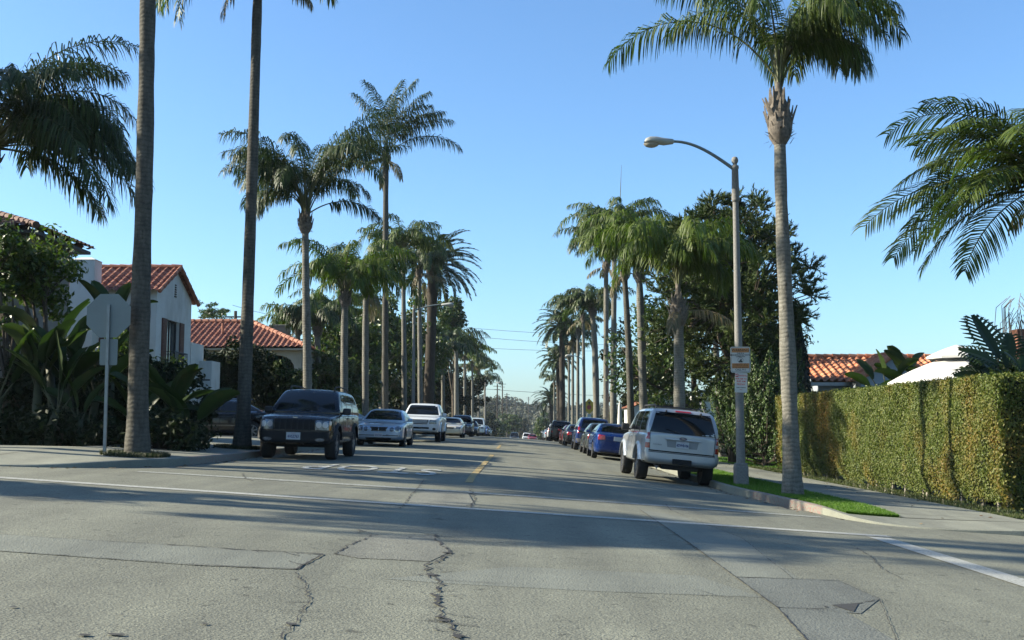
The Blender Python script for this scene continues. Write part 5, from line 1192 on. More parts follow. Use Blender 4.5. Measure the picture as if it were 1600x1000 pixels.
def right_house():
    a = at(1272, 597, 50); b = at(1400, 600, 50); ez = a.z; gz = Gf(14, 50); f = Vector(((a.x + b.x) / 2, 53, gz)); x0, x1 = a.x, b.x + .2
    root = thing('pale_blue_house', 'low pale blue house with orange tiled roof behind the hedge', 'house', f)
    mb = MB(); wall(mb, (x0 + .3, 50.4, gz), X, x1 - x0 + 4, ez - gz, n=-Y); wall(mb, (x0 + .3, 50.4, gz), Y, 6.4, ez - gz, n=-X); mb.quad((x0 + .3, 56.8, gz), (x1 + 4, 56.8, gz), (x1 + 4, 56.8, ez), (x0 + .3, 56.8, ez)); mb.quad((x1 + 4.3, 50.4, gz), (x1 + 4.3, 56.8, gz), (x1 + 4.3, 56.8, ez), (x1 + 4.3, 50.4, ez))
    gx0, gx1, gy = at(1345, 600, 48.4).x, at(1345, 600, 48.4).x + 3.2, 48.4; gm = (gx0 + gx1) / 2; gh = 1.15
    wall(mb, (gx0, gy, gz), X, gx1 - gx0, ez - gz, n=-Y); wall(mb, (gx0, gy, gz), Y, 2.2, ez - gz, n=-X); mb.add([(gx0, gy, ez), (gx1, gy, ez), (gm, gy, ez + gh - .06)], [(0, 1, 2)]); mb.build('wall', M['stucco_blue'], root, world=True)
    rb = MB(); s_ = .36; D = 3.6; V = D * math.hypot(1, s_)
    tile_roof(rb, (x0 - .1, 50, ez), (x1 + 4.5, 50, ez), Vector((0, 1, s_)), V, period=.34, amp=.07); tile_roof(rb, (x1 + 4.5, 57.2, ez), (x0 - .1, 57.2, ez), Vector((0, -1, s_)), V, period=.34)
    top = ez + D * s_ + .1; ridge_cap(rb, (x0 - .15, 53.6, top), (x1 + 4.5, 53.6, top), .12)
    mb2 = MB(); mb2.add([(x0 - .02, 50.1, ez + .02), (x0 - .02, 57.1, ez + .02), (x0 - .02, 53.6, top - .06)], [(0, 1, 2)]); mb2.build('gable', M['stucco_blue'], root, world=True)
    tile_roof(rb, (gx0 - .15, 51.5, ez - .05), (gx0 - .15, gy - .25, ez - .05), Vector((1, 0, gh / 1.6)), 1.75 * math.hypot(1, gh / 1.6), period=.34, amp=.06)
    tile_roof(rb, (gx1 + .15, gy - .25, ez - .05), (gx1 + .15, 51.5, ez - .05), Vector((-1, 0, gh / 1.6)), 1.75 * math.hypot(1, gh / 1.6), period=.34, amp=.06)
    for s, xx in ((1, gx0 - .15), (-1, gx1 + .15)): ridge_cap(rb, (xx, gy - .25, ez), (gm, gy - .25, ez + gh + .1), .09)
    ridge_cap(rb, (gm, gy - .3, ez + gh + .12), (gm, 51.5, ez + gh + .12), .1); rb.build('roof', M['tile_right'], root, world=True)
    fb = MB(); fb.box(((x0 + x1) / 2 + 2, 50.02, ez - .09), (x1 - x0 + 4.4, .06, .16)); fb.build('fascia', M['white_frame'], root, world=True)
right_house()
def small_white_house():
    a = at(990, 640, 68); gz = Gf(10, 68); f = Vector((a.x + 1.8, 70, gz)); root = thing('white_cottage', 'small white gabled cottage glimpsed between the right palms', 'house', f)
    x0, x1, ez = a.x, a.x + 4.2, at(990, 636, 68).z; mb = MB(); wall(mb, (x0, 68, gz), X, x1 - x0, ez - gz, [(1.2, 1.9, 1.0, 2.0)], n=-Y); wall(mb, (x0, 68, gz), Y, 6, ez - gz, n=-X); m = (x0 + x1) / 2
    mb.add([(x0, 68, ez), (x1, 68, ez), (m, 68, ez + .9)], [(0, 1, 2)]); mb.box((x1 + 2.2, 71.5, gz + 2.), (4.3, 6.8, 4.)); mb.build('wall', M['stucco'], root, world=True)
    rb = MB(); tile_roof(rb, (x0 - .2, 74, ez - .08), (x0 - .2, 67.8, ez - .08), Vector((m - x0, 0, .9)), 2.5); tile_roof(rb, (x1 + .2, 67.8, ez - .08), (x1 + .2, 74, ez - .08), Vector((-(x1 - m), 0, .9)), 2.5); rb.build('roof', M['tile'], root, world=True)
    window(root, (x0, 68, gz), X, (1.2, 1.9, 1.0, 2.0), -Y)
small_white_house()

# ================================================================ street furniture
def round_rect(w, h, r, n=5):
    P = []
    for cx, cy, a0 in ((w / 2 - r, h / 2 - r, 0), (-w / 2 + r, h / 2 - r, 90), (-w / 2 + r, -h / 2 + r, 180), (w / 2 - r, -h / 2 + r, 270)):
        for k in range(n + 1): a = R(a0 + 90 * k / n); P.append((cx + r * math.cos(a), cy + r * math.sin(a)))
    return P
def plate(mb, P, y, th, mi=0, cx=0, cz=0):
    """flat outline P in x-z at depth y (front face towards -Y)"""
    n = len(P); v = [(cx + a, y, cz + b) for a, b in P] + [(cx + a, y + th, cz + b) for a, b in P]
    f = [tuple(range(n)), tuple(range(2 * n - 1, n - 1, -1))] + [(k, k + n, (k + 1) % n + n, (k + 1) % n) for k in range(n)]
    mb.add(v, f, mi)
SM = lambda x, y, z: Matrix.Translation((x, y, z)) @ Matrix.Rotation(PI / 2, 4, 'X')
def lamp(px, d, top_py, label, arm_px, arm_py, group=None, main=False):
    f = foot_at(px, d); t = at(px, top_py, d); h = t.z - f.z; root = thing('street_lamp', label, 'street lamp', f, group=group)
    mb = MB(); mb.tube([(0, 0, -.1), (0, 0, .02), (0, 0, h)], [.115, .11, .065], 12); mb.build('pole', M['lamp_pole'], root, smooth=True, angle=40)
    mb = MB(); mb.rbox((0, 0, .20), (.31, .31, .50), .04); mb.rbox((0, 0, .47), (.28, .28, .07), .03); mb.build('base', M['lamp_pole'], root)
    mb = MB(); mb.lathe([(.085, h - .9), (.095, h - .85), (.08, h - .1), (.095, h - .08), (.09, h - .02), (.045, h), (.05, h + .03), (.08, h + .08), (.085, h + .13), (.06, h + .19), (.01, h + .21)], 12); mb.build('finial', M['lamp_arm'] if False else M['lamp_pole'], root, smooth=True)
    e = at(arm_px, arm_py, d); ex, ez = e.x - f.x, e.z - f.z; hz = h - .12; P = []
    for k in range(15):
        q = k / 14; P.append((ex * q, 0, hz + (ez - hz) * math.sin(q * PI / 2) ** 1.0))
    mb = MB(); mb.tube(P, [.045 - .012 * k / 14 for k in range(15)], 8); mb.build('arm', M['lamp_arm'], root, smooth=True)
    s = -1 if ex < 0 else 1; hd = MB(); L_ = .72
    rows = []
    for (q, wy, zt, zb) in ((0, .04, .035, -.03), (.05, .075, .06, -.07), (.35, .11, .085, -.10), (.6, .15, .12, -.06), (.8, .16, .12, -.055), (.95, .12, .08, -.05), (1, .05, .01, -.045)):
        ring = []
        for a in range(13):
            an = 2 * PI * a / 12; y_ = wy * math.cos(an); z_ = (zt if math.sin(an) > 0 else -zb) * math.sin(an); ring.append((ex + s * q * L_ - s * .02, y_, ez + z_))
        rows.append(ring)
    hd.grid(rows); hb = hd.build('lamp_head', M['lamp_head'], root, smooth=True)
    ln = MB(); rows = []
    for k in range(6):
        b = PI / 2 * k / 5; rows.append([(ex + s * L_ * .74 + .19 * math.cos(b) * math.cos(2 * PI * a / 14), .125 * math.cos(b) * math.sin(2 * PI * a / 14), ez - .055 - .10 * math.sin(b)) for a in range(15)])
    ln.grid(rows); ln.build('lens', M['lens'], hb, smooth=True)
    return root, f
lp_root, lp_f = lamp(1157, 25.8, 258, 'grey concrete lamp post with curved arm beside the silver car, signs fixed on it', 1052, 221)
LG = 'street lamps farther down the street'
lamp(645, 62, 482, 'lamp post standing among the left palms, arm over the street', 690, 476, LG)
lamp(758, 150, 600, 'small far lamp post at the end of the left palm row', 775, 598, LG)
lamp(912, 92, 560, 'lamp post hidden among the thin right palm trunks', 896, 556, LG)
# neighbourhood warning sign and parking sign on the lamp post
def lamp_signs():
    x, y = lp_f.x - .0, lp_f.y - .15; c = at(1157, 562, y); w_, h_ = .46, .61
    root = thing('warning_sign', 'orange and white WARNING sign fixed high on the lamp post', 'sign', (c.x, y, c.z)); root.rotation_euler = (0, 0, R(-2))
    mb = MB(); plate(mb, round_rect(w_, h_, .04), 0, .006); mb.build('panel', M['white_sign'], root)
    mb = MB(); plate(mb, round_rect(w_ - .035, h_ - .035, .03), -.0018, .0015); mb.build('border_line', M['black_ink'], root)
    mb = MB(); plate(mb, round_rect(w_ - .048, h_ - .048, .026), -.0034, .0015); mb.build('field', M['white_sign'], root)
    mb = MB(); plate(mb, [(-.2, -.05), (.2, -.05), (.2, .05), (-.2, .05)], -.005, .0015, cz=.22); mb.build('band', M['orange_sign'], root); mb = MB(); plate(mb, [(-.2, -.06), (.2, -.06), (.2, .06), (-.2, .06)], -.005, .0015, cz=-.145); mb.build('band', M['orange_sign'], root)
    for s, z, sz in (('WARNING', .222, .085), ('THIS IS A', .148, .042), ('NEIGHBORHOOD WATCH', .108, .040), ('COMMUNITY', .070, .036), ('WE IMMEDIATELY REPORT', -.108, .031), ('ALL SUSPICIOUS ACTIVITIES', -.145, .028), ('TO OUR POLICE DEPARTMENT', -.180, .027), ('CALL 911', -.238, .062)):
        text_mesh(s, sz, M['black_ink'], SM(0, -.0068, z), parent=root, bold=.0012)
    mb = MB(); ring = []
    for k in range(24):
        a = 2 * PI * k / 24; b = 2 * PI * (k + 1) / 24
        mb.quad((.066 * math.cos(a), -.006, -.012 + .066 * math.sin(a)), (.066 * math.cos(b), -.006, -.012 + .066 * math.sin(b)), (.060 * math.cos(b), -.006, -.012 + .060 * math.sin(b)), (.060 * math.cos(a), -.006, -.012 + .060 * math.sin(a)))
    plate(mb, [(-.046, -.046), (.046, -.046), (.042, -.02), (.02, .0), (.004, .01), (-.02, -.005), (-.04, -.025)], -.0062, .001, cz=-.012); plate(mb, [(-.005, .005), (.022, .0), (.028, .02), (.018, .036), (.002, .03)], -.0064, .001, cz=-.012); mb.build('emblem', M['black_ink'], root)
    c2 = at(1158, 598, y); r2 = thing('parking_sign', 'small white no parking sign hanging under the warning sign', 'sign', (c2.x, y, c2.z)); r2.rotation_euler = (0, R(2), R(-3)); w2, h2 = .29, .46
    mb = MB(); plate(mb, round_rect(w2, h2, .025), 0, .005); mb.build('panel', M['white_sign'], r2)
    for s, z, sz, m_ in (('PARKING', .165, .052, 'red_ink'), ('4:00 AM TO', .09, .052, 'red_ink'), ('8:00 AM', .03, .06, 'red_ink'), ('FRIDAY', -.04, .06, 'red_ink'), ('STREET SWEEPING', -.115, .026, 'black_ink'), ('ONLY', -.165, .024, 'red_ink')):
        text_mesh(s, sz, M[m_], SM(.028 if s == 'PARKING' else 0, -.003, z), parent=r2, bold=.001)
    text_mesh('NO', .05, M['red_ink'], SM(-.105, -.003, .19), parent=r2, bold=.002); mb = MB(); plate(mb, round_rect(.07, .022, .005), -.002, .0015, cx=-.1, cz=.145); mb.build('symbol', M['red_ink'], r2)
lamp_signs()
def stop_back():
    f = gp(163, 720, .03); f = Vector((f.x, f.y, Gf(f.x, f.y) + float(dips(f.x, f.y)))); d = f.y
    root = thing('stop_sign', 'grey metal back of an octagonal stop sign on a leaning post', 'sign', f)
    c = at(169, 493, d) - f; t = at(170, 476, d) - f; mb = MB(); mb.box(((0 + t.x) / 2, 0, t.z / 2 - .05), (.055, .04, math.hypot(t.x, t.z) + .1), rot=Matrix.Rotation(math.atan2(t.x, t.z), 3, 'Y')); 
    mb.build('post', M['galv'], root)
    a_ = .42; P = [(a_ / math.cos(PI / 8) * math.cos(R(22.5 + 45 * k)), a_ / math.cos(PI / 8) * math.sin(R(22.5 + 45 * k))) for k in range(8)]
    mb = MB(); plate(mb, P, .025, .004, cx=c.x, cz=c.z); mb.build('sign_plate', M['sign_back'], root)
    P2_ = [(x * .93, z * .93) for x, z in P]; mb = MB(); plate(mb, P, .0292, .001, cx=c.x, cz=c.z); mb.build('sign_face', M['red_ink'], root)
    c2 = at(169, 550, d) - f; mb = MB(); plate(mb, round_rect(.34, .5, .03), .025, .004, cx=c2.x, cz=c2.z); mb.build('lower_plate', M['sign_back'], root)
    mb = MB()
    for zz in (c.z + .16, c.z - .16, c2.z + .15, c2.z - .15): mb.tube([(t.x * zz / t.z, -.03, zz), (t.x * zz / t.z, -.018, zz)], .012, 6)
    mb.build('bolt', M['galv'], root)
    text_mesh('STOP', .3, M['white_sign'], Matrix.Translation((c.x, .031, c.z)) @ Matrix.Rotation(PI, 4, 'Z') @ Matrix.Rotation(PI / 2, 4, 'X'), parent=root)
stop_back()
def ahead_sign():
    f = foot_at(921, 102); c = at(919, 635, 102) - f; root = thing('warning_sign', 'yellow diamond stop-ahead sign with red octagon and arrow on the right kerb', 'sign', f); root.location = f
    mb = MB(); mb.box((0, 0, (c.z + .5) / 2), (.06, .06, c.z + .5)); mb.build('post', M['galv'], root)
    q = .74; mb = MB(); plate(mb, [(q, 0), (0, q), (-q, 0), (0, -q)], -.06, .01, cz=c.z); mb.build('panel', M['yellow_sign'], root)
    P = [(.22 * math.cos(R(22.5 + 45 * k)), .22 * math.sin(R(22.5 + 45 * k))) for k in range(8)]; mb = MB(); plate(mb, P, -.066, .004, cz=c.z - .08); mb.build('symbol', M['red_ink'], root)
    mb = MB(); plate(mb, [(-.05, .17), (.05, .17), (.05, .3), (.14, .3), (0, .48), (-.14, .3), (-.05, .3)], -.066, .004, cz=c.z); mb.build('arrow', M['black_ink'], root)
    mb = MB(); plate(mb, round_rect(.36, .48, .03), -.05, .006, cz=c.z - .95); mb.build('lower_plate', M['white_sign'], root)
ahead_sign()
f = foot_at(969, 60, ); c = at(970, 627, 60); root = thing('garden_parasol', 'closed cream parasol standing in a front garden between right palms', 'parasol', f)
mb = MB(); hh = c.z - f.z; mb.lathe([(.03, 0), (.03, hh * .25), (.16, hh * .28), (.17, hh * .4), (.09, hh * .9), (.02, hh)], 10); mb.build('parasol', M['canvas'], root, smooth=True)
# utility poles and wires across the far street
up_ = []
PG = 'utility poles at the far end of the street'
for i, (px, d, y, la) in enumerate(((785, 330, 597, 'tallest utility pole far down the street'), (777, 300, 600, 'utility pole left of the tallest far pole'), (792, 420, 614, 'thin far utility pole right of the tallest one'), (805, 520, 620, 'tiny utility pole on the wooded hill'), (826, 540, 620, 'tiny utility pole near the middle of the hill'), (363, 110, 486, 'utility pole showing above the roof with arches'))):
    f = foot_at(px, d); t = at(px, y, d); root = thing('utility_pole', la, 'utility pole', f, group=PG if i < 5 else None)
    mb = MB(); mb.tube([(0, 0, -1), (0, 0, t.z - f.z)], [.22, .16], 8); mb.build('pole', M['wood_pole'], root)
    mb = MB(); mb.box((0, 0, t.z - f.z - .6), (2.2, .12, .14)); mb.box((0, 0, t.z - f.z - 1.5), (1.6, .12, .12)); mb.build('crossarm', M['wood_pole'], root)
for i, (d, a, b, r_, la) in enumerate(((210, (735, 513), (850, 521), .03, 'highest power line crossing over the far street'), (215, (735, 526), (850, 535), .03, 'second power line crossing over the far street'), (220, (735, 543), (850, 548), .03, 'third power line crossing over the far street'), (300, (745, 607), (860, 615), .05, 'power line crossing just above the wooded hill'), (280, (745, 629), (860, 637), .06, 'thick dark cable crossing in front of the hill'), (110, (363, 489), (600, 513), .02, 'thin wire running above the tiled roof to the right'))):
    A, B = at(*a, d), at(*b, d); D = (B - A)
    A2, B2 = A - D * 1.2 * (i < 5), B + D * 1.2 * (i < 5)
    mb = MB(); P = [A2.lerp(B2, k / 12) - Vector((0, 0, .8 * 4 * (k / 12) * (1 - k / 12))) + Vector((0, 0, .8)) for k in range(13)]; mb.tube(P, r_, 4)
    tag(mb.build('power_line', M['wire']), la, 'power line', 'power lines over the far street' if i < 5 else None)
# ================================================================ vehicles (local axes: front towards -Y, ground at z = 0)
M['tyre'] = plain('tyre_rubber', (.018, .018, .019), .85, var=.2, vs=20)
M['alloy'] = plain('alloy_rim', (.42, .43, .44), .3, metal=.85, var=.05)
M['alloy_dull'] = plain('dull_rim', (.22, .22, .23), .4, metal=.7)
M['chrome'] = plain('chrome_trim', (.65, .66, .68), .12, metal=1, var=.02)
M['black_plastic'] = plain('black_plastic', (.022, .022, .024), .6)
M['under'] = plain('dark_underbody', (.012, .012, .012), .9)
M['tint'] = plain('tinted_glass', (.006, .008, .010), .04, spec=.45, coat=0, var=.3, vs=1.5)
M['seat'] = plain('grey_seats', (.12, .12, .12), .8)
M['headlamp'] = plain('headlamp_glass', (.17, .20, .23), .1, metal=.3, coat=1, var=.6, vs=16)
M['amber'] = plain('amber_lens', (.65, .22, .03), .2, coat=1)
M['red_lens'] = plain('red_lens', (.42, .012, .015), .15, coat=1, var=.25, vs=14)
M['clear_lens'] = plain('clear_lens', (.55, .5, .5), .15, coat=1)
M['plate_m'] = plain('number_plate', (.62, .64, .66), .5, var=.04)
M['ink_blue'] = plain('plate_ink', (.03, .04, .16), .6)
def clear_glass():
    m, nt, b = newmat('windscreen_glass')
    tr = nt.nodes.new('ShaderNodeBsdfTransparent'); tr.inputs[0].default_value = (.35, .40, .40, 1)
    gl = nt.nodes.new('ShaderNodeBsdfGlossy'); gl.inputs['Roughness'].default_value = .03
    fr = nt.nodes.new('ShaderNodeFresnel'); fr.inputs[0].default_value = 1.55
    mx = nt.nodes.new('ShaderNodeMixShader'); nt.links.new(fr.outputs[0], mx.inputs[0]); nt.links.new(tr.outputs[0], mx.inputs[1]); nt.links.new(gl.outputs[0], mx.inputs[2])
    nt.links.new(mx.outputs[0], nt.nodes['Material Output'].inputs[0]); return m
def carpaint(name, c, metal=.55, rough=.28, coat=.8):
    m, nt, b = newmat(name); co = coords(nt)
    f = noise(nt, co, 1.6, 3); b.inputs['Metallic'].default_value = metal; b.inputs['Coat Weight'].default_value = coat; b.inputs['Specular IOR Level'].default_value = .3; b.inputs['Coat Roughness'].default_value = .03
    nt.links.new(ramp(nt, f, [(.3, tuple(x * .94 for x in c)), (.7, c)]), b.inputs['Base Color'])
    nt.links.new(ramp(nt, noise(nt, co, 3, 5, .6), [(.3, (rough,) * 3), (.8, (rough + .16,) * 3)]), b.inputs['Roughness'])
    return m
def bm_from(mbx):
    bm = bmesh.new(); vs = []
    for V in mbx.V: vs += [bm.verts.new(tuple(v)) for v in V]
    for F_ in mbx.F:
        for f in F_:
            try: bm.faces.new([vs[i] for i in f])
            except ValueError: pass
    bmesh.ops.recalc_face_normals(bm, faces=bm.faces[:]); return bm
def loft(rows):
    """closed shell through half-sections (list of (x,z) from bottom centre to top centre) at each y"""
    mb = MB(); R_ = []
    for y, half in rows:
        ring = [(x, y, z) for x, z in half] + [(-x, y, z) for x, z in half[::-1][1:-1]]
        R_.append(ring)
    n = len(R_[0]); V = [p for r in R_ for p in r]
    F_ = [(i * n + k, i * n + (k + 1) % n, (i + 1) * n + (k + 1) % n, (i + 1) * n + k) for i in range(len(R_) - 1) for k in range(n)]
    h = n // 2
    for i in (0, len(R_) - 1):                      # end caps as strips between the two sides
        o = i * n
        for k in range(h): 
            a, b = o + k, o + k + 1; c, d = o + (n - k - 1) % n, o + (n - k) % n
            q = [a, b, c, d]; u = []
            for t in q:
                if t not in u: u.append(t)
            if len(u) >= 3: F_.append(tuple(u))
    mb.add(V, F_); return mb
class Car:
    def __init__(s, label, cat, x, y, facing, sp, name='parked_car', group=None, rotz=0.):
        s.sp = sp; L, W, H = sp['L'], sp['W'], sp['H']; s.front = -L / 2
        z = Gf(x, y); gx = (Gf(x + .6, y) - Gf(x - .6, y)) / 1.2; gy = (Gf(x, y + 1.3) - Gf(x, y - 1.3)) / 2.6
        up = Vector((-gx, -gy, 1)).normalized(); fy = Vector((math.sin(facing + rotz) * -1, math.cos(facing + rotz), 0)); fy = (fy - up * fy.dot(up)).normalized(); fx = fy.cross(up)
        m3 = Matrix((tuple(fx), tuple(fy), tuple(up))).transposed()
        s.root = thing(name, label, cat, (x, y, z), group=group, rot=m3.to_euler())
        hw = W / 2; zb = sp.get('zb', .25)
        # lower body
        rows = []
        for (yy, wf, zt, zbb) in sp['low']:
            w_ = hw * wf; zbt = max(zb, zbb); hh = zt - zbt; sh = sp.get('shoulder', .10)
            rows.append((yy, [(0, zbt), (.82 * w_, zbt), (.95 * w_, zbt + .03), (.985 * w_, zbt + .12 * hh + .02), (w_, zbt + .45 * hh), (.99 * w_, zt - sh - .05 * hh), (.955 * w_, zt - sh * .35), (.88 * w_, zt - .005), (.5 * w_, zt + .012), (0, zt + sp.get('crown', .02))]))
        bm = bm_from(loft(rows))
        # glasshouse
        g = sp['gh']; rows = []; wb, wt = hw * g['wb'], hw * g['wt']; zl = g['belt']
        for (yy, zz) in g['line']:
            q = (zz - zl) / (g['roof'] - zl); w_ = wb + (wt - wb) * q; hh = zz - zl
            rows.append((yy, [(0, zl - .12), (wb * .9, zl - .12), (wb, zl - .02), (wb + (w_ - wb) * .5 + .012 * q, zl + hh * .5), (w_ + .004, zl + hh * .86), (w_ - .035 * q, zl + hh * .965), (w_ - .13 * q - .02, zz + .0), (w_ * .5, zz + .016 * q), (0, zz + .022 * q)]))
        b2 = bm_from(loft(rows)); me = bpy.data.meshes.new('t'); b2.to_mesh(me); bm.from_mesh(me); bpy.data.meshes.remove(me); b2.free()
        me = bpy.data.meshes.new('body'); bm.to_mesh(me); bm.free()
        ob = bpy.data.objects.new('body', me); COL.objects.link(ob)
        md = ob.modifiers.new('s', 'SUBSURF'); md.levels = 2; md.render_levels = 2
        # wheel housings are cut out of the shell
        wr = sp['wr']; cut = MB(); s.axles = sp['axles']
        for ay in s.axles:
            for sx in (-1, 1): cut.lathe([(wr + .075, sx * (hw - .30)), (wr + .075, sx * (hw + .2))] if sx > 0 else [(wr + .075, -(hw + .2)), (wr + .075, -(hw - .30))], 28, (0, ay, wr + .02), axis='X', mi=0)
        cbm = bm_from(cut); cme = bpy.data.meshes.new('c'); cbm.to_mesh(cme); cbm.free(); co_ = bpy.data.objects.new('c', cme); COL.objects.link(co_); cme.materials.append(M['under'])
        me.materials.append(sp['paint']); me.materials.append(M['under'])
        if not sp.get('plainbody'):
            bo = ob.modifiers.new('b', 'BOOLEAN'); bo.object = co_; bo.operation = 'DIFFERENCE'; bo.solver = 'EXACT'; bo.use_self = True
            try: bo.material_mode = 'TRANSFER'
            except Exception: pass
        bpy.context.view_layer.update(); dg = bpy.context.evaluated_depsgraph_get(); ev = bpy.data.meshes.new_from_object(ob.evaluated_get(dg))
        ob.modifiers.clear(); old = ob.data; ob.data = ev; ev.name = 'body'; bpy.data.objects.remove(co_)
        ev.polygons.foreach_set('use_smooth', np.ones(len(ev.polygons), bool)); ev.set_sharp_from_angle(angle=R(42))
        ob.parent = s.root; s.body = ob
        s.bvh = BVHTree.FromPolygons([v.co.copy() for v in ev.vertices], [tuple(p.vertices) for p in ev.polygons])
        ub = MB(); ub.rbox((0, (s.axles[0] + s.axles[1]) / 2, zb + .02), (W - .5, L * .72, .18), .03)
        for ay in s.axles: ub.tube([(-hw + .2, ay, wr), (hw - .2, ay, wr)], .05, 8)
        s.under = ub.build('underbody', M['under'], s.root)
        for ay in s.axles:
            for sx in (-1, 1): s.wheel(sx * (hw - .012), ay, wr, sx)
    def wheel(s, x, y, r, sx):
        tw = s.sp.get('tw', .22); rr = r * s.sp.get('rimr', .66); mb = MB(); mb.lathe([(rr * .98, x - sx * tw * a) for a in (.92,)] + [(rr * 1.0, x - sx * tw * .95), (r * .93, x - sx * tw), (r, x - sx * tw * .85), (r, x - sx * tw * .15), (r * .95, x), (rr * 1.05, x + sx * .004), (rr * .98, x - sx * .02)], 28, (0, y, r), axis='X')
        w = MB(); w.lathe([(rr * .99, x - sx * tw * .9), (rr * .99, x - sx * .015), (rr * .92, x - sx * .012), (rr * .88, x - sx * .05), (.02, x - sx * .055)], 28, (0, y, r), axis='X')
        for k in range(s.sp.get('spokes', 5)):
            a = 2 * PI * k / s.sp.get('spokes', 5) + .3
            w.box((x - sx * .03, y + math.cos(a) * rr * .5, r + math.sin(a) * rr * .5), (.035, rr * .9, rr * .24), rot=Matrix.Rotation(a, 3, 'X'))
        w.lathe([(rr * .22, x - sx * .05), (rr * .2, x - sx * .002), (.01, x + sx * .002)] if sx > 0 else [(rr * .22, x - sx * .05), (rr * .2, x - sx * .002), (.01, x + sx * .002)], 14, (0, y, r), axis='X')
        o = w.build('wheel', s.sp.get('rim', M['alloy']), s.root, smooth=True, angle=35); mb.build('tyre', M['tyre'], o, smooth=True, angle=40)
    def hit(s, a, b, side, far=6):
        """surface point seen along one axis: side F, B (a = x, b = z), R, L (a = y, b = z), T (a = x, b = y)"""
        o, d = {'F': ((a, -far, b), (0, 1, 0)), 'B': ((a, far, b), (0, -1, 0)), 'R': ((far, a, b), (-1, 0, 0)), 'L': ((-far, a, b), (1, 0, 0)), 'T': ((a, b, far), (0, 0, -1))}[side]
        h = s.bvh.ray_cast(Vector(o), Vector(d)); return h[0], Vector(d)
    def patch(s, name, corners, side, mat, off=.006, res=(8, 6), shape=None, parent=None, th=.03, both=False, mirror_x=False):
        """a thin shell lying on the body: corners (a, b) bottom-left, bottom-right, top-right, top-left"""
        mb = MB(); nu, nv = res; rows = []
        for j in range(nv + 1):
            r_ = []
            for i in range(nu + 1):
                u, v = i / nu, j / nv
                if shape == 'ellipse':
                    uu, vv = u * 2 - 1, v * 2 - 1; x_ = uu * math.sqrt(max(0, 1 - vv * vv / 2)); y_ = vv * math.sqrt(max(0, 1 - uu * uu / 2)); u, v = (x_ + 1) / 2, (y_ + 1) / 2
                c0, c1, c2, c3 = [Vector(c) for c in corners]; p = (c0 * (1 - u) + c1 * u) * (1 - v) + (c3 * (1 - u) + c2 * u) * v
                h, d = s.hit(p.x, p.y, side); cen = (c0 + c1 + c2 + c3) / 4; kk = 0
                while h is None and kk < 24: kk += 1; p = p.lerp(cen, .06); h, d = s.hit(p.x, p.y, side)
                if h is None: h = r_[-1] if r_ else (rows[-1][i] if rows else Vector((0, 0, s.sp['wr'])))
                r_.append(h - d * off)
            rows.append(r_)
        d = {'F': Vector((0, 1, 0)), 'B': Vector((0, -1, 0)), 'R': Vector((-1, 0, 0)), 'L': Vector((1, 0, 0)), 'T': Vector((0, 0, -1))}[side]
        mb.grid([[tuple(p) for p in r] for r in rows])
        ed = rows[0] + [r[-1] for r in rows[1:]] + rows[-1][::-1][1:] + [r[0] for r in rows[::-1][1:-1]]
        ed = ed + [ed[0]]; mb.grid([[tuple(p) for p in ed], [tuple(p + d * th) for p in ed]])
        return mb.build(name, mat, parent or s.root, smooth=True, angle=50)
    def glass(s, tint, ws, rw, sides, backs=True, shade=None):
        s.patch('windscreen', ws, 'F', tint, off=.004, res=(12, 8)); 
        if rw: s.patch('rear_window', rw, 'B', tint, off=.004, res=(12, 8))
        for c in sides:
            for sd in ('R', 'L'): s.patch('side_window', c, sd, tint, off=.005, res=(6, 6))
    def mirror(s, y, z, x=None, mat=None, size=(.20, .12, .15)):
        hw = s.sp['W'] / 2
        for sx in (-1, 1):
            mb = MB(); mb.rbox((sx * (hw + .07), y, z), size, .04); mb.box((sx * (hw - .04), y + .02, z - .05), (.12, .05, .05)); mb.build('side_mirror', mat or s.sp['paint'], s.root, smooth=True, angle=40)
    def plate(s, z, side, text=None, x=0, size=(.31, .16)):
        h, d = s.hit(x, z, side); o = MB(); y = h.y - d.y * .02; o.rbox((x, y, z), (size[0], .012, size[1]), .004); p = o.build('number_plate', M['plate_m'], s.root)
        if text:
            r = Matrix.Rotation(PI / 2, 4, 'X') if side == 'F' else Matrix.Rotation(PI, 4, 'Z') @ Matrix.Rotation(PI / 2, 4, 'X')
            text_mesh(text, .066, M['ink_blue'], Matrix.Translation((x, y - d.y * .009, z - .012)) @ r, parent=p, bold=.002, sy=1.35); text_mesh('California', .028, M['red_ink'], Matrix.Translation((x, y - d.y * .009, z + .058)) @ r, parent=p)
        return p
    def wbox(s, name, c, size, mat, r=.02, parent=None, rot=None):
        mb = MB(); mb.rbox(c, size, r, rot=rot); return mb.build(name, mat, parent or s.root, smooth=True, angle=40)
    def flare(s, mat, out=.03, w=.09, name='fender_flare'):
        hw = s.sp['W'] / 2; wr = s.sp['wr']
        for ay in s.axles:
            for sx in (-1, 1):
                mb = MB(); rows = []
                for k in range(17):
                    a = R(10 + 160 * k / 16); r0_, r1_ = wr + .06, wr + .06 + w; c, sn = math.cos(a), math.sin(a); zc = wr + .02
                    rows.append([(sx * (hw - .08), ay + r0_ * c, zc + r0_ * sn), (sx * (hw + out), ay + r0_ * c, zc + r0_ * sn), (sx * (hw + out), ay + (r0_ + w * .5) * c, zc + (r0_ + w * .5) * sn), (sx * (hw - .04), ay + r1_ * 1.04 * c, zc + r1_ * 1.04 * sn)])
                mb.grid(rows); mb.build(name, mat, s.root, smooth=True, angle=60)
    def seam(s, y0, y1, z0, z1):
        for sd in ('R', 'L'): s.patch('door_seam', ((y0, z0), (y1, z0), (y1, z1), (y0, z1)), sd, M['under'], off=.002, res=(1, 6), th=.01)
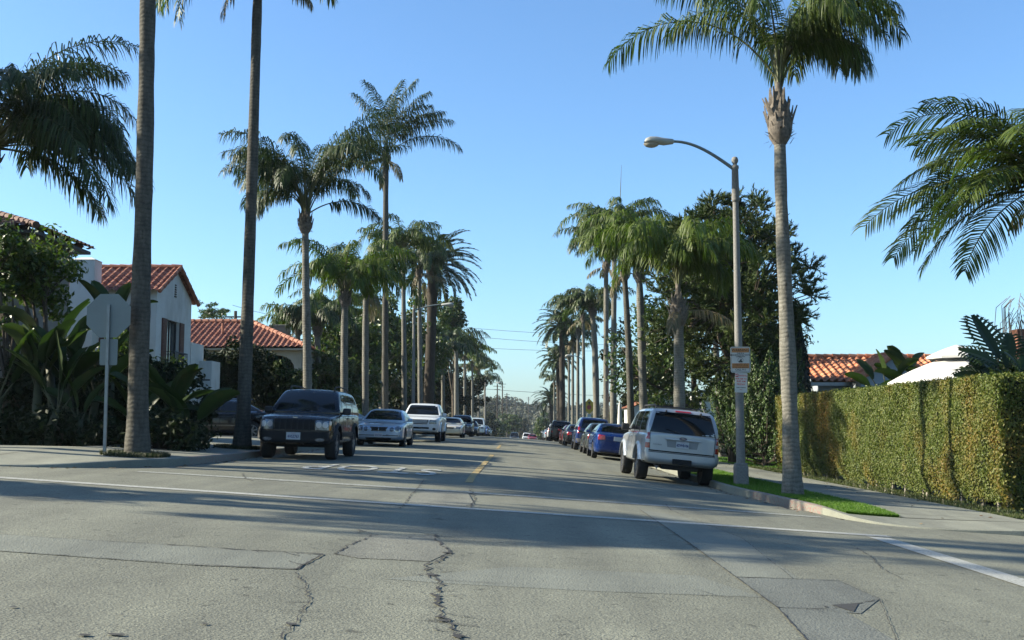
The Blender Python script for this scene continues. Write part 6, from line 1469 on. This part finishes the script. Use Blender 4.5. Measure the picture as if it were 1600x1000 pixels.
    def handles(s, pts):
        hw = s.sp['W'] / 2
        for y, z in pts:
            for sd in ('R', 'L'):
                h, d = s.hit(y, z, sd); s.wbox('door_handle', tuple(h - d * .02), (.03, .20, .035), s.sp['paint'], .01)
def suv_low(L, hoodz, belt, fz=.62, zb=.32, hood0=None, tail=1.0, cowl=1.25, nose=.9):
    f = -L / 2; b = L / 2
    return [(f, .80 * nose / .9, hoodz - .16, zb + .12), (f + .06, .90, hoodz - .09, zb + .05), (f + .22, .965, hoodz - .03, zb), (f + .6, 1, hoodz, zb), (f + cowl, 1, belt - .02, zb), (f + cowl + .3, 1, belt, zb), (0, 1, belt, zb), (b - 1.2, 1, belt, zb), (b - .35, .99, belt, zb), (b - .08, .96, belt, zb + .02), (b - .01, .90, belt - .02, zb + .10)]

# ---- black off-roader, nearest on the left
L_ = 4.6; pt = carpaint('black_car_paint', (.002, .004, .009), .0, .2, .35)
grey_pl = plain('grey_cladding', (.012, .013, .016), .6, spec=.25)
sp = dict(L=L_, W=1.82, H=1.76, wr=.375, tw=.25, axles=(-1.48, 1.21), zb=.36, paint=pt, rimr=.62, shoulder=.09,
          low=suv_low(L_, 1.06, 1.13, cowl=1.28),
          gh=dict(belt=1.11, roof=1.72, wb=.95, wt=.77, line=[(-1.10, 1.13), (-1.0, 1.20), (-.78, 1.40), (-.45, 1.64), (-.28, 1.70), (.2, 1.72), (1.2, 1.71), (1.95, 1.68), (2.10, 1.60), (2.22, 1.30), (2.25, 1.13)]))
c = Car('black off-roader with roof rack facing the camera, first car at the left kerb', 'car', -5.32, 28.1, 0, sp)
c.glass(M['tint'], ((-.74, 1.17), (.74, 1.17), (.60, 1.63), (-.60, 1.63)), ((-.6, 1.2), (.6, 1.2), (.55, 1.58), (-.55, 1.58)), [((-.62, 1.17), (.15, 1.17), (.15, 1.60), (-.28, 1.60)), ((.22, 1.17), (1.05, 1.17), (1.02, 1.60), (.22, 1.60)), ((1.14, 1.17), (1.95, 1.17), (1.8, 1.58), (1.12, 1.58))])
gr = c.patch('grille', ((-.44, .70), (.44, .70), (.50, .97), (-.50, .97)), 'F', M['black_plastic'], off=.012, res=(10, 4))
for k in range(7):
    x = -.42 + k * .14; c.patch('grille_slot', ((x - .047, .72), (x + .047, .72), (x + .05, .95), (x - .05, .95)), 'F', M['under'], off=.020, res=(2, 4), parent=gr)
    c.patch('slot_frame', ((x + .058, .71), (x + .076, .71), (x + .082, .96), (x + .062, .96)), 'F', grey_pl, off=.030, res=(1, 4), parent=gr) if k < 6 else None
for sx in (-1, 1):
    a, b = (.50, .82) if sx > 0 else (-.82, -.50)
    hl = c.patch('headlight', ((a, .71), (b, .71), (b + .01 * sx, .93), (a, .95)), 'F', M['headlamp'], off=.014, res=(6, 4))
    for cx in (.58, .73): c.patch('reflector', ((sx * cx - .065, .76), (sx * cx + .065, .76), (sx * cx + .065, .91), (sx * cx - .065, .91)), 'F', M['clear_lens'], off=.020, res=(6, 6), shape='ellipse', parent=hl)
    c.patch('indicator', ((sx * .83 - .02, .71), (sx * .83 + .02, .71), (sx * .83 + .02, .92), (sx * .83 - .02, .93)), 'F', M['amber'], off=.016, res=(2, 4))
c.patch('front_bumper', ((-.90, .40), (.90, .40), (.90, .665), (-.90, .665)), 'F', grey_pl, off=.05, res=(20, 5), th=.16)
c.patch('lower_intake', ((-.38, .41), (.38, .41), (.42, .50), (-.42, .50)), 'F', M['under'], off=.062, res=(8, 2))
for sx in (-1, 1): c.patch('fog_light', ((sx * .62 - .11, .44), (sx * .62 + .11, .44), (sx * .62 + .11, .52), (sx * .62 - .11, .52)), 'F', M['headlamp'], off=.062, res=(6, 4), shape='ellipse')
h, d = c.hit(0, .58, 'F'); pm = MB(); pm.rbox((0, h.y - .075, .56), (.33, .014, .17), .004); pl_ = pm.build('number_plate', M['plate_m'], c.root)
text_mesh('4HSZ763', .070, M['ink_blue'], Matrix.Translation((0, h.y - .084, .548)) @ Matrix.Rotation(PI / 2, 4, 'X'), parent=pl_, bold=.002, sy=1.35)
text_mesh('California', .028, M['red_ink'], Matrix.Translation((0, h.y - .084, .622)) @ Matrix.Rotation(PI / 2, 4, 'X'), parent=pl_)
h, d = c.hit(-.03, .995, 'F'); text_mesh('Jeep', .065, M['chrome'], Matrix.Translation((0, h.y - .02, .995)) @ Matrix.Rotation(PI / 2, 4, 'X'), parent=c.root, bold=.001, name='badge')
c.flare(grey_pl, .035, .07); c.mirror(-.72, 1.17, mat=M['black_plastic'], size=(.2, .13, .17))
for sx in (-1, 1):
    mb = MB(); mb.tube([(sx * .56, -.22, 1.70), (sx * .57, -.12, 1.79), (sx * .58, .3, 1.81), (sx * .58, 1.4, 1.80), (sx * .57, 1.75, 1.77), (sx * .56, 1.85, 1.69)], .018, 6); mb.build('roof_rail', M['black_plastic'], c.root, smooth=True)
c.wbox('side_cladding', (.915, -.1, .60), (.035, 1.75, .12), grey_pl); c.wbox('side_cladding', (-.915, -.1, .60), (.035, 1.75, .12), grey_pl)
c.seam(-.66, -.645, .5, 1.12); c.seam(.18, .195, .5, 1.6); c.handles([(.05, 1.0), (.92, 1.0)])
for sx in (-1, 1):
    mb = MB(); mb.tube([(sx * .3, -1.17, 1.15), (sx * .02, -1.04, 1.20)], .008, 4); mb.build('wiper', M['black_plastic'], c.root)

# ---- silver-blue sedan with twin round lamps
def sedan_low(L, hood, belt, deck, cowl=1.35, zb=.22, nose=.95, tz=None):
    f, b = -L / 2, L / 2
    return [(f, .74, hood - .22, zb + .10), (f + .06, .87, hood - .13, zb + .04), (f + .25, .955, hood - .06, zb), (f + .7, .995, hood, zb), (f + cowl, 1, belt - .03, zb), (f + cowl + .35, 1, belt, zb), (0, 1, belt, zb), (b - 1.3, 1, belt + .01, zb), (b - .9, .995, deck, zb), (b - .3, .96, deck, zb), (b - .06, .88, deck - .05, zb + .04), (b, .78, deck - .12, zb + .12)]
def sedan(label, x, y, facing, pt, L=4.7, W=1.78, H=1.42, hood=.84, belt=.93, deck=.98, group=None, rotz=0., rim=None, detail=True, wr=.32, plainbody=False, cat='car'):
    r_ = H - .03
    sp = dict(L=L, W=W, H=H, wr=wr, tw=.21, axles=(-L * .29, L * .295), zb=.20, paint=pt, rim=rim or M['alloy'], low=sedan_low(L, hood, belt, deck), shoulder=.08, spokes=7, plainbody=plainbody,
              gh=dict(belt=belt - .01, roof=r_, wb=.93, wt=.68, line=[(-1.05, belt + .0), (-.95, belt + .06), (-.6, belt + .27), (-.28, r_ - .05), (-.05, r_ - .01), (.3, r_), (.8, r_ - .01), (1.05, r_ - .06), (1.45, belt + .22), (1.75, belt + .06), (1.85, belt)]))
    c = Car(label, cat, x, y, facing, sp, group=group, rotz=rotz)
    c.glass(M['tint'], ((-.70 * W / 1.78, belt + .05), (.70 * W / 1.78, belt + .05), (.545 * W / 1.78, r_ - .065), (-.545 * W / 1.78, r_ - .065)), ((-.62, belt + .1), (.62, belt + .1), (.53, r_ - .09), (-.53, r_ - .09)),
            [((-.62, belt + .05), (.22, belt + .05), (.22, r_ - .11), (-.12, r_ - .11)), ((.29, belt + .05), (1.15, belt + .05), (.95, r_ - .11), (.29, r_ - .11))])
    c.mirror(-.62, belt + .06, size=(.19, .10, .12)); return c
pt = carpaint('silver_blue_paint', (.30, .38, .48), .6, .25)
c = sedan('silver-blue sedan with four round headlamps, second car at the left kerb', -5.2, 42.9, 0, pt, L=4.8, W=1.82, H=1.44, hood=.86, belt=.95)
for sx in (-1, 1):
    for (cx, r_, zz) in ((.70, .115, .665), (.485, .085, .645)):
        h_ = c.patch('headlight', ((sx * cx - r_, zz - r_), (sx * cx + r_, zz - r_), (sx * cx + r_, zz + r_), (sx * cx - r_, zz + r_)), 'F', M['chrome'], off=.012, res=(8, 8), shape='ellipse')
        c.patch('lens', ((sx * cx - r_ * .84, zz - r_ * .84), (sx * cx + r_ * .84, zz - r_ * .84), (sx * cx + r_ * .84, zz + r_ * .84), (sx * cx - r_ * .84, zz + r_ * .84)), 'F', plain('lamp_glass', (.10, .13, .18), .08, coat=1, var=.4, vs=14), off=.022, res=(8, 8), shape='ellipse', parent=h_)
gr = c.patch('grille', ((-.27, .57), (.27, .57), (.34, .74), (-.34, .74)), 'F', M['chrome'], off=.012, res=(8, 4)); c.patch('grille_mesh', ((-.25, .585), (.25, .585), (.315, .725), (-.315, .725)), 'F', M['under'], off=.020, res=(8, 4), parent=gr); c.patch('grille_bar', ((-.012, .58), (.012, .58), (.012, .73), (-.012, .73)), 'F', M['chrome'], off=.028, res=(1, 3), parent=gr)
c.patch('front_bumper', ((-.84, .28), (.84, .28), (.86, .52), (-.86, .52)), 'F', pt, off=.055, res=(20, 5), th=.12); c.patch('bumper_strip', ((-.80, .40), (.80, .40), (.80, .43), (-.80, .43)), 'F', M['black_plastic'], off=.06, res=(16, 1), th=.02)
c.patch('lower_intake', ((-.45, .25), (.45, .25), (.48, .33), (-.48, .33)), 'F', M['under'], off=.062, res=(8, 2))
h, d = c.hit(0, .45, 'F'); pm = MB(); pm.rbox((0, h.y - .075, .43), (.31, .012, .16), .004); pl_ = pm.build('number_plate', M['plate_m'], c.root); text_mesh('5KRT238', .066, M['ink_blue'], Matrix.Translation((0, h.y - .083, .42)) @ Matrix.Rotation(PI / 2, 4, 'X'), parent=pl_, bold=.002)
c.seam(-.62, -.608, .35, .95); c.seam(.25, .262, .35, 1.3); c.handles([(.12, .82), (.98, .82)])
# ---- white pickup
def pickup(label, x, y, facing, pt, group=None):
    L_ = 5.3; f, b = -L_ / 2, L_ / 2
    sp = dict(L=L_, W=1.96, H=1.88, wr=.40, tw=.26, axles=(-1.75, 1.55), zb=.42, paint=pt, shoulder=.11,
          low=[(f, .80, 1.02, .54), (f + .07, .90, 1.10, .48), (f + .25, .97, 1.16, .44), (f + .7, 1, 1.20, .42), (f + 1.35, 1, 1.24, .42), (-.6, 1, 1.26, .42), (.5, 1, 1.26, .42), (.9, 1, 1.24, .42), (1.8, 1, 1.24, .42), (b - .1, .97, 1.24, .44), (b, .92, 1.20, .5)],
          gh=dict(belt=1.22, roof=1.86, wb=.94, wt=.76, line=[(-1.25, 1.25), (-1.15, 1.32), (-.85, 1.58), (-.58, 1.78), (-.4, 1.84), (.1, 1.86), (.7, 1.86), (.95, 1.80), (1.1, 1.5), (1.15, 1.26)]))
    c = Car(label, 'pickup truck', x, y, facing, sp, name='pickup_truck', group=group)
    c.glass(M['tint'], ((-.80, 1.30), (.80, 1.30), (.66, 1.77), (-.66, 1.77)), ((-.6, 1.36), (.6, 1.36), (.55, 1.72), (-.55, 1.72)), [((-.78, 1.29), (.10, 1.29), (.10, 1.74), (-.40, 1.74)), ((.17, 1.29), (.92, 1.29), (.85, 1.74), (.17, 1.74))])
    c.mirror(-.85, 1.30, size=(.2, .12, .2)); c.flare(pt, .03, .09)
    for sx in (-1, 1): h_ = c.patch('headlight', ((sx * .63 - .17, .86), (sx * .63 + .17, .86), (sx * .63 + .16, 1.04), (sx * .63 - .15, 1.06)), 'F', M['headlamp'], off=.014, res=(6, 4)); c.patch('fog_light', ((sx * .70 - .08, .56), (sx * .70 + .08, .56), (sx * .70 + .08, .68), (sx * .70 - .08, .68)), 'F', M['under'], off=.062, res=(8, 8), shape='ellipse')
    gr = c.patch('grille', ((-.36, .84), (.36, .84), (.42, 1.06), (-.42, 1.06)), 'F', M['black_plastic'], off=.012, res=(8, 4))
    for zz in (.895, .955, 1.01): c.patch('grille_bar', ((-.36, zz - .014), (.36, zz - .014), (.37, zz + .014), (-.37, zz + .014)), 'F', pt, off=.024, res=(8, 1), parent=gr)
    c.patch('front_bumper', ((-.94, .48), (.94, .48), (.94, .80), (-.94, .80)), 'F', pt, off=.05, res=(20, 5), th=.14); c.patch('lower_intake', ((-.45, .62), (.45, .62), (.45, .70), (-.45, .70)), 'F', M['under'], off=.062, res=(8, 2)); c.plate(.75, 'F')
    return c
pickup('white pickup truck with tall cab, third vehicle at the left kerb', -4.75, 54.8, 0, carpaint('white_paint', (.55, .58, .60), .0, .3))
GL, GRt = 'cars parked along the left kerb', 'cars parked along the right kerb'
def sedan_front(label, x, y, pt, group, **k):
    c = sedan(label, x, y, 0, pt, group=group, **k); H = k.get('hood', .84)
    for sx in (-1, 1): c.patch('headlight', ((sx * .60 - .15, H - .24), (sx * .60 + .15, H - .24), (sx * .60 + .15, H - .12), (sx * .60 - .15, H - .10)), 'F', M['headlamp'], off=.014, res=(6, 4))
    c.patch('grille', ((-.30, H - .26), (.30, H - .26), (.32, H - .15), (-.32, H - .15)), 'F', M['black_plastic'], off=.012, res=(6, 3)); c.patch('front_bumper', ((-.8, .26), (.8, .26), (.8, .50), (-.8, .50)), 'F', pt, off=.05, res=(14, 4), th=.1); c.plate(.42, 'F'); return c
def suv_front(label, x, y, facing, pt, group, H=1.72, W=1.85, L=4.6, belt=1.08, box=False, rear=False, tail_z=(.85, 1.05), rack=True, name='parked_car', cladding=None, rotz=0):
    r_ = H - .03; bk = L / 2
    sp = dict(L=L, W=W, H=H, wr=.36, tw=.24, axles=(-L * .30, L * .285), zb=.33, paint=pt, low=suv_low(L, belt - .07, belt), gh=dict(belt=belt - .02, roof=r_, wb=.95, wt=.80 if box else .74,
              line=[(-1.1, belt), (-1.0, belt + .08), (-.75, belt + .32), (-.45, r_ - .07), (-.25, r_ - .02), (.3, r_), (1.2, r_), (bk - .42, r_ - .03), (bk - .28, r_ - .10), (bk - .14, belt + .3), (bk - .07, belt)]))
    c = Car(label, 'car', x, y, facing, sp, group=group, name=name, rotz=rotz); k = W / 1.85
    c.glass(M['tint'], ((-.74 * k, belt + .05), (.74 * k, belt + .05), (.60 * k, r_ - .09), (-.60 * k, r_ - .09)), ((-.68 * k, belt + .08), (.68 * k, belt + .08), (.58 * k, r_ - .12), (-.58 * k, r_ - .12)),
            [((-.62, belt + .04), (.12, belt + .04), (.12, r_ - .12), (-.28, r_ - .12)), ((.19, belt + .04), (1.0, belt + .04), (.98, r_ - .12), (.19, r_ - .12)), ((1.08, belt + .04), (bk - .38, belt + .04), (bk - .5, r_ - .14), (1.08, r_ - .12))])
    c.mirror(-.7, belt + .08, mat=M['black_plastic'])
    if rack:
        for sx in (-1, 1): mb = MB(); mb.tube([(sx * .56, -.2, r_ - .02), (sx * .57, -.1, r_ + .06), (sx * .57, bk - .7, r_ + .06), (sx * .56, bk - .6, r_ - .01)], .018, 6); mb.build('roof_rail', M['black_plastic'], c.root)
    for sx in (-1, 1):
        c.patch('headlight', ((sx * .66 - .17, belt - .38), (sx * .66 + .17, belt - .38), (sx * .66 + .16, belt - .19), (sx * .66 - .17, belt - .17)), 'F', M['headlamp'], off=.014, res=(6, 4))
        c.patch('tail_light', ((sx * .80 - .09, tail_z[0]), (sx * .80 + .07, tail_z[0]), (sx * .80 + .06, tail_z[1]), (sx * .80 - .07, tail_z[1])), 'B', M['red_lens'], off=.012, res=(4, 4))
    c.patch('grille', ((-.42, belt - .38), (.42, belt - .38), (.44, belt - .18), (-.44, belt - .18)), 'F', M['black_plastic'], off=.012, res=(8, 4))
    m_ = cladding or pt
    c.patch('front_bumper', ((-.88 * k, .42), (.88 * k, .42), (.88 * k, .64), (-.88 * k, .64)), 'F', m_, off=.05, res=(16, 4), th=.14); c.patch('rear_bumper', ((-.88 * k, .42), (.88 * k, .42), (.88 * k, .62), (-.88 * k, .62)), 'B', m_, off=.05, res=(16, 4), th=.14)
    c.plate(.55, 'F') if not rear else c.plate(.78, 'B'); return c
sedan_front('low beige sedan, fourth vehicle at the left kerb', -4.6, 74.5, carpaint('beige_paint', (.50, .48, .40), .3), GL, H=1.38)
suv_front('dark sport utility with pale bumper behind the beige sedan', -4.55, 87.5, 0, carpaint('dark_blue_paint', (.012, .016, .024), .3), GL, cladding=M['alloy_dull'])
sedan_front('dark small car squeezed before the boxy white van', -4.6, 103, carpaint('dark_grey_paint', (.03, .03, .032), .3), GL)
suv_front('boxy pale blue-white van far along the left kerb', -4.5, 117, 0, carpaint('pale_blue_paint', (.45, .52, .55), .1), GL, H=1.95, belt=1.15, box=True, rack=False)
sedan_front('blue car beyond the boxy van', -4.55, 129, carpaint('mid_blue_paint', (.05, .09, .30), .3), GL)
sedan_front('dark grey car near the crest of the road on the left', -4.5, 140, carpaint('charcoal_paint', (.05, .055, .06), .3), GL)
sedan_front('farthest visible car at the left kerb, just below the crest', -4.6, 151, carpaint('light_grey_paint', (.25, .26, .27), .4), GL)
# in the driveways on the left
c = sedan('dark wagon standing sideways in the driveway behind the palm trunks', -11.3, 41.2, -PI / 2, carpaint('black_wagon_paint', (.010, .010, .013), .2, .2), L=4.9, W=1.82, H=1.5, hood=.95, belt=1.02, deck=1.06, wr=.34)
for sd in ('R', 'L'):
    c.patch('window_trim', ((-.65, 1.03), (1.6, 1.03), (1.6, 1.05), (-.65, 1.05)), sd, M['chrome'], off=.009, res=(16, 1), th=.01); c.patch('side_strip', ((-1.0, .52), (1.2, .52), (1.2, .55), (-1.0, .55)), sd, M['chrome'], off=.01, res=(12, 1), th=.01)
for sx in (-1, 1): mb = MB(); mb.tube([(sx * .55, -.1, 1.46), (sx * .56, 0, 1.52), (sx * .56, 1.1, 1.52), (sx * .55, 1.2, 1.44)], .014, 6); mb.build('roof_rail', M['chrome'], c.root)
c.seam(.25, .262, .35, 1.0)
sedan('pale grey car half hidden between the black off-roader and the silver-blue sedan', -8.9, 50.5, R(-60), carpaint('pale_grey_paint', (.22, .25, .26), .4), L=4.5)

# ---- silver sport utility, nearest on the right, seen from behind
pt = carpaint('silver_paint', (.36, .38, .395), .5, .3); L_ = 4.85; bk = L_ / 2
sp = dict(L=L_, W=1.88, H=1.84, wr=.385, tw=.26, axles=(-1.50, 1.36), zb=.40, paint=pt, rimr=.62, shoulder=.10, spokes=5,
          low=[(-bk, .78, 1.0, .52), (-bk + .07, .90, 1.06, .45), (-bk + .25, .97, 1.10, .42), (-bk + .7, 1, 1.13, .40), (-1.05, 1, 1.17, .40), (-.7, 1, 1.18, .40), (0, 1, 1.18, .40), (1.2, 1, 1.18, .40), (bk - .30, .985, 1.18, .42), (bk - .09, .965, 1.18, .46), (bk - .03, .93, 1.16, .52)],
          gh=dict(belt=1.16, roof=1.80, wb=.945, wt=.80, line=[(-1.15, 1.18), (-1.05, 1.26), (-.8, 1.48), (-.5, 1.72), (-.3, 1.785), (.3, 1.80), (1.3, 1.80), (bk - .42, 1.785), (bk - .27, 1.72), (bk - .14, 1.42), (bk - .07, 1.18)]))
c = Car('silver sport utility seen from behind, first car at the right kerb', 'car', 3.78, 28.7, PI, sp, rotz=R(1.5))
c.glass(M['tint'], ((-.76, 1.24), (.76, 1.24), (.62, 1.72), (-.62, 1.72)), ((-.80, 1.19), (.80, 1.19), (.66, 1.70), (-.66, 1.70)), [((-.66, 1.22), (.10, 1.22), (.10, 1.70), (-.32, 1.70)), ((.17, 1.22), (1.02, 1.22), (1.0, 1.70), (.17, 1.70)), ((1.12, 1.22), (bk - .36, 1.22), (bk - .46, 1.69), (1.10, 1.70))])
c.mirror(-.78, 1.27, mat=M['black_plastic'], size=(.2, .13, .19)); c.flare(pt, .035, .10)
for sx in (-1, 1):
    t_ = c.patch('tail_light', ((sx * .86 - .075, .80), (sx * .86 + .065, .80), (sx * .86 + .045, 1.17), (sx * .86 - .06, 1.17)), 'B', M['red_lens'], off=.014, res=(4, 8), th=.06)
    c.patch('reversing_lamp', ((sx * .86 - .072, .93), (sx * .86 + .06, .93), (sx * .86 + .055, 1.01), (sx * .86 - .068, 1.01)), 'B', M['clear_lens'], off=.019, res=(4, 2), parent=t_)
c.patch('tailgate_seam', ((-.80, .735), (.80, .735), (.80, .765), (-.80, .765)), 'B', M['under'], off=.004, res=(14, 1), th=.01)
for sx in (-1, 1): c.patch('tailgate_seam', ((sx * .775 - .006, .75), (sx * .775 + .006, .75), (sx * .79 + .006, 1.2), (sx * .79 - .006, 1.2)), 'B', M['under'], off=.004, res=(1, 8), th=.01)
bp = c.patch('rear_bumper', ((-.95, .44), (.95, .44), (.95, .71), (-.95, .71)), 'B', pt, off=.11, res=(24, 6), th=.20); c.patch('bumper_step', ((-.80, .70), (.80, .70), (.80, .725), (-.80, .725)), 'B', M['black_plastic'], off=.07, res=(14, 1), th=.1)
mb = MB(); mb.rbox((0, bk + .08, .53), (.46, .10, .13), .02); mb.build('tow_hitch', M['under'], c.root)
pr = c.patch('plate_recess', ((-.36, .86), (.36, .86), (.39, 1.03), (-.39, 1.03)), 'B', plain('silver_recess', (.30, .32, .34), .4, metal=.4), off=.004, res=(8, 4), th=.01)
h, d = c.hit(0, 1.05, 'B'); mb = MB(); mb.rbox((0, h.y + .025, 1.055), (.86, .04, .045), .015); mb.build('tailgate_bar', pt, c.root, smooth=True, angle=40)
mb = MB(); mb.lathe([(.0, -.004), (1, -.004), (1, .004), (0, .004)], 20, (0, 0, 0), axis='Y'); mb.V[0] = mb.V[0] * np.array([.095, 1, .038]) + np.array([0, h.y + .052, 1.085]); eb = mb.build('badge', plain('badge_blue', (.01, .025, .12), .2, coat=1), c.root)
text_mesh('Ford', .045, M['chrome'], Matrix.Translation((0, h.y + .0575, 1.083)) @ Matrix.Rotation(PI, 4, 'Z') @ Matrix.Rotation(PI / 2, 4, 'X'), parent=eb)
c.plate(.935, 'B', '6DWB106')
h, d = c.hit(.60, .90, 'B'); text_mesh('EXPLORER', .045, M['alloy_dull'], Matrix.Translation((.60, h.y + .008, .90)) @ Matrix.Rotation(PI, 4, 'Z') @ Matrix.Rotation(PI / 2, 4, 'X'), parent=c.root, name='badge_lettering')
c.patch('brake_light', ((-.20, 1.72), (.20, 1.72), (.18, 1.755), (-.18, 1.755)), 'B', M['red_lens'], off=.02, res=(8, 2), th=.06)
for sx in (-1, 1):
    mb = MB(); mb.rbox((sx * .42, bk - .24, 1.72), (.03, .12, .05), .01); mb.build('glass_hinge', M['black_plastic'], c.root)
    mb = MB(); mb.tube([(sx * .60, -.3, 1.77), (sx * .61, -.18, 1.87), (sx * .61, 1.5, 1.87), (sx * .60, 1.75, 1.78)], .02, 6); mb.build('roof_rail', M['black_plastic'], c.root, smooth=True)
for yy in (.1, 1.1): mb = MB(); mb.tube([(-.60, yy, 1.86), (.60, yy, 1.86)], .015, 6); mb.build('roof_bar', M['black_plastic'], c.root)
mb = MB(); mb.tube([(.52, bk - .7, .40), (.56, bk - .25, .38), (.58, bk - .02, .37)], .035, 8); mb.rbox((.2, bk - .75, .42), (.5, .35, .16), .06); mb.build('exhaust', M['alloy_dull'], c.root)
mb = MB(); mb.rbox((0, bk - .3, .40), (.9, .3, .16), .05); mb.build('spare_wheel', M['tyre'], c.root)
c.seam(.135, .148, .5, 1.7); c.seam(1.04, 1.053, .8, 1.7); c.handles([(.02, 1.05), (.9, 1.05)])
mb = MB(); mb.tube([(.1, bk - .02, 1.22), (.42, bk - .08, 1.30)], .009, 4); mb.build('wiper', M['black_plastic'], c.root)

def sedan_rear(label, x, y, pt, group, tail=((.80, .66), (.15, .19)), **k):
    c = sedan(label, x, y, PI, pt, group=group, **k); dk = k.get('deck', .98)
    for sx in (-1, 1): c.patch('tail_light', ((sx * .64 - .16, dk - .27), (sx * .64 + .13, dk - .29), (sx * .64 + .12, dk - .09), (sx * .64 - .13, dk - .10)), 'B', M['red_lens'], off=.016, res=(6, 5), th=.08)
    c.patch('rear_bumper', ((-.82, .28), (.82, .28), (.82, .56), (-.82, .56)), 'B', pt, off=.06, res=(18, 5), th=.14); c.patch('lid_seam', ((-.7, dk - .325), (.7, dk - .325), (.7, dk - .315), (-.7, dk - .315)), 'B', M['under'], off=.003, res=(10, 1), th=.01); c.plate(dk - .21, 'B')
    c.patch('lower_valance', ((-.6, .21), (.6, .21), (.62, .30), (-.62, .30)), 'B', M['black_plastic'], off=.066, res=(8, 2)); return c
sedan_rear('bright blue sedan with red lamps, directly beyond the silver sport utility', 3.78, 44.9, carpaint('bright_blue_paint', (.003, .024, .13), .3, .22), GRt, L=4.7, W=1.82, H=1.45, deck=1.04, belt=.97, hood=.88)
sedan_rear('dark grey coupe standing right in front of the bright blue sedan', 3.8, 51.2, carpaint('graphite_paint', (.03, .035, .035), .4), GRt, L=4.4, H=1.46)
c = suv_front('dark blue sport utility with high red lamps beyond the grey coupe', 3.78, 58.5, PI, carpaint('navy_paint', (.012, .03, .12), .4, .25), GRt, H=1.78, rear=True, tail_z=(.88, 1.22), cladding=M['alloy_dull'])
sedan_rear('black sedan with wide red lamps in the middle of the right row', 3.75, 71, carpaint('black_sedan_paint', (.008, .008, .010), .3, .2), GRt, H=1.43)
sedan_rear('dark red car mostly hidden by the black sedan', 3.8, 78, carpaint('dark_red_paint', (.22, .01, .012), .4), GRt, H=1.4)
suv_front('tall dark brown van with blank rear far along the right kerb', 3.7, 100, PI, carpaint('brown_black_paint', (.018, .008, .008), .2, .3), GRt, H=1.95, belt=1.2, W=1.95, L=5.0, box=True, rear=True, rack=False, tail_z=(.8, .95))
suv_front('silver sport utility with red lamp beyond the dark van', 3.6, 108, PI, carpaint('silver_grey_paint', (.4, .4, .42), .5), GRt, rear=True, tail_z=(.9, 1.2), rack=False)
sedan_rear('pale blue-grey car near the far end of the right row', 3.6, 122, carpaint('blue_grey_paint', (.22, .27, .32), .5), GRt)
sedan_rear('white car farthest along the right kerb', 3.7, 133, carpaint('white_car_paint', (.6, .6, .6), .0), GRt)
# beyond the crest and behind the hedge of cars
FC = 'cars on the road beyond the crest'
def Gc(px, d): return at(px, 690, d).x
suv_front('dark car roof showing just over the crest of the road', Gc(803, 215), 215, 0, carpaint('dark_car_paint', (.02, .025, .03), .3), FC, H=1.9)
suv_front('white vehicle showing over the crest in the middle of the road', Gc(822, 232), 232, 0, carpaint('white_van_paint', (.6, .6, .58), .0), FC, H=2.25, belt=1.4, box=True, rack=False)
sedan_front('small red car showing over the crest of the road', Gc(831, 208), 208, carpaint('red_paint', (.22, .015, .015), .1), FC, H=1.75, belt=1.2, hood=1.1, deck=1.2)
# ---- the air
hz = MB(); hz.box((0, 2000, -2), (6400, 6400, 76)); ho = hz.build('haze', plain('haze_air', (1, 1, 1))); tag(ho, 'thin pale haze over the far street', 'haze', kind='stuff')
hm = ho.data.materials[0]; t_ = hm.node_tree; t_.nodes.clear(); ou = t_.nodes.new('ShaderNodeOutputMaterial'); pv = t_.nodes.new('ShaderNodeVolumePrincipled')
pv.inputs['Color'].default_value = (.80, .90, 1, 1); pv.inputs['Density'].default_value = .00012; pv.inputs['Anisotropy'].default_value = .2; t_.links.new(pv.outputs[0], ou.inputs['Volume'])
